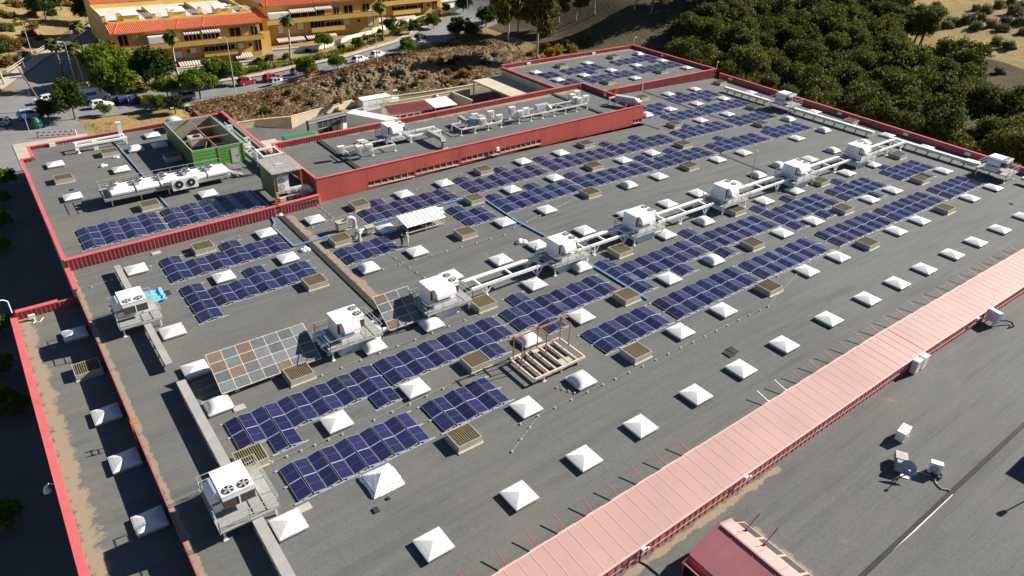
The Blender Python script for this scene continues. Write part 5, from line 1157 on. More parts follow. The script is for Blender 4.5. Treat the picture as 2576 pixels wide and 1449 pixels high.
gantry('small rusty pipe frame beside the curving silver duct', U(zq4(818, 505)), 2.2, 1.1, 0, 0, m_rustw)
p = U(zq4(580, 468)); o = thing('mast', 'thin grey mast at the back of the upper storey', 'mast', p); b = MB(); b.tube([(0, 0, 0), (0, 0, 3.4)], [.06, .04], 6); b.build('pole', m_rail, o); b = MB(); b.bar((-.4, 0, 3.0), (.4, 0, 3.0), .05); b.build('aerial', m_rail, o)
# ================================================================ front hall roof
fz = lambda x: zr(x) - 1.06
G = lambda x, y: roof(T(3, 3, x, y), -1.05)
p = G(1340, 55); ac('white condenser unit with a round vent at the top of the front hall', (p.x, p.y, fz(p.x)), (1.4, .7, .95), radians(8), m_white)
p = G(1660, 405); ac('small white condenser unit beside a coiled black hose', (p.x, p.y, fz(p.x)), (.85, .45, 1.05), radians(-62), m_white)
b = MB(); b.tube([(.35 * cos(a * .5), .35 * sin(a * .5), .1 + .004 * a) for a in range(40)], .05, 6); p = G(1690, 448); tag(b.build('coiled_hose', m_black, None, (p.x, p.y, fz(p.x))), 'coiled black hose beside the small condenser unit', 'hose')
def cable(label, pts, r=.045, mat=None):
    P = [roof(T(3, 3, *q), -1.02) for q in pts]; S = []
    for i in range(len(P) - 1):
        for k in range(4): S.append(P[i].lerp(P[i + 1], k / 4))
    S.append(P[-1]); b = MB(); b.tube(S, r, 6); tag(b.build('roof_cable', mat or m_rail), label, 'cable')
cable('grey cable snaking from the condenser unit to the dark joint', [(1670, 470), (1690, 520), (1740, 570), (1810, 580), (1850, 620)], .07); cable('grey cable running from the dish to the condenser unit', [(1420, 400), (1520, 400), (1600, 430), (1660, 440)])
cable('pale pipe laid along the dark joint of the front hall', [(1850, 628), (1460, 1000), (1110, 1305), (960, 1445)], .07, m_whiteold)
p = G(1370, 440); o = thing('satellite_dish', 'blue-grey satellite dish tilted on the front hall roof', 'satellite dish', (p.x, p.y, fz(p.x)), radians(-150)); b = MB(); V = []; n = 18
for j in range(5):
    for i in range(n): r = .62 * j / 4; a = 2 * pi * i / n; u, v = r * cos(a), r * sin(a); w_ = .35 * r * r; d = Vector((.75, 0, .66)); s_ = Vector((0, 1, 0)); t_ = d.cross(s_); c = Vector((0, 0, .85)) + s_ * u + t_ * v + d * w_; V.append(tuple(c))
b.mesh(V, [(j * n + i, j * n + (i + 1) % n, (j + 1) * n + (i + 1) % n, (j + 1) * n + i) for j in range(4) for i in range(n)]); b.build('dish', M('dish_grey', (.30, .36, .42), .5), o); b = MB(); b.bar((0, 0, 0), (-.05, 0, .8), .08); b.box(-.3, -.3, -.02, .3, .3, .05); b.build('stand', m_galv, o); b = MB(); b.bar((.05, 0, .4), (.7, 0, 1.15), .05); b.box(.62, -.08, 1.1, .78, .08, 1.25); b.build('feed_arm', m_rail, o)
p = G(1320, 370); o = thing('extract_fan', 'beige round roof fan with grey lid behind the satellite dish', 'extract fan', (p.x, p.y, fz(p.x)), radians(30)); b = MB(); b.tube([(-.2, .4, .55), (-.2, -.25, .55)], .42, 14, 0); b.box(-.4, -.3, 0, .3, .4, .3); b.build('casing', m_vent, o); b = MB(); b.box(.25, -.45, .3, 1.2, .45, .85); b.build('lid_box', m_curb, o); b = MB(); b.box(1.3, -.2, 0, 1.6, .2, .1); b.build('foot', m_vent, o)
p = roof(T(3, 2, 2235, 360), -1.05); ac('white condenser unit on a stand beside the pink gallery wall', (p.x, p.y, fz(p.x) + .35), (1.3, .5, 1.3), radians(75), m_white); b = MB(); b.bar((-.6, -.3, .3), (.9, -.3, .3), .07); b.bar((-.6, .4, .3), (.9, .4, .3), .07); [b.bar((x, y, -.02), (x, y, .3), .07) for x in (-.5, .8) for y in (-.3, .4)]; tag(b.build('unit_stand', m_rustw, None, (p.x, p.y, fz(p.x))), 'low rusty stand under the condenser unit by the pink gallery', 'stand')
b = MB(); b.tube([(0, 0, .5), (1.0, -.5, .45), (1.6, -.9, .2), (1.2, -1.3, .08), (.5, -1.1, .08)], .09, 8); tag(b.build('drain_hose', m_black, None, (p.x + .3, p.y - .4, fz(p.x))), 'black hose looping away from the condenser unit by the pink gallery', 'hose')
for q, l in (((1445, 790), 'left of two white boxes on the red side wall of the gallery'), ((1510, 745), 'right of two white boxes on the red side wall of the gallery')):
    p = roof(T(3, 2, *q), -.6); o = thing('wall_box', l, 'box', (p.x, -8.75, fz(p.x))); b = MB(); b.box(-.42, -.55, .05, .42, .0, 1.45); b.build('casing', m_whiteold, o); b = MB(); b.box(-.46, -.6, 1.45, .46, .0, 1.5); b.build('lid', m_white, o)
for q, l in (((2, 3, 1270, 1115), 'nearest'), ((2, 3, 2330, 425), 'middle'), ((3, 2, 2110, 300), 'farthest')): p = roof(T(*q), .4); b = MB(); b.box(-.18, -.3, -.1, .18, 0, .12); b.tube([(0, -.1, 0), (.25, -.3, .1), (.4, -.3, .02)], .06, 6); tag(b.build('gallery_lamp', m_white, None, (p.x, -8.62, zr(p.x) + .3)), '%s of the small white lamps on the gallery gutter edge' % l, 'lamp', 'lamps on the gallery edge')
b = MB(); p = roof(T(2, 3, 1240, 1180), -.3); b.tube([(p.x, -8.66, zr(p.x) + .2), (p.x, -8.68, fz(p.x) + .05), (p.x + .2, -9.2, fz(p.x) + .05), (p.x + .3, -10.2, fz(p.x) + .05), (p.x - .3, -10.9, fz(p.x) + .05)], .05, 6); tag(b.build('downpipe', m_black), 'black downpipe and hose on the gallery side wall', 'pipe')
# rose glazed lantern at the bottom edge
def lantern():
    o = thing('roof_lantern', 'rose sheet and glass roof lantern at the bottom edge of the picture', 'lantern'); zb = fz(23); y1, y0 = -11.0, -34; xa, xb, xc, xd, xe = 20.0, 21.1, 23.75, 25.2, 26.5
    zw, ze, zt_, zg = zb + 1.25, zb + 1.35, zb + 2.25, zb + 1.75
    S = [(xa, zb), (xa, zw), (xb - .25, zw + .05), (xc, zt_), (xd, zg + .05), (xe, zb + .9), (xe, zb)]
    b = MB(); b.face([(x, y1, z) for x, z in S]); b.build('end_wall', m_pinkd, o)
    b = MB(); b.hexa([(xb - .35, y0, zw - .02), (xc, y0, zt_ - .1), (xc, y1 + .15, zt_ - .1), (xb - .35, y1 + .15, zw - .02), (xb - .35, y0, zw + .1), (xc, y0, zt_), (xc, y1 + .15, zt_), (xb - .35, y1 + .15, zw + .1)]); rf = b.build('roof_slope', m_pinkd, o)
    b = MB(); b.hexa([(xc + .02, y0, zt_ - .1), (xd, y0, zg - .05), (xd, y1 + .15, zg - .05), (xc + .02, y1 + .15, zt_ - .1), (xc + .02, y0, zt_), (xd, y0, zg + .05), (xd, y1 + .15, zg + .05), (xc + .02, y1 + .15, zt_)]); r2_ = b.build('roof_slope', m_pink, o)  # sunward slope in the paler pink, its sheen put into the colour
    b = MB(); y = y1 - 1.1
    while y > y0: b.bar((xb - .3, y, zw + .115), (xc, y, zt_ + .015), .05, .03); b.bar((xc, y, zt_ + .015), (xd, y, zg + .065), .05, .03); y -= 1.75
    b.bar((xc, y0, zt_ + .03), (xc, y1 + .2, zt_ + .03), .14, .06); b.bar((xb - .32, y1 + .1, zw + .12), (xc, y1 + .1, zt_ + .04), .16, .06); b.bar((xc, y1 + .1, zt_ + .04), (xd, y1 + .1, zg + .08), .16, .06); b.build('ridge_trim', m_pinkd, o)
    y = y1 - .15; k = 0
    while y > y0:
        f_ = MB(); f_.hexa([(xd + .02, y - 1.75, zg - .08), (xe, y - 1.75, zb + .85), (xe, y, zb + .85), (xd + .02, y, zg - .08), (xd + .02, y - 1.75, zg), (xe, y - 1.75, zb + .93), (xe, y, zb + .93), (xd + .02, y, zg)]); fr = f_.build('window', m_pink, o)
        g = MB(); a, c = Vector((xd + .02, 0, zg)), Vector((xe, 0, zb + .93)); u, v = a.lerp(c, .12), a.lerp(c, .9); g.face([(u.x, y - 1.65, u.z + .012), (v.x, y - 1.65, v.z + .012), (v.x, y - .1, v.z + .012), (u.x, y - .1, u.z + .012)]); g.build('pane', M('sky_glass', (.045, .06, .06), .1, .3, 1), fr)
        f_ = MB(); f_.box(xa - .02, y - 1.75, zb, xa + .06, y, zw); fr = f_.build('window', m_pinkd, o); g = MB(); g.box(xa - .05, y - 1.66, zb + .2, xa - .02, y - .09, zw - .1); g.build('pane', m_glass, fr); y -= 1.75
    b = MB(); b.box(xb - .4, y0, zb + .2, xb - .3, y1, zw); b.box(xe - .1, y0, zb, xe, y1 - .05, zb + .86); b.build('side_wall', m_pinkd, o)
    for i, y in enumerate((-12.1, -13.6)): 
        q = thing('leaning_post', 'thin dark red post on the roof lantern, %s' % ('nearer the gallery' if i == 0 else 'nearer the bottom edge'), 'post', (xd + .05, y, zg), 0, 'posts on the roof lantern'); b = MB(); b.box(-.08, -.08, 0, .08, .08, .3); b.build('bracket', mp_, q); b = MB(); b.bar((0, 0, .25), (.85, -.15, 1.35), .05); b.build('rod', mp_, q)
lantern()

p = G(2480, 430); q = Vector((p.x + 3.0, p.y - .6, fz(p.x))); o = thing('edge_shadow_box', 'unseen grey box past the right edge, added to shade the front hall roof', 'cabinet', q, 0); b = MB(); b.box(0, -3.2, 0, 3, .4, 2.0); b.build('casing', m_galv, o); b = MB(); b.box(-.05, -3.25, 2.0, 3.05, .45, 2.06); b.build('lid', m_white, o)  # unseen box added so that its shadow darkens the roof edge
p = G(2350, 815); o = thing('roof_lamp_post', 'tall lamp post on the front hall roof just past the right edge', 'lamp post', (p.x + 9.2, p.y - 1.8, fz(p.x))); b = MB(); b.tube([(0, 0, 0), (0, 0, 5.4)], [.07, .05], 8); b.build('pole', m_rail, o); b = MB(); b.tube([(0, 0, 5.3), (0, 0, 5.7)], [.16, .22], 10); b.build('lamp_head', m_galv, o)
# ================================================================ yard behind the upper storey
struct((lambda b: (b.face([(23.8, 70.9, -6.9), (97, 72.5, -6.9), (97, 103, -6.9), (23.8, 103.4, -6.9)]), b.build('yard', M('yard_concrete', (.30, .27, .22), .95, .15, .3)))[1])(MB()))
def wall_run(label, name, pts, z0, z1, th, mat, copm=None, cat='wall'):
    o = thing(name, label, cat, (pts[0][0], pts[0][1], z0)); b = MB(); c = MB()
    for p, q in zip(pts, pts[1:]):
        a, e = Vector((p[0] - pts[0][0], p[1] - pts[0][1], (z1 - z0) / 2)), Vector((q[0] - pts[0][0], q[1] - pts[0][1], (z1 - z0) / 2)); b.bar(a, e, th, z1 - z0); up = Vector((0, 0, (z1 - z0) / 2 + .05)); c.bar(a + up, e + up, th + .1, .1)
    b.build('panel', mat, o); c.build('coping', copm or m_beige, o); return o
wall_run('long beige retaining wall at the foot of the rocky bank', 'retaining_wall', [(24.0, 101.4), (31, 101.2), (37, 99.8), (45, 101.8), (52, 103.6), (57, 102.0), (72, 100.8), (96, 100.6)], -7.5, -3.45, .35, m_beige)
wall_run('lower inner beige wall of the loading yard', 'yard_wall', [(55.2, 98.6), (71.5, 98.8), (76.5, 98.6)], -7.2, -3.55, .25, m_beige); wall_run('short beige cross wall beside the canopy', 'yard_wall', [(72.2, 98.6), (72.6, 92)], -7.2, -3.7, .25, m_beige)
# container
p = flat(T(1, 0, 400, 1400), -4.4); q = flat(T(1, 0, 620, 1350), -4.4); r_ = flat(T(1, 0, 250, 1350), -4.4)
o = thing('shipping_container', 'green corrugated container standing in the loading yard', 'container', (r_.x - .3, p.y, -6.9), radians(2)); b = MB(); Lc, Dc = 6.2, 2.5; b.box(.1, .1, .1, Lc - .1, Dc - .1, 2.5); mg_ = M('container_green', (.06, .30, .19), .6, .15, 1)
for i in range(16): x = .2 + i * (Lc - .4) / 16; b.box(x, .02, .15, x + .2, .1, 2.45); b.box(x, Dc - .1, .15, x + .2, Dc - .02, 2.45); b.box(x, .1, 2.5, x + .2, Dc - .1, 2.56)
b.build('body', mg_, o); b = MB()
for x in (0, Lc - .12):
    for y in (0, Dc - .12): b.box(x, y, 0, x + .12, y + .12, 2.6)
b.bar((0, .06, 2.54), (Lc, .06, 2.54), .12); b.bar((0, Dc - .06, 2.54), (Lc, Dc - .06, 2.54), .12); b.build('corner_frame', mg_, o)
o = thing('flat_roof_shed', 'low grey flat-roofed shed beside the green container', 'shed', (24.6, 84, -6.9)); b = MB(); b.box(0, 0, 0, 6, 7.5, 2.6); b.build('wall', m_beige, o); b = MB(); b.box(-.25, -.25, 2.6, 6.25, 7.75, 2.8); b.build('roof', m_concrete, o)
# lorries
def wheel_mb(r=.5, w_=.35):
    b = MB(); b.tube([(0, -w_ / 2, 0), (0, w_ / 2, 0)], r, 16); return b
def lorry(label, loc, rz, L_, text=None, cab=False, h=4.0):
    o = thing('lorry', label, 'lorry', loc, rz); b = MB(); b.box(0, -1.27, 1.1, L_, 1.27, h); b.build('box_body', m_white, o); b = MB()
    for y in (-1.28, 1.28):
        b.bar((0, y, h - .05), (L_, y, h - .05), .06, .1); b.bar((0, y, 1.15), (L_, y, 1.15), .06, .12)
    b.build('side_rail', m_galv, o); b = MB(); b.box(.2, -.5, .7, L_ - .2, .5, 1.05); b.build('chassis', m_dark, o)
    for x in ((1.6, 2.9) if L_ < 9 else (1.5, 2.8, 4.1, L_ - 2)):
        for y in (-1.1, 1.1): wheel_mb().build('wheel', m_tyre, o, (x, y, .5))
    b = MB(); b.box(-.03, -1.2, 1.2, 0, -.02, h - .1); b.box(-.03, .02, 1.2, 0, 1.2, h - .1); b.build('rear_door', m_whiteold, o)
    if cab: 
        b = MB(); b.hexa([(L_ + .2, -1.2, .6), (L_ + 2.2, -1.2, .6), (L_ + 2.2, 1.2, .6), (L_ + .2, 1.2, .6), (L_ + .2, -1.15, 3.3), (L_ + 1.7, -1.15, 3.3), (L_ + 1.7, 1.15, 3.3), (L_ + .2, 1.15, 3.3)]); b.build('cab', m_white, o); b = MB(); b.hexa([(L_ + 1.92, -1.05, 1.9), (L_ + 2.05, -1.05, 1.9), (L_ + 2.05, 1.05, 1.9), (L_ + 1.92, 1.05, 1.9), (L_ + 1.72, -1.05, 3.1), (L_ + 1.84, -1.05, 3.1), (L_ + 1.84, 1.05, 3.1), (L_ + 1.72, 1.05, 3.1)]); b.build('windscreen', m_glass, o); wheel_mb().build('wheel', m_tyre, o, (L_ + 1.2, -1.1, .5)); wheel_mb().build('wheel', m_tyre, o, (L_ + 1.2, 1.1, .5))
        b = MB(); b.box(L_ - 2.0, -1.30, 1.6, L_ - 1.0, -1.275, 3.7); b.build('side_door', m_whiteold, o)
    if text:
        cu = bpy.data.curves.new('lettering', 'FONT'); cu.body = text; cu.size = 1.15; t = bpy.data.objects.new('t', cu); COL.objects.link(t); dg = bpy.context.evaluated_depsgraph_get(); me = bpy.data.meshes.new_from_object(t.evaluated_get(dg)); bpy.data.objects.remove(t); me.materials.clear(); me.materials.append(M('grey_lettering', (.35, .36, .37), .6)); e = link('lettering', me, o, (1.3, -1.29, 2.5), (pi / 2, 0, 0))
a, c = flat(T(1, 0, 920, 1110), -2.9), flat(T(1, 0, 1490, 1190), -2.9)
lorry('long white lorry trailer parked against the red upper storey', (a.x + .2, a.y - .6, -6.9), atan2(c.y - a.y, c.x - a.x) - .12, 13.2)
a, c = flat(T(1, 0, 1030, 1065), -4.2), flat(T(1, 0, 1240, 1120), -6.2)
q = flat(T(1, 0, 1000, 985), -2.95); lorry('white box lorry with grey lettering behind the long trailer', (q.x + .3, q.y - 1.3, -6.9), radians(2), 6.6, 'Logista', True, 3.95)
# truss frame screen
o = thing('truss_gate', 'dark steel truss portal and framed screen over the loading yard', 'gate', (38.5, 95.5, -6.9)); b = MB(); Lg = 18.5; hg = 3.6
for z in (hg - .55, hg): b.bar((0, 0, z), (Lg, 3.2, z), .16)
for i in range(10): b.bar((Lg * i / 10, 3.2 * i / 10, hg - .55), (Lg * (i + .5) / 10, 3.2 * (i + .5) / 10, hg), .07); b.bar((Lg * (i + .5) / 10, 3.2 * (i + .5) / 10, hg), (Lg * (i + 1) / 10, 3.2 * (i + 1) / 10, hg - .55), .07)
b.build('truss', m_rail, o)
for t in (0, 1): b = MB(); b.bar((Lg * t, 3.2 * t, 0), (Lg * t, 3.2 * t, hg), .3); b.build('post', m_dark, o)
b = MB(); b.bar((2, .55, 1.5), (10, 1.9, 1.5), .06, 2.9); b.build('screen', M('dark_mesh', (.05, .045, .04), .9), o); b = MB()
for i in range(8): b.bar((2 + 8 * i / 7, .5 + 1.35 * i / 7, .05), (2 + 8 * i / 7, .5 + 1.35 * i / 7, 3.0), .1)
for z in (.2, 1.5, 2.9): b.bar((2, .45, z), (10, 1.8, z), .1)
b.build('screen_frame', m_rail, o)
for i in range(3): b = MB(); b.bar((5.2 + i * 1.15, .98 + i * .195, .9), (6.2 + i * 1.15, 1.15 + i * .195, .9), .03, 1.1); b.build('notice_panel', m_white, o)
# maroon tiled stall, awning, canopy, parasol
q0, q1 = flat(T(1, 0, 1310, 1110), -4.0), flat(T(1, 0, 1720, 1050), -4.0)
o = thing('tiled_stall', 'small yard building with maroon corrugated lean-to roof and white windows', 'stall', (q0.x, q0.y - 1.8, -6.9), atan2(q1.y - q0.y, q1.x - q0.x)); Ls = (q1 - q0).length; b = MB(); n = 40
for i in range(n): x0 = Ls * i / n; x1 = Ls * (i + .5) / n; x2 = Ls * (i + 1) / n; [b.face([(u, -.4, 2.5 + za_), (v, -.4, 2.5 + zb_), (v, 3.2, 3.3 + zb_), (u, 3.2, 3.3 + za_)]) for u, v, za_, zb_ in ((x0, x1, 0, .06), (x1, x2, .06, 0))]
b.build('roof', M('maroon_roof', (.22, .05, .045), .6, .2, 1), o); b = MB(); b.box(.3, .2, 0, Ls * .75, 3, 2.4); b.build('wall', m_white, o)
for i in range(5): w_ = MB(); w_.box(.7 + i * 1.5, .15, 1.0, 1.8 + i * 1.5, .2, 2.0); w_.build('window', m_glass, o)
q0 = [flat(T(1, 0, *q), -4.2) for q in ((1800, 1075), (2005, 1055), (1945, 1000))]; o = thing('awning_sheet', 'pale flat sheet awning leaning on the yard wall', 'awning', (q0[0].x, q0[0].y, -6.9), 0); b = MB(); b.hexa([(0, 0, 2.4), (5.2, -.3, 2.4), (5.2, 4.2, 3.0), (0, 4.2, 3.0), (0, 0, 2.5), (5.2, -.3, 2.5), (5.2, 4.2, 3.1), (0, 4.2, 3.1)]); b.build('sheet', m_whiteold, o); [(lambda b: (b.bar((x, y, 0), (x, y, 2.4), .1), b.build('post', m_rail, o)))(MB()) for x, y in ((.1, .1), (5.1, 0))]
CX0, CX1, CY0, CY1, CZ = 76.6, 86.6, 83.6, 98.0, -1.55
o = thing('loading_canopy', 'flat beige loading canopy on steel posts between wall and far extension', 'canopy', (CX0, CY0, -6.9)); b = MB(); H = CZ + 6.9; b.box(0, 0, H - .25, CX1 - CX0, CY1 - CY0, H - .02); b.build('roof_edge', m_concrete, o); b = MB(); b.box(.1, .1, H - .02, CX1 - CX0 - .1, CY1 - CY0 - .1, H + .03); b.build('roof_sheet', M('beige_roof_sheet', (.47, .42, .32), .9, .1, .3), o)
for x in (.3, 5, CX1 - CX0 - .3):
    for y in (.3, CY1 - CY0 - .3): b = MB(); b.bar((x, y, 0), (x, y, H - .25), .2); b.build('post', m_rail, o)
for i, y in enumerate((2.5, 5, 7.5, 10, 12.5)): b = MB(); b.bar((.3, y, H - .35), (CX1 - CX0, y, H - .35), .15, .2); b.build('joist', m_rail, o)
for i, (x, y, c) in enumerate(((78, 90, (.10, .30, .38)), (78.3, 93, (.3, .1, .1)), (77.8, 87, (.25, .25, .28)))):
    o = thing('pallet_stack', 'wrapped pallet %s from the front under the beige canopy' % ORD[[1, 2, 0][i]], 'pallet', (x, y, -6.9), 0, 'pallets under the canopy'); b = MB(); b.box(-.6, -.5, .15, .6, .5, 1.5 + .2 * i); b.build('wrapped_goods', M('goods%d' % i, c, .4, .3, 3), o); b = MB(); [b.box(-.6, y_, 0, .6, y_ + .12, .15) for y_ in (-.5, -.06, .38)]; b.build('pallet', m_rustw, o)
q = flat(T(1, 0, 1710, 1010), -4.6)
for l, dx, s in (('heap of white and blue plastic sacks behind the maroon roof', 0, .9), ('tall blue-white wrapped bundle behind the maroon roof', 2.0, .8)):
    b = MB(); random.seed(4); V = []; m_ = 10
    for j in range(7):
        for i in range(m_): a = 2 * pi * i / m_; t = j / 6 * pi / 2; rr = s * cos(t) * (1 + .3 * (hash2(i, j + int(dx * 5)) - .5)); V.append((rr * cos(a), rr * sin(a), 2.3 * s * sin(t) * (1.4 if dx else .8)))
    b.mesh(V, [(j * m_ + i, j * m_ + (i + 1) % m_, (j + 1) * m_ + (i + 1) % m_, (j + 1) * m_ + i) for j in range(6) for i in range(m_)]); tag(b.build('wrapped_bundle', m_film if not dx else M('blue_film', (.42, .52, .64), .35, .2, 3), None, (q.x + dx, q.y - .8, -6.9 + 1.0)), l, 'bundle')
q = flat(T(1, 0, 1400, 1000), -4.3); o = thing('road_sign', 'round red-rimmed sign with a white plate below on the yard wall', 'sign', (q.x, q.y, -4.6)); b = MB(); b.tube([(0, 0, 0), (0, 0, 3.4)], .05, 6); b.build('pole', m_rail, o); b = MB(); b.tube([(0, -.06, 3.1), (0, -.1, 3.1)], .48, 18); sg = b.build('sign_disc', m_crim, o); b = MB(); b.tube([(0, -.1, 3.1), (0, -.11, 3.1)], .34, 16); b.build('sign_face', M('sign_blue', (.30, .16, .28), .5), sg); b = MB(); b.bar((-.24, -.115, 2.86), (.24, -.115, 3.34), .07, .01); b.build('sign_bar', m_crim, sg); b = MB(); b.box(-.5, -.1, 2.05, .5, -.06, 2.4); b.build('plate', m_white, o)
for i, (x, z) in enumerate([(25.5 + k * 3.4, 0) for k in range(14)]):
    y = lerp_tab(YW, x) - .2; b = MB(); b.tube([(0, 0, 0), (0, 0, 1.3), (.12, -.2, 1.6), (.3, -.35, 1.65)], .04, 5); tag(b.build('fence_post', m_rail, None, (x, y, -3.4)), 'bent grey fence post on top of the long retaining wall', 'fence post', 'bent posts on the retaining wall')
# ================================================================ cars
m_cglass = glassy('car_glass', (.012, .015, .018), .05, .6)
def paint(nm, c, rough=.22, metal=0): 
    m, n, b, L = nodes(nm); b.inputs['Base Color'].default_value = c + (1,); b.inputs['Roughness'].default_value = rough; b.inputs['Metallic'].default_value = metal; b.inputs['Coat Weight'].default_value = .6; b.inputs['Coat Roughness'].default_value = .06; return m
P_white, P_red, P_grey, P_silver, P_black, P_blue = paint('car_white', (.78, .78, .78)), paint('car_red', (.50, .012, .02)), paint('car_grey', (.16, .19, .20)), paint('car_silver', (.42, .45, .48), .3, .4), paint('car_black', (.015, .015, .018)), paint('car_pale_blue', (.40, .48, .56), .3, .2)
#            x, half width, z low, z belt, half roof width, z roof
KINDS = {'hatch': [(-2.0, .70, .35, .80, .66, .82), (-1.85, .80, .22, .92, .60, 1.05), (-1.45, .84, .20, .95, .60, 1.42), (-.6, .85, .20, .95, .62, 1.50), (.25, .85, .20, .93, .60, 1.42), (.95, .84, .20, .90, .62, .98), (1.6, .80, .22, .78, .62, .82), (2.0, .66, .32, .62, .55, .66)],
         'estate': [(-2.25, .72, .35, .82, .66, .84), (-2.1, .82, .22, .95, .60, 1.20), (-1.75, .86, .20, .97, .60, 1.48), (-.6, .87, .20, .97, .62, 1.52), (.35, .87, .20, .95, .60, 1.42), (1.05, .86, .20, .92, .64, 1.0), (1.85, .82, .22, .80, .64, .84), (2.25, .66, .32, .62, .55, .66)],
         'van': [(-2.7, .92, .35, 1.35, .85, 2.35), (-2.6, .97, .25, 1.4, .88, 2.45), (-1.0, .98, .22, 1.4, .88, 2.5), (.9, .98, .22, 1.4, .86, 2.45), (1.25, .97, .22, 1.35, .80, 2.25), (2.0, .95, .24, 1.25, .80, 1.32), (2.5, .88, .28, 1.0, .75, 1.05), (2.68, .75, .35, .75, .65, .8)]}
def make_car(label, loc, rz, kind, pm, group='cars parked along the street', name='parked_car', rails=False):
    S = KINDS[kind]; o = thing(name, label, 'van' if kind == 'van' else 'car', loc, rz, group); b = MB(); g = MB(); body = []
    rings = [[(x, -w_, z0), (x, -w_, zb), (x, -wr, zt_), (x, wr, zt_), (x, w_, zb), (x, w_, z0)] for x, w_, z0, zb, wr, zt_ in S]
    for (A, B), s0, s1 in zip(zip(rings, rings[1:]), S, S[1:]):
        for i in range(5):
            q = [A[i], B[i], B[i + 1], A[i + 1]]; gl = False
            if i in (1, 3) and s0[5] - s0[3] > .25 and s1[5] - s1[3] > .25 and (kind != 'van' or s0[0] > .5): gl = True
            if i == 2 and abs(s1[5] - s0[5]) > .2 and kind != 'van': gl = True
            if i == 2 and kind == 'van' and 1.2 < s0[0] < 1.3: gl = True
            b.face(q)
            if gl:
                c = sum((Vector(p) for p in q), Vector()) / 4; n_ = (Vector(q[1]) - Vector(q[0])).cross(Vector(q[3]) - Vector(q[0])).normalized(); n_ = n_ if n_.dot(c - Vector((c.x, 0, .7))) > 0 else -n_
                g.face([c + (Vector(p) - c) * .88 + n_ * .012 for p in q])
        b.face([A[5], B[5], B[0], A[0]])
    b.face(rings[0]); b.face(rings[-1][::-1]); b.build('body', pm, o); g.build('window_glass', m_cglass, o)
    L0, L1 = S[0][0], S[-1][0]; r = .32 if kind != 'van' else .36
    for x in (L0 + .78, L1 - .85):
        for y in (-S[3][1] + .08, S[3][1] - .08): wh = wheel_mb(r, .22).build('wheel', m_tyre, o, (x, y, r)); d = MB(); s_ = 1 if y > 0 else -1; d.tube([(0, .112 * s_, 0), (0, .125 * s_, 0)], r * .62, 12); d.build('rim', m_rim, wh)
    for y in (-.55, .55):
        d = MB(); d.box(L1 - .13, y - .16, .55, L1 - .03, y + .16, .68); d.build('headlight', m_lamp_w, o); d = MB(); z = .85 if kind != 'van' else .95; d.box(L0 - .01, y - .12, z - .1, L0 + .1, y + .14, z + .08); d.build('tail_light', m_lamp_r, o)
    if rails: d = MB(); [d.bar((-1.6, y, 1.54), (.2, y, 1.50), .05) for y in (-.55, .55)]; d.bar((-1.2, -.3, 1.58), (.1, -.3, 1.54), .3, .05); d.build('roof_rack', m_white, o)
    return o
def car_at(label, D, kind, pm, rz, **k): p = hit(D); p.y = max(p.y, lerp_tab(YE, p.x) + 1.25) if p.x > 34 else p.y; p.z = base_g(p.x, p.y) + .13; return make_car(label, p, rz, kind, pm, **k)
RS = atan2(130.8 - 122.6, 85 - 59); RL = atan2(122.6 - 116.8, 59 - 37); TX = lambda x, y: T(1, 0, x, y)
car_at('red hatchback parked on the far side of the street left of the grey one', TX(165, 810), 'hatch', P_red, RL + .05); car_at('silver hatchback parked at the near kerb in front of the red one', TX(240, 865), 'hatch', P_silver, RL)
car_at('grey hatchback on the far side between the street trees', TX(440, 745), 'hatch', P_grey, RL); car_at('bright red hatchback parked at the near kerb behind a street tree', TX(610, 775), 'hatch', P_red, RL + .05)
car_at('small white hatchback parked left of the lamp post', TX(1125, 660), 'hatch', P_white, RS); car_at('larger white hatchback parked right of the lamp post', TX(1310, 620), 'hatch', P_white, RS)
car_at('tall white panel van parked at the near kerb', TX(1635, 520), 'van', P_white, RS); car_at('black saloon in the shade of a street tree', TX(1650, 400), 'estate', P_black, RS + .3)
car_at('red hatchback seen from behind far along the street', TX(2020, 350), 'hatch', P_red, RS + .5); car_at('grey car under the trees at the far end of the street', TX(2140, 225), 'hatch', P_silver, RS + .5)
car_at('dark grey saloon parked behind the small round tree', T(0, 0, 1850, 1005), 'estate', P_grey, pi + .05); car_at('dark red small car parked beside the street lamp', T(0, 0, 2490, 850), 'hatch', paint('car_dark_red', (.30, .01, .03)), .15)
car_at('silver estate car with roof rack driving on the side road', T(0, 0, 330, 1190), 'estate', P_silver, .15, group='cars on the side road', rails=True); car_at('pale car half hidden behind the big near tree', T(0, 0, 460, 1040), 'estate', P_white, pi + .1, group='cars on the side road')
car_at('dark car cut off by the left edge of the picture', T(0, 0, -15, 1260), 'estate', P_grey, radians(140), group='cars on the side road'); v = car_at('blue and white delivery van parked under the trees', T(0, 0, 960, 1010), 'van', P_white, 0.1, group='cars on the side road'); b = MB(); b.box(-2.2, -1.0, 1.2, .3, -.985, 1.8); b.build('blue_panel', paint('van_blue', (.03, .16, .45)), v)
car_at('white car behind the thin staked tree', T(0, 0, 1030, 1085), 'hatch', P_white, 0.1, group='cars on the side road')
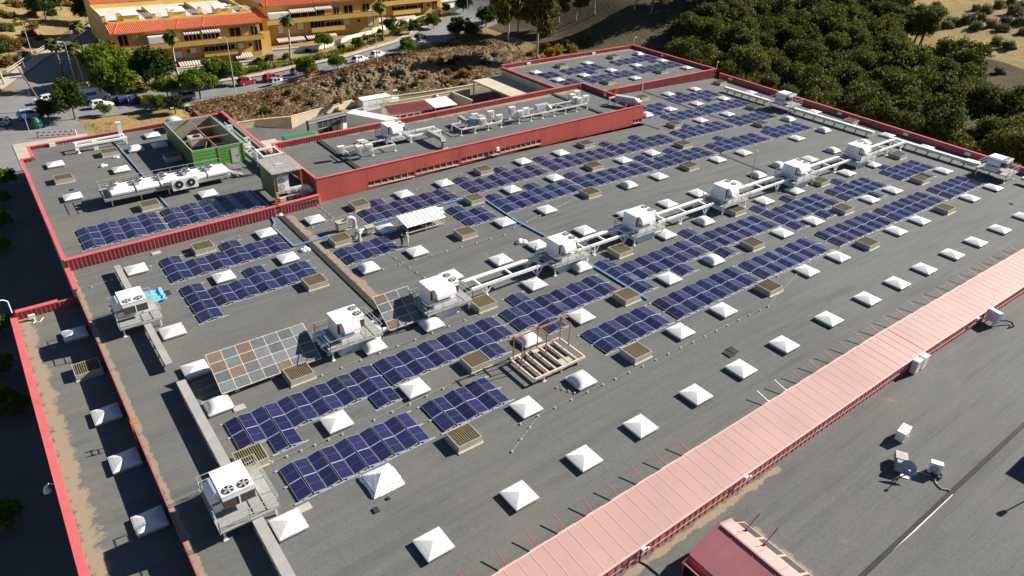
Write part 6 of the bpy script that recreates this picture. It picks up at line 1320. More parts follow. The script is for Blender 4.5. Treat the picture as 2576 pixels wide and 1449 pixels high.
# ================================================================ street furniture
def lamp(label, D, h, arm=1.0, rz=0, mat=None):
    p = hit(D); o = thing('street_lamp', label, 'street lamp', p, rz, 'tall grey street lamps'); b = MB(); b.tube([(0, 0, -.2), (0, 0, h)], [.10, .06], 8); b.build('pole', mat or m_galv, o); b = MB(); b.tube([(0, 0, h), (arm * .5, 0, h + .2), (arm, 0, h + .15)], .05, 6); ar = b.build('arm', mat or m_galv, o); b = MB(); b.box(arm - .1, -.16, h + .06, arm + .6, .16, h + .2); b.build('lamp_head', m_white, o)
lamp('street lamp rising over the cars beside the small dark red car', T(0, 0, 2372, 952), 11.0, 1, pi); lamp('street lamp standing between the two white hatchbacks', TX(1220, 638), 11.5, .8, pi); lamp('street lamp behind the big near tree', T(0, 0, 785, 915), 9.5, .6, pi)
lamp('slim street lamp beside the side road footpath', T(0, 0, 352, 640), 9.0, .5, pi); lamp('slim street lamp farther up beside the dark round tree', T(0, 0, 805, 185), 9, .5, pi); lamp('street lamp at the far bend by the white house', TX(2125, 190), 9, .6, pi)
p = hit(T(0, 0, 462, 1115)); o = thing('telegraph_pole', 'leaning brown wooden pole by the side road', 'pole', p); b = MB(); b.tube([(0, 0, 0), (-2.2, 1.4, 8.2)], [.16, .11], 8); b.build('pole', M('wood_pole', (.20, .10, .06), .9), o); b = MB(); b.bar((-2.3, 1.2, 7.9), (-1.9, 1.7, 8.0), .1); b.tube([(-2.15, 1.4, 8.1), (-1.6, 4, 3), (-1.2, 6, 0)], .02, 4); b.build('stay', m_rail, o)
p = hit(T(0, 0, 50, 855)); o = thing('concrete_post', 'short thick concrete post at the left edge by the footpath', 'post', p); b = MB(); b.tube([(0, 0, 0), (-.35, .3, 5.5)], [.22, .15], 8); b.build('shaft', m_concrete, o); b = MB(); b.box(-.35, -.35, -.02, .35, .35, .2); b.build('base', m_concrete, o)
p = hit(T(0, 0, 260, 710)); o = thing('road_sign', 'blue road sign on a thin pole beside the footpath', 'sign', p); b = MB(); b.tube([(0, 0, 0), (-.2, .1, 4)], .05, 6); b.build('pole', m_galv, o); b = MB(); b.box(-.6, -.02, 3.2, .2, .03, 4.1); b.build('plate', M('sign_navy', (.05, .10, .28), .5), o)
p = hit(T(0, 0, 300, 1340)); o = thing('road_sign', 'small round blue sign beside the green bottle bank', 'sign', p); b = MB(); b.tube([(0, 0, 0), (0, 0, 3)], .05, 6); b.build('pole', m_galv, o); b = MB(); b.tube([(0, -.05, 3.1), (0, -.09, 3.1)], .42, 16); sg = b.build('sign_disc', M('sign_blue2', (.04, .16, .5), .5), o); b = MB(); b.bar((-.25, -.1, 2.9), (.25, -.1, 3.3), .1, .02); b.build('sign_bar', m_white, sg)
p = hit(T(0, 0, 380, 1290)); o = thing('bottle_bank', 'dark green bell-shaped bottle bank by the side road', 'bottle bank', p); b = MB(); b.tube([(0, 0, 0), (0, 0, .5), (0, 0, 1.3), (0, 0, 1.9), (0, 0, 2.1)], [.75, .95, .9, .5, .15], 14); b.build('shell', M('bottle_green', (.01, .09, .06), .5), o); b = MB(); b.tube([(0, 0, 2.05), (0, 0, 2.35)], .12, 8); b.box(-.96, -.3, 1.2, -.85, .3, 1.5); b.build('lifting_eye', m_dark, o)
p, q = hit(T(0, 0, 388, 1390)), hit(T(0, 0, 772, 1370)); o = thing('boom_barrier', 'red and white striped barrier across the entrance lane', 'barrier', p, atan2(q.y - p.y, q.x - p.x)); Lb = (q - p).length
for k, z in enumerate((.95, .45)):
    n = 14
    for i in range(n): b = MB(); b.bar((Lb * i / n, 0, z), (Lb * (i + 1) / n, 0, z), .08, .18); b.build('stripe', m_white if (i + k) % 2 else m_redd, o)
for x in (0, Lb): b = MB(); b.bar((x, 0, 0), (x, 0, 1.15), .14); b.build('post', m_redd if x == 0 else m_white, o)
BN = (('dark brown', (.06, .045, .035), 1165), ('dark blue', (.02, .05, .16), 1245), ('navy', (.025, .04, .09), 1360), ('yellow', (.62, .42, .06), 1475))
for nm, c, x in BN:
    p = hit(T(0, 0, x, 1050)); o = thing('waste_bin', '%s waste container in the row of bins under the trees' % nm, 'bin', (p.x, p.y, p.z), .1, 'row of street waste containers'); b = MB(); b.hexa([(-.7, -.5, .2), (.7, -.5, .2), (.7, .5, .2), (-.7, .5, .2), (-.85, -.6, 1.4), (.85, -.6, 1.4), (.85, .6, 1.4), (-.85, .6, 1.4)]); mm = M('bin_' + nm.replace(' ', '_'), c, .5, .15, 2); b.build('tub', mm, o); b = MB(); b.hexa([(-.88, -.62, 1.4), (.88, -.62, 1.4), (.88, .62, 1.4), (-.88, .62, 1.4), (-.7, -.3, 1.7), (.7, -.3, 1.7), (.7, .4, 1.7), (-.7, .4, 1.7)]); b.build('lid', mm, o)
    for x_ in (-.6, .6): w_ = MB(); w_.tube([(x_, -.5, .12), (x_, -.42, .12)], .12, 8); w_.build('wheel', m_tyre, o)
def rail_run(label, name, A, h, mat, step=2.0):
    P = [Vector((x, y, ground(x, y) + .1)) for x, y in A]; o = thing(name, label, 'railing', P[0]); b = MB()
    for p, q in zip(P, P[1:]):
        n = max(1, int((q - p).length / step))
        for k in (1, .5): b.bar(p - P[0] + Vector((0, 0, h * k)), q - P[0] + Vector((0, 0, h * k)), .06)
        for i in range(n): u = p + (q - p) * (i / n) - P[0]; b.bar(u, u + Vector((0, 0, h)), .06)
    b.build('rail', mat, o)
rail_run('thin grey railing along the near kerb above the bank', 'kerb_railing', [(x, lerp_tab(YE, x) - .3) for x in range(36, 106, 4)], 1.0, m_rail); rail_run('pale roadside barrier along the side road footpath', 'crash_barrier', [(-7.6, 146.2), (3.1, 169.2), (16.7, 195.2), (40.7, 234.2)], .9, m_whiteold, 4)
# ================================================================ apartment blocks
m_tile = M('red_roof_tiles', (.52, .135, .06), .85, .2, 1.5); m_awn = M('striped_awning', (.62, .55, .50), .9, .08, 2); m_awns = M('awning_stripe', (.25, .16, .13), .9); m_shut = M('white_shutter', (.62, .61, .58), .7, .06)
def tiles(b, x0, x1, y0, z0, y1, z1, sp=.36):
    n = max(1, int((x1 - x0) / sp))
    for i in range(n):
        a = x0 + (x1 - x0) * i / n; c = x0 + (x1 - x0) * (i + .6) / n; e = x0 + (x1 - x0) * (i + 1) / n; m_ = (a + c) / 2
        for u, v, p, q in ((a, m_, 0, .10), (m_, c, .10, 0), (c, e, 0, 0)): b.face([(u, y0, z0 + p), (v, y0, z0 + q), (v, y1, z1 + q), (u, y1, z1 + p)])
def window(o, x, y, z, w_, h, shut=False, frame=None):
    f_ = MB()
    for a in ((x - w_ / 2 - .1, z - .1, x + w_ / 2 + .1, z), (x - w_ / 2 - .1, z + h, x + w_ / 2 + .1, z + h + .1), (x - w_ / 2 - .1, z, x - w_ / 2, z + h), (x + w_ / 2, z, x + w_ / 2 + .1, z + h)): f_.box(a[0], y - .07, a[1], a[2], y + .02, a[3])
    fr = f_.build('window', frame or m_maroon, o); g = MB(); g.box(x - w_ / 2, y - .03, z, x + w_ / 2, y + .01, z + h); g.build('shutter' if shut else 'pane', m_shut if shut else m_glass, fr)
    if not shut: f_ = MB(); f_.box(x - .03, y - .05, z, x + .03, y - .03, z + h); f_.build('glazing_bar', m_white, fr)
def awning(o, x0, x1, y0, z0, d, dz_, drop=.25):
    b = MB(); n = max(4, int((x1 - x0) / .28))
    for i in range(n):
        a, c = x0 + (x1 - x0) * i / n, x0 + (x1 - x0) * (i + 1) / n; b.face([(a, y0 - d, z0 - dz_), (c, y0 - d, z0 - dz_), (c, y0, z0), (a, y0, z0)], i % 2); b.face([(a, y0 - d, z0 - dz_ - drop), (c, y0 - d, z0 - dz_ - drop), (c, y0 - d, z0 - dz_), (a, y0 - d, z0 - dz_)], i % 2)
    b.build('awning', [m_awn, m_awns], o)
def block(label, loc, rz, L_, D_, zs, eave, spec, wall=m_yellow, hip=True, chim=(), terr=True):
    """loc = left front corner on the ground; zs = floor levels above it; eave height"""
    o = thing('apartment_block', label, 'building', loc, rz, 'ochre apartment blocks'); b = MB(); b.box(0, 0, -1, L_, D_, eave); b.build('wall', wall, o)
    t = MB(); ze = eave - .15; rd, rh = 3.4, 1.25; tiles(t, -.6, L_ + .5, -.8, ze, rd, ze + rh); t.box(-.6, -.8, ze - .12, L_ + .5, rd, ze - .04)
    rf = t.build('roof', m_tile, o)
    for x in (0.5, L_ * .42, L_ * .6): c = MB(); c.bar((x - .3, -.75, ze + .1), (x + 1.4, rd, ze + rh + .12), .22, .14); c.build('hip_ridge', m_tile, rf)
    if terr:
        c = MB(); c.box(-.1, rd, eave - .2, L_ + .1, D_, eave + .55); c.build('terrace', m_terr, o); c = MB()
        for a in ((0, rd, L_, rd + .25), (0, D_ - .25, L_, D_), (0, rd, .25, D_), (L_ - .25, rd, L_, D_), (L_ * .33, rd, L_ * .33 + .2, D_ * .8), (L_ * .66, rd, L_ * .66 + .2, D_ * .9)): c.box(a[0], a[1], eave + .5, a[2], a[3], eave + 1.45)
        c.build('terrace_parapet', m_yellowl, o)
        for k in range(3):
            x = L_ * (.12 + .32 * k); c = MB(); c.box(x, rd + 3, eave + .55, x + 3.2, rd + 6.5, eave + 2.1); c.build('stair_head', m_yellowl, o); c = MB(); c.hexa([(x - .1, rd + 2.8, eave + 2.1), (x + 3.3, rd + 2.8, eave + 2.1), (x + 3.3, rd + 6.6, eave + 2.1), (x - .1, rd + 6.6, eave + 2.1), (x - .1, rd + 2.8, eave + 2.15), (x + 3.3, rd + 2.8, eave + 2.15), (x + 3.3, rd + 6.6, eave + 2.6), (x - .1, rd + 6.6, eave + 2.6)]); c.build('stair_roof', m_whiteold, o)
            c = MB(); rail_set(c, [(x + 4, rd + 2, eave + .6), (x + 7.5, rd + 2, eave + .6), (x + 7.5, rd + 6, eave + .6)], 1.2, .07); [c.bar((x + 4 + q * .6, rd + 2, eave + 1.9), (x + 4 + q * .6, rd + 6, eave + 1.9), .09) for q in range(7)]; c.build('pergola', m_white, o)
    for x, y in chim:
        c = MB(); c.box(x - .4, y - .35, eave + .3, x + .4, y + .35, eave + 2.3); ch = c.build('chimney', m_yellowl, o); d = MB(); d.box(x - .33, y - .28, eave + 2.3, x + .33, y + .28, eave + 2.55); d.box(x - .48, y - .43, eave + 2.55, x + .48, y + .43, eave + 2.65); d.build('chimney_cap', m_whiteold, ch)
    for it in spec:
        k = it[0]
        if k == 'win': window(o, it[1], -.02, it[2], it[3], it[4], it[5] if len(it) > 5 else False)
        elif k == 'bal':
            _, x0, x1, z, d, h = it; c = MB(); c.box(x0, -d, z - .18, x1, 0, z); c.box(x0, -d, z, x1, -d + .18, z + h); c.box(x0, -d + .18, z, x0 + .18, 0, z + h); c.box(x1 - .18, -d + .18, z, x1, 0, z + h); bl = c.build('balcony', wall, o); c = MB(); c.box(x0, -d - .02, z + h, x1, -d + .2, z + h + .07); c.build('handrail', m_maroon, bl)
        elif k == 'awn': awning(o, it[1], it[2], it[5] if len(it) > 5 else -.03, it[3], it[4], it[4] * .35)
        elif k == 'log': c = MB(); c.box(it[1], -.03, it[2], it[3], -.012, it[4]); lg = c.build('loggia', m_dark, o); c = MB(); [c.box(x, -.06, it[2], x + .07, -.03, it[4]) for x in (it[1] + (it[3] - it[1]) * f_ for f_ in (0, .3, .5, .75))]; c.build('loggia_frame', m_white, lg)
        elif k == 'ac': c = MB(); c.box(it[1] - .45, -.45, it[2], it[1] + .45, -.02, it[2] + .65); u = c.build('wall_air_conditioner', m_white if it[3] else m_pipe, o); c = MB(); c.tube([(it[1] - .1, -.46, it[2] + .32), (it[1] - .1, -.48, it[2] + .32)], .25, 12); c.build('grille', m_rail, u)
        elif k == 'port': c = MB(); c.tube([(it[1], -.02, it[2]), (it[1], -.09, it[2])], .42, 16, 0); pt = c.build('round_window', m_maroon, o); c = MB(); c.tube([(it[1], -.09, it[2]), (it[1], -.10, it[2])], .33, 14); c.build('pane', m_winglass, pt)
        elif k == 'enc': c = MB(); c.box(it[1], -1.5, it[2], it[3], -.02, it[4]); e = c.build('glazed_balcony', m_white, o); c = MB(); c.box(it[1] + .1, -1.53, it[2] + .9, it[3] - .1, -1.5, it[4] - .2); c.build('pane', m_shut, e)
    return o
gA = -3.6
block('ochre three storey apartment block nearest the side road, partly behind trees', (17.6, 144.6, gA), -.03, 30.5, 26, (0, 3, 5.8), 8.7, [
    ('bal', -1.8, 30.8, 5.2, 2.0, .95), ('bal', 17.2, 24.6, 2.4, 1.4, 1.0), ('win', 1.8, 6.0, 1.6, 2.0), ('ac', 4.2, 7.4, 1), ('log', 6.2, 5.3, 10.6, 7.7), ('enc', 6.4, 5.2, 10.4, 7.6), ('log', 13.8, 5.4, 17.4, 7.6), ('log', 17.8, 5.4, 21.4, 7.6), ('awn', 13.8, 17.3, 7.9, 1.2), ('awn', 17.6, 21.6, 8.1, 1.6), ('win', 25.0, 5.6, 2.2, 2.0), ('ac', 27.4, 7.3, 0), ('win', 29.3, 5.6, 1.3, 1.9),
    ('win', 4.6, 2.3, 1.5, 1.5, True), ('win', 8.2, 2.3, 1.5, 1.5, True), ('win', 12.0, 2.3, 1.7, 1.5, True), ('port', 14.3, 3.6), ('win', 15.3, 3.0, 1.4, 1.3, True), ('log', 17.6, 2.6, 20.8, 4.6), ('log', 21.0, 2.6, 24.3, 4.6), ('awn', 17.4, 21, 4.9, .9), ('awn', 21.2, 24.5, 4.9, .9), ('win', 25.8, 3.0, 1.4, 1.3, True), ('port', 28.0, 3.6), ('win', 29.8, 2.4, 1.3, 2.2),
    ('awn', 11.5, 18.5, 2.1, 2.6), ('log', 12, 0, 18, 1.8), ('awn', 24, 28, 2.0, 1.8)], chim=((-.2, 5.5), (3.0, 7.5), (9.5, 4), (13, 4.6), (14, 7), (20, 8), (23.5, 5), (26.5, 7), (28.5, 4.6)))
def roomside():
    o = bpy.data.objects
block('middle ochre apartment block above the white garden walls', (53.2, 152.6, -2.6), -.015, 30, 24, (0, 3, 5.8), 9.2, [
    ('bal', -.6, 31.2, 5.2, 2.0, 1.0), ('bal', 10.6, 19.6, 2.4, 1.5, 1.0), ('enc', .2, 5.2, 5.5, 7.6), ('awn', 5.6, 12, 8.2, 1.9), ('awn', 12.2, 16.5, 8.3, 1.6), ('log', 6, 5.3, 15, 7.4), ('win', 18.2, 5.5, 1.2, 2.0), ('win', 21.5, 5.6, 2.2, 2.0), ('win', 26.5, 5.4, 1.8, 2.3), ('win', 29.2, 5.8, .9, 1.6),
    ('win', 3.2, 2.5, 1.5, 1.9, True), ('win', 8.3, 2.9, 1.7, 1.7, True), ('log', 10.8, 2.6, 14.6, 4.6), ('log', 15.0, 2.6, 19.2, 4.6), ('awn', 15, 19.3, 4.9, .9), ('win', 20.7, 2.9, 1.8, 1.8, True), ('port', 24.2, 3.8), ('win', 27.5, 2.3, 1.8, 2.6, True), ('awn', 1.5, 8.5, 1.9, 2.4), ('awn', 9, 17, 2.0, 2.4), ('log', 9, -.2, 17, 1.5)], chim=((4, 5), (9, 8), (16, 5), (22, 7), (27, 5)))
block('ochre apartment block farthest along the street beside a white house', (84.3, 161.8, -2.4), .05, 25, 20, (0, 3, 5.8), 9.0, [
    ('bal', -.5, 25, 5.2, 1.9, 1.0), ('bal', 8.0, 17.0, 2.4, 1.5, 1.0), ('win', 5.8, 2.6, 1.5, 1.7, True), ('log', 8.3, 2.6, 12.3, 4.6), ('log', 12.8, 2.6, 16.8, 4.6), ('awn', 8.2, 12.4, 4.9, .9), ('awn', 12.7, 17, 4.9, .9), ('win', 18.0, 3.0, 1.3, 1.5), ('port', 20.7, 3.8), ('win', 23, 2.6, 1.4, 2.2), ('log', 3, 5.3, 10, 7.4), ('log', 13, 5.3, 20, 7.4), ('awn', 1, 8, 2.0, 2.4), ('awn', 8.5, 15, 2.1, 2.4), ('win', 3, 2.6, 1.4, 1.7, True)], chim=((5, 6), (15, 6)))
o = thing('white_house', 'white house with a green band at the top of the picture', 'house', (113, 168, -2.5), .15); b = MB(); b.box(0, 0, -1, 22, 10, 3.2); b.build('wall', m_white, o); b = MB(); b.box(5, -.06, 1.6, 13, 0, 2.6); b.build('green_band', m_greend, o); b = MB(); b.box(-.3, -.3, 3.2, 22.3, 10.3, 3.5); b.build('roof', m_terr, o); [window(o, x, -.02, .5, 1.2, 1.3) for x in (2, 16, 19)]
def link_wing(label, loc, L_, D_, H):
    o = thing('apartment_wing', label, 'building', loc); b = MB(); b.box(0, 0, -1, L_, D_, H); b.build('wall', m_yellow, o); t = MB(); tiles(t, -.3, L_ + .3, -.5, H, D_, H + 1.3); t.build('roof', m_tile, o); window(o, L_ * .5, -.02, H - 2.4, 1.4, 1.6)
    return o
link_wing('recessed ochre link wing between the first and middle apartment blocks', (48.2, 151, -3.0), 4.8, 9, 6.8)
for x, y, l in ((20, 178, 'ochre block with tiled roof behind the first apartment block, left one'), (36, 182, 'ochre block with tiled roof behind the first apartment block, right one')):
    o = thing('rear_block', l, 'building', (x, y, -3)); b = MB(); b.box(0, 0, -1, 13, 12, 8.6); b.build('wall', m_yellowl, o); t = MB(); tiles(t, -.4, 13.4, -.6, 8.5, 6, 10.4); t.face([(-.4, 12.6, 8.5), (13.4, 12.6, 8.5), (13.4, 6, 10.4), (-.4, 6, 10.4)]); t.build('roof', m_tile, o); [window(o, q, -.02, 5.5, 1.3, 1.6) for q in (3, 9)]; c = MB(); c.box(5, 3, 9, 6, 4, 11.5); c.build('chimney', m_yellowl, o)
wall_run('white garden wall in front of the middle apartment block', 'garden_wall', [(50.0, 142.2), (60.5, 141.2), (66.5, 143.2), (72.5, 147.6), (80, 150.5)], -3.2, -1.3, .3, m_white, m_whiteold); wall_run('white garden wall at the foot of the first apartment block', 'garden_wall', [(27.5, 139.6), (48, 138.2)], -3.9, -2.3, .3, m_white, m_whiteold)
wall_run('white garden wall below the farthest apartment block', 'garden_wall', [(80.5, 151), (90, 156), (108, 163)], -2.7, -1.0, .3, m_white, m_whiteold)
wall_run('short pale retaining wall under the big trees by the corner', 'garden_wall', [(8.5, 136), (14, 138.5), (27, 139.4)], -4.3, -2.6, .35, m_beige)
# ================================================================ vegetation
def proj(p):
    q = R3.transposed() @ (Vector(p) - CL); return (1288 + CAM_F * q.x / -q.z, 724.5 - CAM_F * q.y / -q.z)
def hit_h(D, h):                              # the spot of ground whose point h metres up lies on that line of sight
    d = ray(D); t = 60.
    while t < 600:
        p = CL + d * t
        if p.z < ground(p.x, p.y) + h: p.z = ground(p.x, p.y); return p
        t += .5
    return CL + d * 400
def rnd_dir():
    while True:
        v = Vector((random.uniform(-1, 1), random.uniform(-1, 1), random.uniform(-1, 1)))
        if .05 < v.length < 1: return v.normalized()
def clump(b, c, s, n, mi, up=.3, long=1.0, droop=0):
    for _ in range(n):
        o = Vector(c) + rnd_dir() * s * .8; a = rnd_dir(); a.z -= droop; a.normalize(); q = a.cross(rnd_dir())
        if q.length < .1: continue
        q.normalize(); k = s * random.uniform(.5, 1); a = a * k * long; q = q * k * .55
        b.face([o - a, o + q * .9, o + a, o - q * .9], mi)
def crown(seed, lobes, n, s, per=5, inner=.62, long=1.0, droop=0, nm=2, flat=.0):
    random.seed(seed); b = MB(); tot = sum(l[3] ** 2 for l in lobes)
    for cx, cy, cz, r, *sq in lobes:
        zq = sq[0] if sq else .85
        for _ in range(int(n * r * r / tot)):
            d = rnd_dir()
            if d.z < -.5 and random.random() < .6: d.z = -d.z * .3
            k = r * random.uniform(inner, 1.04) * (1 + .16 * sin(d.x * 7 + seed) * sin(d.y * 6) + .1 * sin(d.z * 9))
            clump(b, (cx + d.x * k, cy + d.y * k, cz + d.z * k * zq), s * random.uniform(.7, 1.3), per, random.randrange(nm), long=long, droop=droop)
    return b
def lobes(seed, n, R, z0, H, spread=.62):
    random.seed(seed); L_ = [(0, 0, z0 + H * .5, R * .62, .95)]
    for i in range(n):
        a = 2 * pi * i / n * 1.6 + random.uniform(-.5, .5); h = random.uniform(.15, .95); rr = R * spread * (1 - .55 * abs(h - .4))
        L_.append((rr * cos(a), rr * sin(a), z0 + H * h, R * random.uniform(.30, .46), .85))
    return L_
def trunk(H, r, bend=.3, limbs=5, seed=1, top=.6, spread=1.6):
    random.seed(seed); b = MB(); P = [(bend * sin(2.2 * t), bend * t * .6, H * t) for t in (0, .25, .5, .75, 1)]; b.tube(P, [r * 1.25, r, r * .85, r * .6, r * .25], 8)
    for i in range(limbs):
        t = random.uniform(.35, .85); a = random.uniform(0, 2 * pi); p = Vector((bend * sin(2.2 * t), bend * t * .6, H * t)); q = p + Vector((cos(a) * spread, sin(a) * spread, H * .25)); b.tube([p, p.lerp(q, .5) + Vector((0, 0, .1)), q], [r * .45, r * .3, r * .12], 6)
    return b
l_pine = [leaf('pine_needles', (.062, .092, .016), .30), leaf('pine_needles_light', (.105, .135, .022), .34)]
l_street = [leaf('street_leaf', (.075, .150, .010), .32), leaf('street_leaf_light', (.105, .175, .010), .36)]
l_dark = [leaf('dark_leaf', (.038, .080, .014), .25), leaf('dark_leaf_light', (.045, .080, .014), .28)]
l_euc = [leaf('eucalyptus_leaf', (.075, .088, .014), .32), leaf('eucalyptus_light', (.125, .125, .022), .34)]
l_olive = [leaf('olive_leaf', (.115, .150, .075), .25), leaf('olive_light', (.165, .20, .11), .28)]
l_dry = [leaf('dry_shrub', (.135, .105, .035), .2), leaf('dry_shrub_light', (.21, .155, .055), .2)]
l_rust = [leaf('rusty_grass', (.17, .10, .04), .2), leaf('tan_grass', (.24, .175, .075), .25)]
l_palm = [leaf('palm_frond', (.055, .085, .016), .25), leaf('palm_frond_light', (.115, .135, .035), .25)]
l_yel = [leaf('yellow_bloom', (.36, .27, .012), .3), leaf('yellow_green', (.15, .16, .02), .3)]
C = {}
for i in range(5): C['pine%d' % i] = (crown(11 + i, lobes(5 + i, 12, 1, .52, 1.35, .60), 2300, .062, 4, .5).data('pine_crown', l_pine), trunk(1.5, .055, .1, 6, i, spread=.5).data('pine_trunk', m_bark))
for i in range(3): C['street%d' % i] = (crown(31 + i, lobes(15 + i, 9, 1, .62, 1.0, .66), 1700, .085, 5, .45).data('tree_crown', l_street), trunk(1.2, .045, .05, 6, i, spread=.45).data('tree_trunk', m_bark))
for i in range(2): C['dark%d' % i] = (crown(41 + i, lobes(25 + i, 10, 1, .5, 1.25, .6), 1600, .08, 5, .45).data('tree_crown', l_dark), trunk(1.2, .05, .05, 6, i, spread=.45).data('tree_trunk', m_bark))
for i in range(3): C['euc%d' % i] = (crown(51 + i, lobes(35 + i, 13, 1, .7, 2.6, .62), 2600, .072, 5, .35, 1.8, .9).data('eucalyptus_crown', l_euc), trunk(3.0, .05, .12, 8, i, spread=.5).data('eucalyptus_trunk', m_barkp))
for k, lm in (('dry', l_dry), ('olive', l_olive), ('green', l_dark), ('yellow', l_yel), ('bush', l_street)):
    for i in range(2): C[k + str(i)] = (crown(61 + i, lobes(45 + i, 6, 1, .0, .75, .6), 800, .085, 5, .3).data('shrub_foliage', lm), None)
def plant(name, key, p, R, label, cat, group, z=0, sx=1.0):
    cr, tk = C[key]; rz = random.uniform(0, 6.28)
    if tk is None:
        o = link(name, cr, None, (p[0], p[1], p[2] + z), (0, 0, rz)); o.scale = (R * sx, R * sx, R); return tag(o, label, cat, group)
    o = thing(name, label, cat, (p[0], p[1], p[2] + z), rz, group); o.scale = (R * sx, R * sx, R); link('crown', cr, o); link('trunk', tk, o); return o
# --- pine wood
random.seed(3); n = 0
PX = [(60, 200), (200, 290), (450, 170), (330, 430), (480, 520), (590, 190), (760, 260), (900, 560), (1000, 270), (980, 400), (1120, 90), (1200, 200), (1350, 80), (1430, 540), (1540, 150), (1620, 130), (1700, 640), (1840, 420), (2040, 560), (1990, 700), (1640, 840), (1920, 900), (2080, 900), (2250, 930), (2450, 930), (820, 330), (250, 640), (560, 760), (1120, 830)]
spots = []
def far_enough(p, d): return all((p.x - q[0]) ** 2 + (p.y - q[1]) ** 2 > d * d for q in spots)
for x, y in PX:
    p = hit_h(T(3, 0, x, y + 30), 8.0)
    if p.x < 126 + 1.7 * (p.z + 11.5) or p.x < 131: continue
    spots.append((p.x, p.y)); plant('pine_tree', 'pine%d' % (n % 5), p, random.uniform(4.9, 6.0), 'sunlit rounded pine standing out in the dark wood beyond the east parapet', 'tree', 'pines in the wood', -.3); n += 1
for x, y in [(2100, 160), (2300, 210), (1960, 300), (2440, 190), (2340, 400), (1850, 240), (2520, 330), (2200, 330), (1780, 150), (2000, 90), (2450, 60), (2250, 60)]:
    p = hit_h(T(2, 0, x, y + 25), 7.5)
    if p.x < 131: continue
    spots.append((p.x, p.y)); plant('pine_tree', 'pine%d' % (n % 5), p, random.uniform(4.6, 5.6), 'sunlit rounded pine standing out in the dark wood beyond the east parapet', 'tree', 'pines in the wood', -.3); n += 1
random.seed(8)
for i in range(2600):
    p = Vector((random.uniform(129.5, 232), random.uniform(-25, 190), 0)); p.z = ground(p.x, p.y); D = proj(p + Vector((0, 0, 8)))
    if not (1640 < D[0] < 2700 and -70 < D[1] < 520) or not far_enough(p, 6.6): continue
    if D[0] > 2270 and D[1] < 205 + .1 * (D[0] - 2300): continue
    if D[0] > 2330 and D[1] < 300: continue
    if D[0] < 1720 and D[1] > 60 - (1700 - D[0]) * .3: continue
    if n > 250: break
    Rp = random.uniform(4.2, 6.2)
    if p.z + 2.0 * Rp > .55 * (p.x - 125.5) - .6 and p.y < 108: continue
    spots.append((p.x, p.y)); plant('pine_tree', 'pine%d' % (n % 5), p, Rp, 'tall dark green pine packed among others in the wood beyond the warehouse', 'tree', 'shaded pines in the wood', -.3); n += 1
# --- eucalyptus clump and trees by the far bank
for (c, r, x, y, h, l) in ((2, 0, 250, 590, 5.4, 'largest eucalyptus drooping over the bank by the far roof corner'), (1, 0, 2535, 405, 5.0, 'pale-trunked eucalyptus left of the largest one'), (2, 0, 640, 200, 3.6, 'eucalyptus on the shaded slope right of the largest one'), (2, 0, 830, 145, 3.2, 'thin eucalyptus at the edge of the dirt clearing'), (2, 0, 470, 230, 3.6, 'eucalyptus between the largest one and the shaded slope'), (2, 0, 1230, 95, 2.6, 'small tree at the right end of the dirt clearing'), (2, 0, 60, 330, 4.6, 'bright eucalyptus behind the pale-trunked one')):
    p = hit(T(c, r, x, y)); plant('eucalyptus_tree', 'euc%d' % (n % 3), p, h, l, 'tree', 'eucalyptus trees at the street end'); n += 1
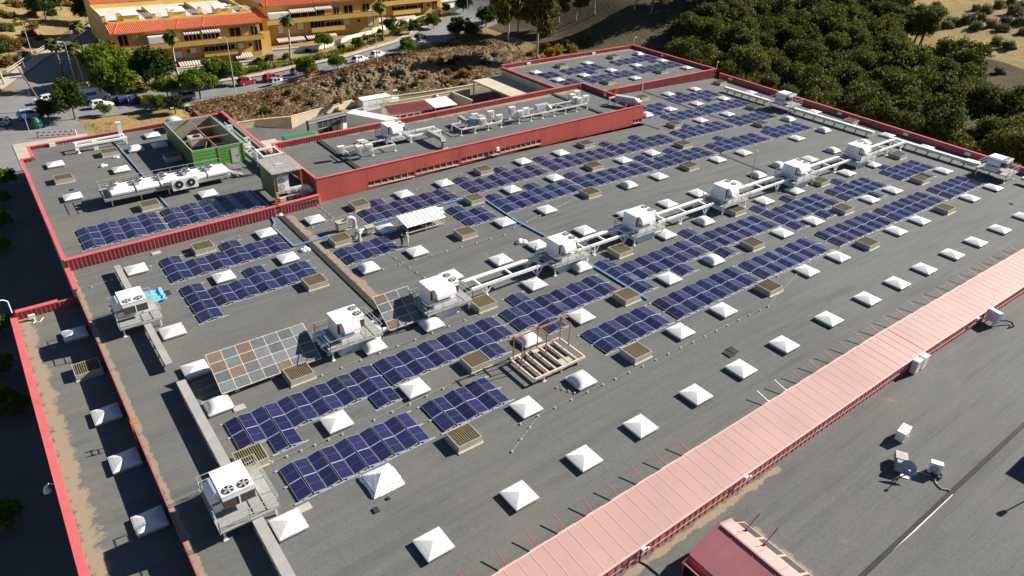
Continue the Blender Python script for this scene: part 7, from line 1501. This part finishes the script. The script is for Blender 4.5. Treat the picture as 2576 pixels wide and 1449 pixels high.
# --- street trees and garden trees: picture point of the foot, crown radius, kind
ST = [(0, 0, 1180, 1000, 4.3, 'street0', 'broad bright tree over the row of waste bins'), (0, 0, 1130, 860, 5.0, 'street1', 'broadest yellow-green tree in front of the first apartment block'), (0, 0, 1600, 880, 4.2, 'dark0', 'dense green tree under the tall middle palm'), (0, 0, 1480, 860, 3.6, 'street2', 'green tree between the broadest tree and the middle palm'),
      (0, 0, 2022, 1000, 3.5, 'street1', 'bright spreading tree at the kerb beside the dark grey saloon'), (0, 0, 2180, 860, 3.0, 'street0', 'bright tree just right of the spreading kerb tree'), (0, 0, 760, 1205, 3.6, 'dark1', 'large dark round tree nearest the north wing'), (0, 0, 500, 1200, 1.9, 'dark0', 'low dark tree beside the silver estate car'),
      (0, 0, 1062, 1168, 1.3, 'street2', 'thin staked young tree on the dry verge'), (0, 0, 1600, 1112, 1.7, 'street0', 'young tree with white trunk guard on the verge'), (0, 0, 1765, 1142, 1.9, 'dark0', 'low bushy tree on the verge right of the staked ones'), (0, 0, 2350, 850, 2.7, 'street2', 'tree behind the street lamp in front of the first block'),
      (0, 0, 1700, 1000, 2.6, 'street1', 'low spreading tree over the yellow waste container'), (1, 0, 520, 792, 2.5, 'street0', 'kerb tree in front of the two red hatchbacks'), (1, 0, 825, 716, 2.1, 'street1', 'slender kerb tree right of the bright red hatchback'), (1, 0, 1522, 552, 2.2, 'street2', 'kerb tree beside the white panel van'),
      (1, 0, 2015, 388, 2.7, 'dark0', 'kerb tree beside the far red hatchback'), (1, 0, 1785, 292, 2.3, 'street0', 'bright pavement tree near the farthest block'), (1, 0, 1590, 342, 1.9, 'dark1', 'small dark pavement tree behind the black saloon'), (1, 0, 2160, 382, 2.0, 'dark0', 'small tree at the kerb where the street bends'),
      (1, 0, 2310, 275, 3.0, 'dark1', 'dark spreading tree at the bend of the street'), (1, 0, 2232, 322, 1.4, 'olive0', None), (1, 0, 1345, 352, 2.2, 'dark0', 'dark garden tree below the right palm'), (1, 0, 690, 502, 2.3, 'street1', 'round bright garden tree before the white wall'), (1, 0, 1022, 496, 1.6, 'street0', 'small bright garden tree with pale stems'),
      (1, 0, 1690, 262, 1.7, 'olive1', None), (1, 0, 2090, 125, 2.8, 'dark1', 'tree in front of the white house'), (1, 0, 2390, 222, 2.6, 'street2', 'tree beside the eucalyptus clump'), (1, 0, 1910, 130, 1.5, 'dark0', 'thin tree beside the white house'), (1, 0, 1580, 180, 1.6, 'street1', 'small tree under the farthest block'),
      (0, 0, 920, 235, 4.6, 'dark1', 'large dark tree beside the side road at the top left'), (0, 0, 620, 100, 3.4, 'dark0', 'dark tree on the dry hill at the top left'), (0, 0, 460, 190, 3.6, 'dark1', 'wide dark tree casting a long shadow on the dry hill')]
for c, r, x, y, R, k, l in ST:
    p = hit(T(c, r, x, y))
    if l is None: plant('shrub', k, p, R, 'grey-green garden shrub beside the pavement', 'shrub', 'garden shrubs along the street')
    else: plant('street_tree' if c + r < 9 else 'tree', k, p, R, l, 'tree', 'broadleaf trees along the street')
# small bare tree in the shaded lot
for i, (c, r, x, y, R) in enumerate(((0, 1, 75, 430, 1.6), (0, 1, 50, 620, 1.3), (0, 1, 50, 860, 1.3), (0, 1, 20, 1100, 1.4), (0, 2, 30, 480, 1.5), (0, 2, 40, 900, 1.5), (0, 2, 40, 1230, 1.5), (0, 2, 180, 1300, 1.4), (0, 3, 90, 970, 1.4))):
    p = hit(T(c, r, x, y)); plant('young_tree', 'olive%d' % (i % 2) if 0 else 'street%d' % (i % 3), p, R, 'thin young tree in the lot west of the warehouse, %s from the far end' % ORD[i], 'tree', 'young trees in the west lot')
# --- palms
def palm(seed, H):
    random.seed(seed); t = MB(); P = [(.25 * sin(k * .5), .1 * k, H * k / 6) for k in range(7)]; t.tube(P, [.30, .24, .22, .21, .2, .22, .26], 9); top = Vector(P[-1]); b = MB()
    for i in range(46):
        a = 2 * pi * i / 46 * 7.3; el = random.uniform(-.75, 1.25); L_ = random.uniform(1.7, 2.35); pr = top.copy(); d = Vector((cos(a) * cos(el), sin(a) * cos(el), sin(el))); side = Vector((-sin(a), cos(a), 0))
        mi = 0 if el > .2 else 1; m_ = 6
        for k in range(m_):
            d = (d + Vector((0, 0, -.17 - .05 * k))).normalized(); q = pr + d * L_ / m_; w0, w1 = [.05, .32, .55, .62, .52, .34, .06][k:k + 2]; n_ = Vector((0, 0, .12))
            for s in (-1, 1): b.face([pr, q, q + side * w1 * s - n_ * w1 * 2, pr + side * w0 * s - n_ * w0 * 2], mi)
            pr = q
    sk = MB()
    for i in range(26): a = random.uniform(0, 6.28); p = top + Vector((.2 * cos(a), .2 * sin(a), -.1)); q = p + Vector((.45 * cos(a), .45 * sin(a), -random.uniform(.7, 1.3))); s = Vector((-sin(a), cos(a), 0)) * .14; sk.face([p - s, p + s, q + s, q - s])
    return t, b, sk
for i, (c, r, x, y, cx, cy, l) in enumerate(((0, 0, 660, 880, 535, 450, 'left one of the pair of palms by the street corner'), (0, 0, 870, 890, 770, 470, 'right one of the pair of palms by the street corner'), (0, 0, 905, 700, 755, 250, 'palm rising behind the street corner pair'), (0, 0, 1805, 815, 1735, 350, 'palm in front of the first apartment block'), (0, 0, 1222, 215, 1190, 10, 'palm beside the chimneys at the top left'), (1, 0, 345, 610, 315, 195, 'palm in front of the middle apartment block'), (1, 0, 1280, 412, 1252, 60, 'palm between the middle and farthest blocks'))):
    p = hit(T(c, r, x, y)); yc = T(c, r, cx, cy)[1]; h = 4.
    while h < 14 and proj(p + Vector((0, 0, h)))[1] > yc: h += .1
    t, b, sk = palm(i + 2, h); o = thing('palm_tree', l, 'palm', p, i * 1.1, 'palms along the street'); t.build('trunk', m_barkp if i % 2 else m_bark, o); b.build('crown', l_palm, o); sk.build('dead_fronds', l_dry[0], o)
# --- hedges
def hedge(label, pts, w_=1.1, h=1.0, key=l_dark):
    random.seed(len(label)); b = MB(); p0 = Vector((pts[0][0], pts[0][1], 0))
    for (x0, y0), (x1, y1) in zip(pts, pts[1:]):
        L_ = hypot(x1 - x0, y1 - y0)
        for _ in range(int(L_ * 26)):
            t = random.random(); x, y = x0 + (x1 - x0) * t + random.uniform(-.5, .5) * w_, y0 + (y1 - y0) * t + random.uniform(-.5, .5) * w_; clump(b, (x - p0.x, y - p0.y, base_g(x, y) + h * (1 - random.random() ** 2) * random.uniform(.85, 1.1)), .24, 4, random.randrange(2))
    tag(b.build('hedge', key, None, p0), label, 'hedge', 'clipped hedges along the pavement')
hedge('long clipped hedge behind the parked red and grey hatchbacks', [(27, 133), (41, 131.2), (62, 133.6), (71.5, 137.5)], 1.3, 1.1, l_street); hedge('short clipped hedge below the right palm', [(73, 138.6), (79, 142.3)], 1.4, 1.1, l_dark); hedge('clipped hedge climbing towards the white house', [(83.5, 145.2), (104.5, 162)], 1.4, 1.1, l_street); hedge('dark undergrowth beneath the big corner trees', [(7, 133.8), (15, 134), (27, 133)], 3.4, 1.2, l_dark)
random.seed(21)
for i, (c, r, x, y, R, k) in enumerate(((1, 0, 80, 690, 1.6, 'bush0'), (1, 0, 130, 610, 1.5, 'green0'), (1, 0, 20, 640, 1.3, 'green1'), (1, 0, 865, 500, 1.4, 'green0'), (1, 0, 520, 520, .8, 'green1'), (1, 0, 620, 600, 1.0, 'bush1'), (1, 0, 300, 590, 1.3, 'bush0'), (1, 0, 740, 590, .9, 'bush1'), (1, 0, 1110, 400, 1.1, 'olive0'), (1, 0, 1420, 330, 1.2, 'green0'), (1, 0, 1480, 260, 1.6, 'bush0'), (1, 0, 1640, 300, 1.0, 'bush1'), (0, 0, 2450, 760, 1.2, 'green0'), (0, 0, 2540, 720, 1.1, 'bush0'), (0, 0, 2250, 790, 1.3, 'green1'), (1, 0, 900, 520, .9, 'olive1'), (1, 0, 1250, 330, 1.1, 'green1'))):
    p = hit(T(c, r, x, y)); plant('shrub', k, p, R, 'green garden shrub %s from the left in the apartment gardens' % ORD[i], 'shrub', 'shrubs in the apartment gardens')
# --- dry hill at the top left, bank, open hill at the top right
TL = [(300, 360, 2.6, 'dry0'), (120, 500, 3.2, 'dry1'), (60, 660, 3.0, 'dry0'), (230, 450, 2.5, 'dry1'), (90, 310, 2.6, 'olive0'), (340, 280, 2.2, 'dry0'), (560, 60, 2.8, 'dry1'), (200, 70, 2.6, 'dry0'), (110, 40, 2.2, 'yellow0'), (320, 150, 2.0, 'yellow1'), (20, 160, 2.4, 'yellow0'), (40, 420, 2.3, 'dry0'), (160, 620, 2.2, 'dry1'), (30, 520, 2.6, 'green0'), (190, 250, 2.2, 'yellow1'), (440, 60, 2.4, 'olive1'), (700, 60, 2.4, 'dry0'), (260, 560, 1.8, 'dry1'), (880, 300, 1.6, 'dry0'), (300, 30, 2.4, 'dry1'), (520, 150, 2.2, 'green1'), (110, 180, 2.2, 'dry0'), (10, 290, 2.4, 'dry1'), (400, 400, 1.8, 'dry0')]
random.seed(33)
for x, y, R, k in TL:
    p = hit(T(0, 0, x, y)); plant('hill_shrub', k, p, R * .8, {'d': 'rounded dry olive-brown shrub on the hill at the top left', 'y': 'yellow flowering shrub on the hill at the top left', 'o': 'grey-green shrub on the hill at the top left', 'g': 'dark green shrub on the hill at the top left'}[k[0]], 'shrub', {'d': 'dry hill shrubs', 'y': 'yellow hill shrubs', 'o': 'grey hill shrubs', 'g': 'dark hill shrubs'}[k[0]], -.2)
for x, y, R in ((1850, 240, 5), (1980, 220, 6), (2080, 280, 5), (2200, 110, 5), (2330, 60, 5), (2480, 130, 6), (2400, 230, 5), (2250, 260, 5), (2350, 300, 4.5), (2540, 70, 5), (2300, 430, 4.5), (2420, 470, 4.5), (2330, 720, 3.5), (1800, 260, 4.5), (2100, 90, 4), (860, 90, 3.5), (920, 170, 3.2), (2540, 230, 5), (2150, 180, 4.2), (2450, 20, 5), (1700, 60, 4), (2560, 330, 4)):
    p = hit(T(3, 0, x, y + 15)); plant('hill_shrub', 'olive%d' % (int(x) % 2), p, R * .55, 'large grey-green shrub on the open hill at the top right', 'shrub', 'grey-green shrubs on the open hill', -.3)
BK = [(1850, 640, 1.7, 'dry0'), (1960, 640, 1.5, 'green0'), (2020, 600, 1.4, 'dry1'), (2100, 760, 1.9, 'yellow1'), (1930, 740, 1.4, 'dry0'), (1980, 700, 1.2, 'olive0'), (2150, 690, 1.3, 'dry1'), (1950, 840, 1.2, 'dry0'), (2080, 850, 1.0, 'dry1'), (100, 1140, 1.5, 'green1'), (820, 1030, 1.4, 'dry0'), (1100, 900, 1.2, 'dry1'), (1250, 870, 1.3, 'olive1'), (700, 860, 1.2, 'dry0'), (420, 1000, 1.3, 'dry1'), (250, 1050, 1.3, 'dry0'), (560, 1050, 1.2, 'green0'), (900, 800, 1.0, 'dry0'), (1480, 900, 1.3, 'dry1'), (1600, 860, 1.2, 'green1'), (1700, 780, 1.2, 'dry0'), (2300, 640, 1.4, 'dry1'), (2400, 560, 1.4, 'dry0'), (2250, 800, 1.1, 'dry1'), (1380, 760, 1.1, 'green0'), (330, 930, 1.0, 'dry1'), (1000, 1000, 1.0, 'dry0'), (1750, 620, 1.2, 'dry1'), (600, 960, 1.1, 'olive0'), (150, 980, 1.2, 'dry0')]
for x, y, R, k in BK:
    p = hit(T(1, 0, x, y)); plant('bank_shrub', k, p, R * .9, {'d': 'low dry brown shrub clinging to the rocky bank', 'g': 'low dark green shrub on the rocky bank', 'y': 'yellow-green shrub on the rocky bank', 'o': 'grey-green shrub on the rocky bank'}[k[0]], 'shrub', {'d': 'dry shrubs on the bank', 'g': 'green shrubs on the bank', 'y': 'yellow shrubs on the bank', 'o': 'grey shrubs on the bank'}[k[0]], -.15)
for i, (x, y, R) in enumerate(((380, 560, 1.9), (450, 520, 1.8), (600, 520, 1.9), (560, 460, 1.6), (720, 440, 1.6), (760, 390, 1.4), (330, 480, 1.6), (180, 560, 1.3), (650, 580, 1.3))):
    p = hit(T(2, 0, x, y)); plant('bank_shrub', 'yellow%d' % (i % 2) if i < 4 else 'dry%d' % (i % 2), p, R, 'tawny shrub %s in the clump behind the far extension' % ORD[i], 'shrub', 'shrubs behind the far extension', -.1)
random.seed(50); b = MB()
for i in range(11000):                          # dry grass on the bank
    x = random.uniform(24, 106); t = random.random(); t = t if i % 3 else .86 + .16 * random.random(); y = lerp_tab(YW, x) * (1 - t) + lerp_tab(YE, x) * t + .2; z = ground(x, y)
    if 48 < x < 78 and .2 < t < .8 and random.random() < .6: continue
    clump(b, (x, y, z + .12), random.uniform(.10, .26), 4, 0 if random.random() < .4 else 1, long=1.5)
for i in range(900):                           # verge behind the north wing
    x = random.uniform(6, 24); y = random.uniform(99, 116); 
    if fbm(x * .3, y * .3) < .5: continue
    clump(b, (x, y, ground(x, y) + .06), random.uniform(.1, .25), 3, 1, long=1.2)
tag(b.build('dry_grass', l_rust), 'tawny dry grass covering the rocky bank below the street', 'grass', None, 'stuff')
random.seed(51); b = MB()
for i in range(190):                           # loose stones of the bank
    x = random.uniform(46, 78); t = random.uniform(.1, .8); y = lerp_tab(YW, x) * (1 - t) + lerp_tab(YE, x) * t; z = ground(x, y); s = random.uniform(.12, .45); 
    P = [(x + s * random.uniform(.6, 1) * a, y + s * random.uniform(.6, 1) * c, z + s * random.uniform(.5, .9) * d) for d in (-1, 1) for a, c in ((-1, -1), (1, -1), (1, 1), (-1, 1))]; b.hexa(P)
tag(b.build('bank_stones', M('pale_stone', (.27, .215, .145), .95, .25, 2)), 'pale loose stones and ledges of the rocky bank', 'stones', None, 'stuff')
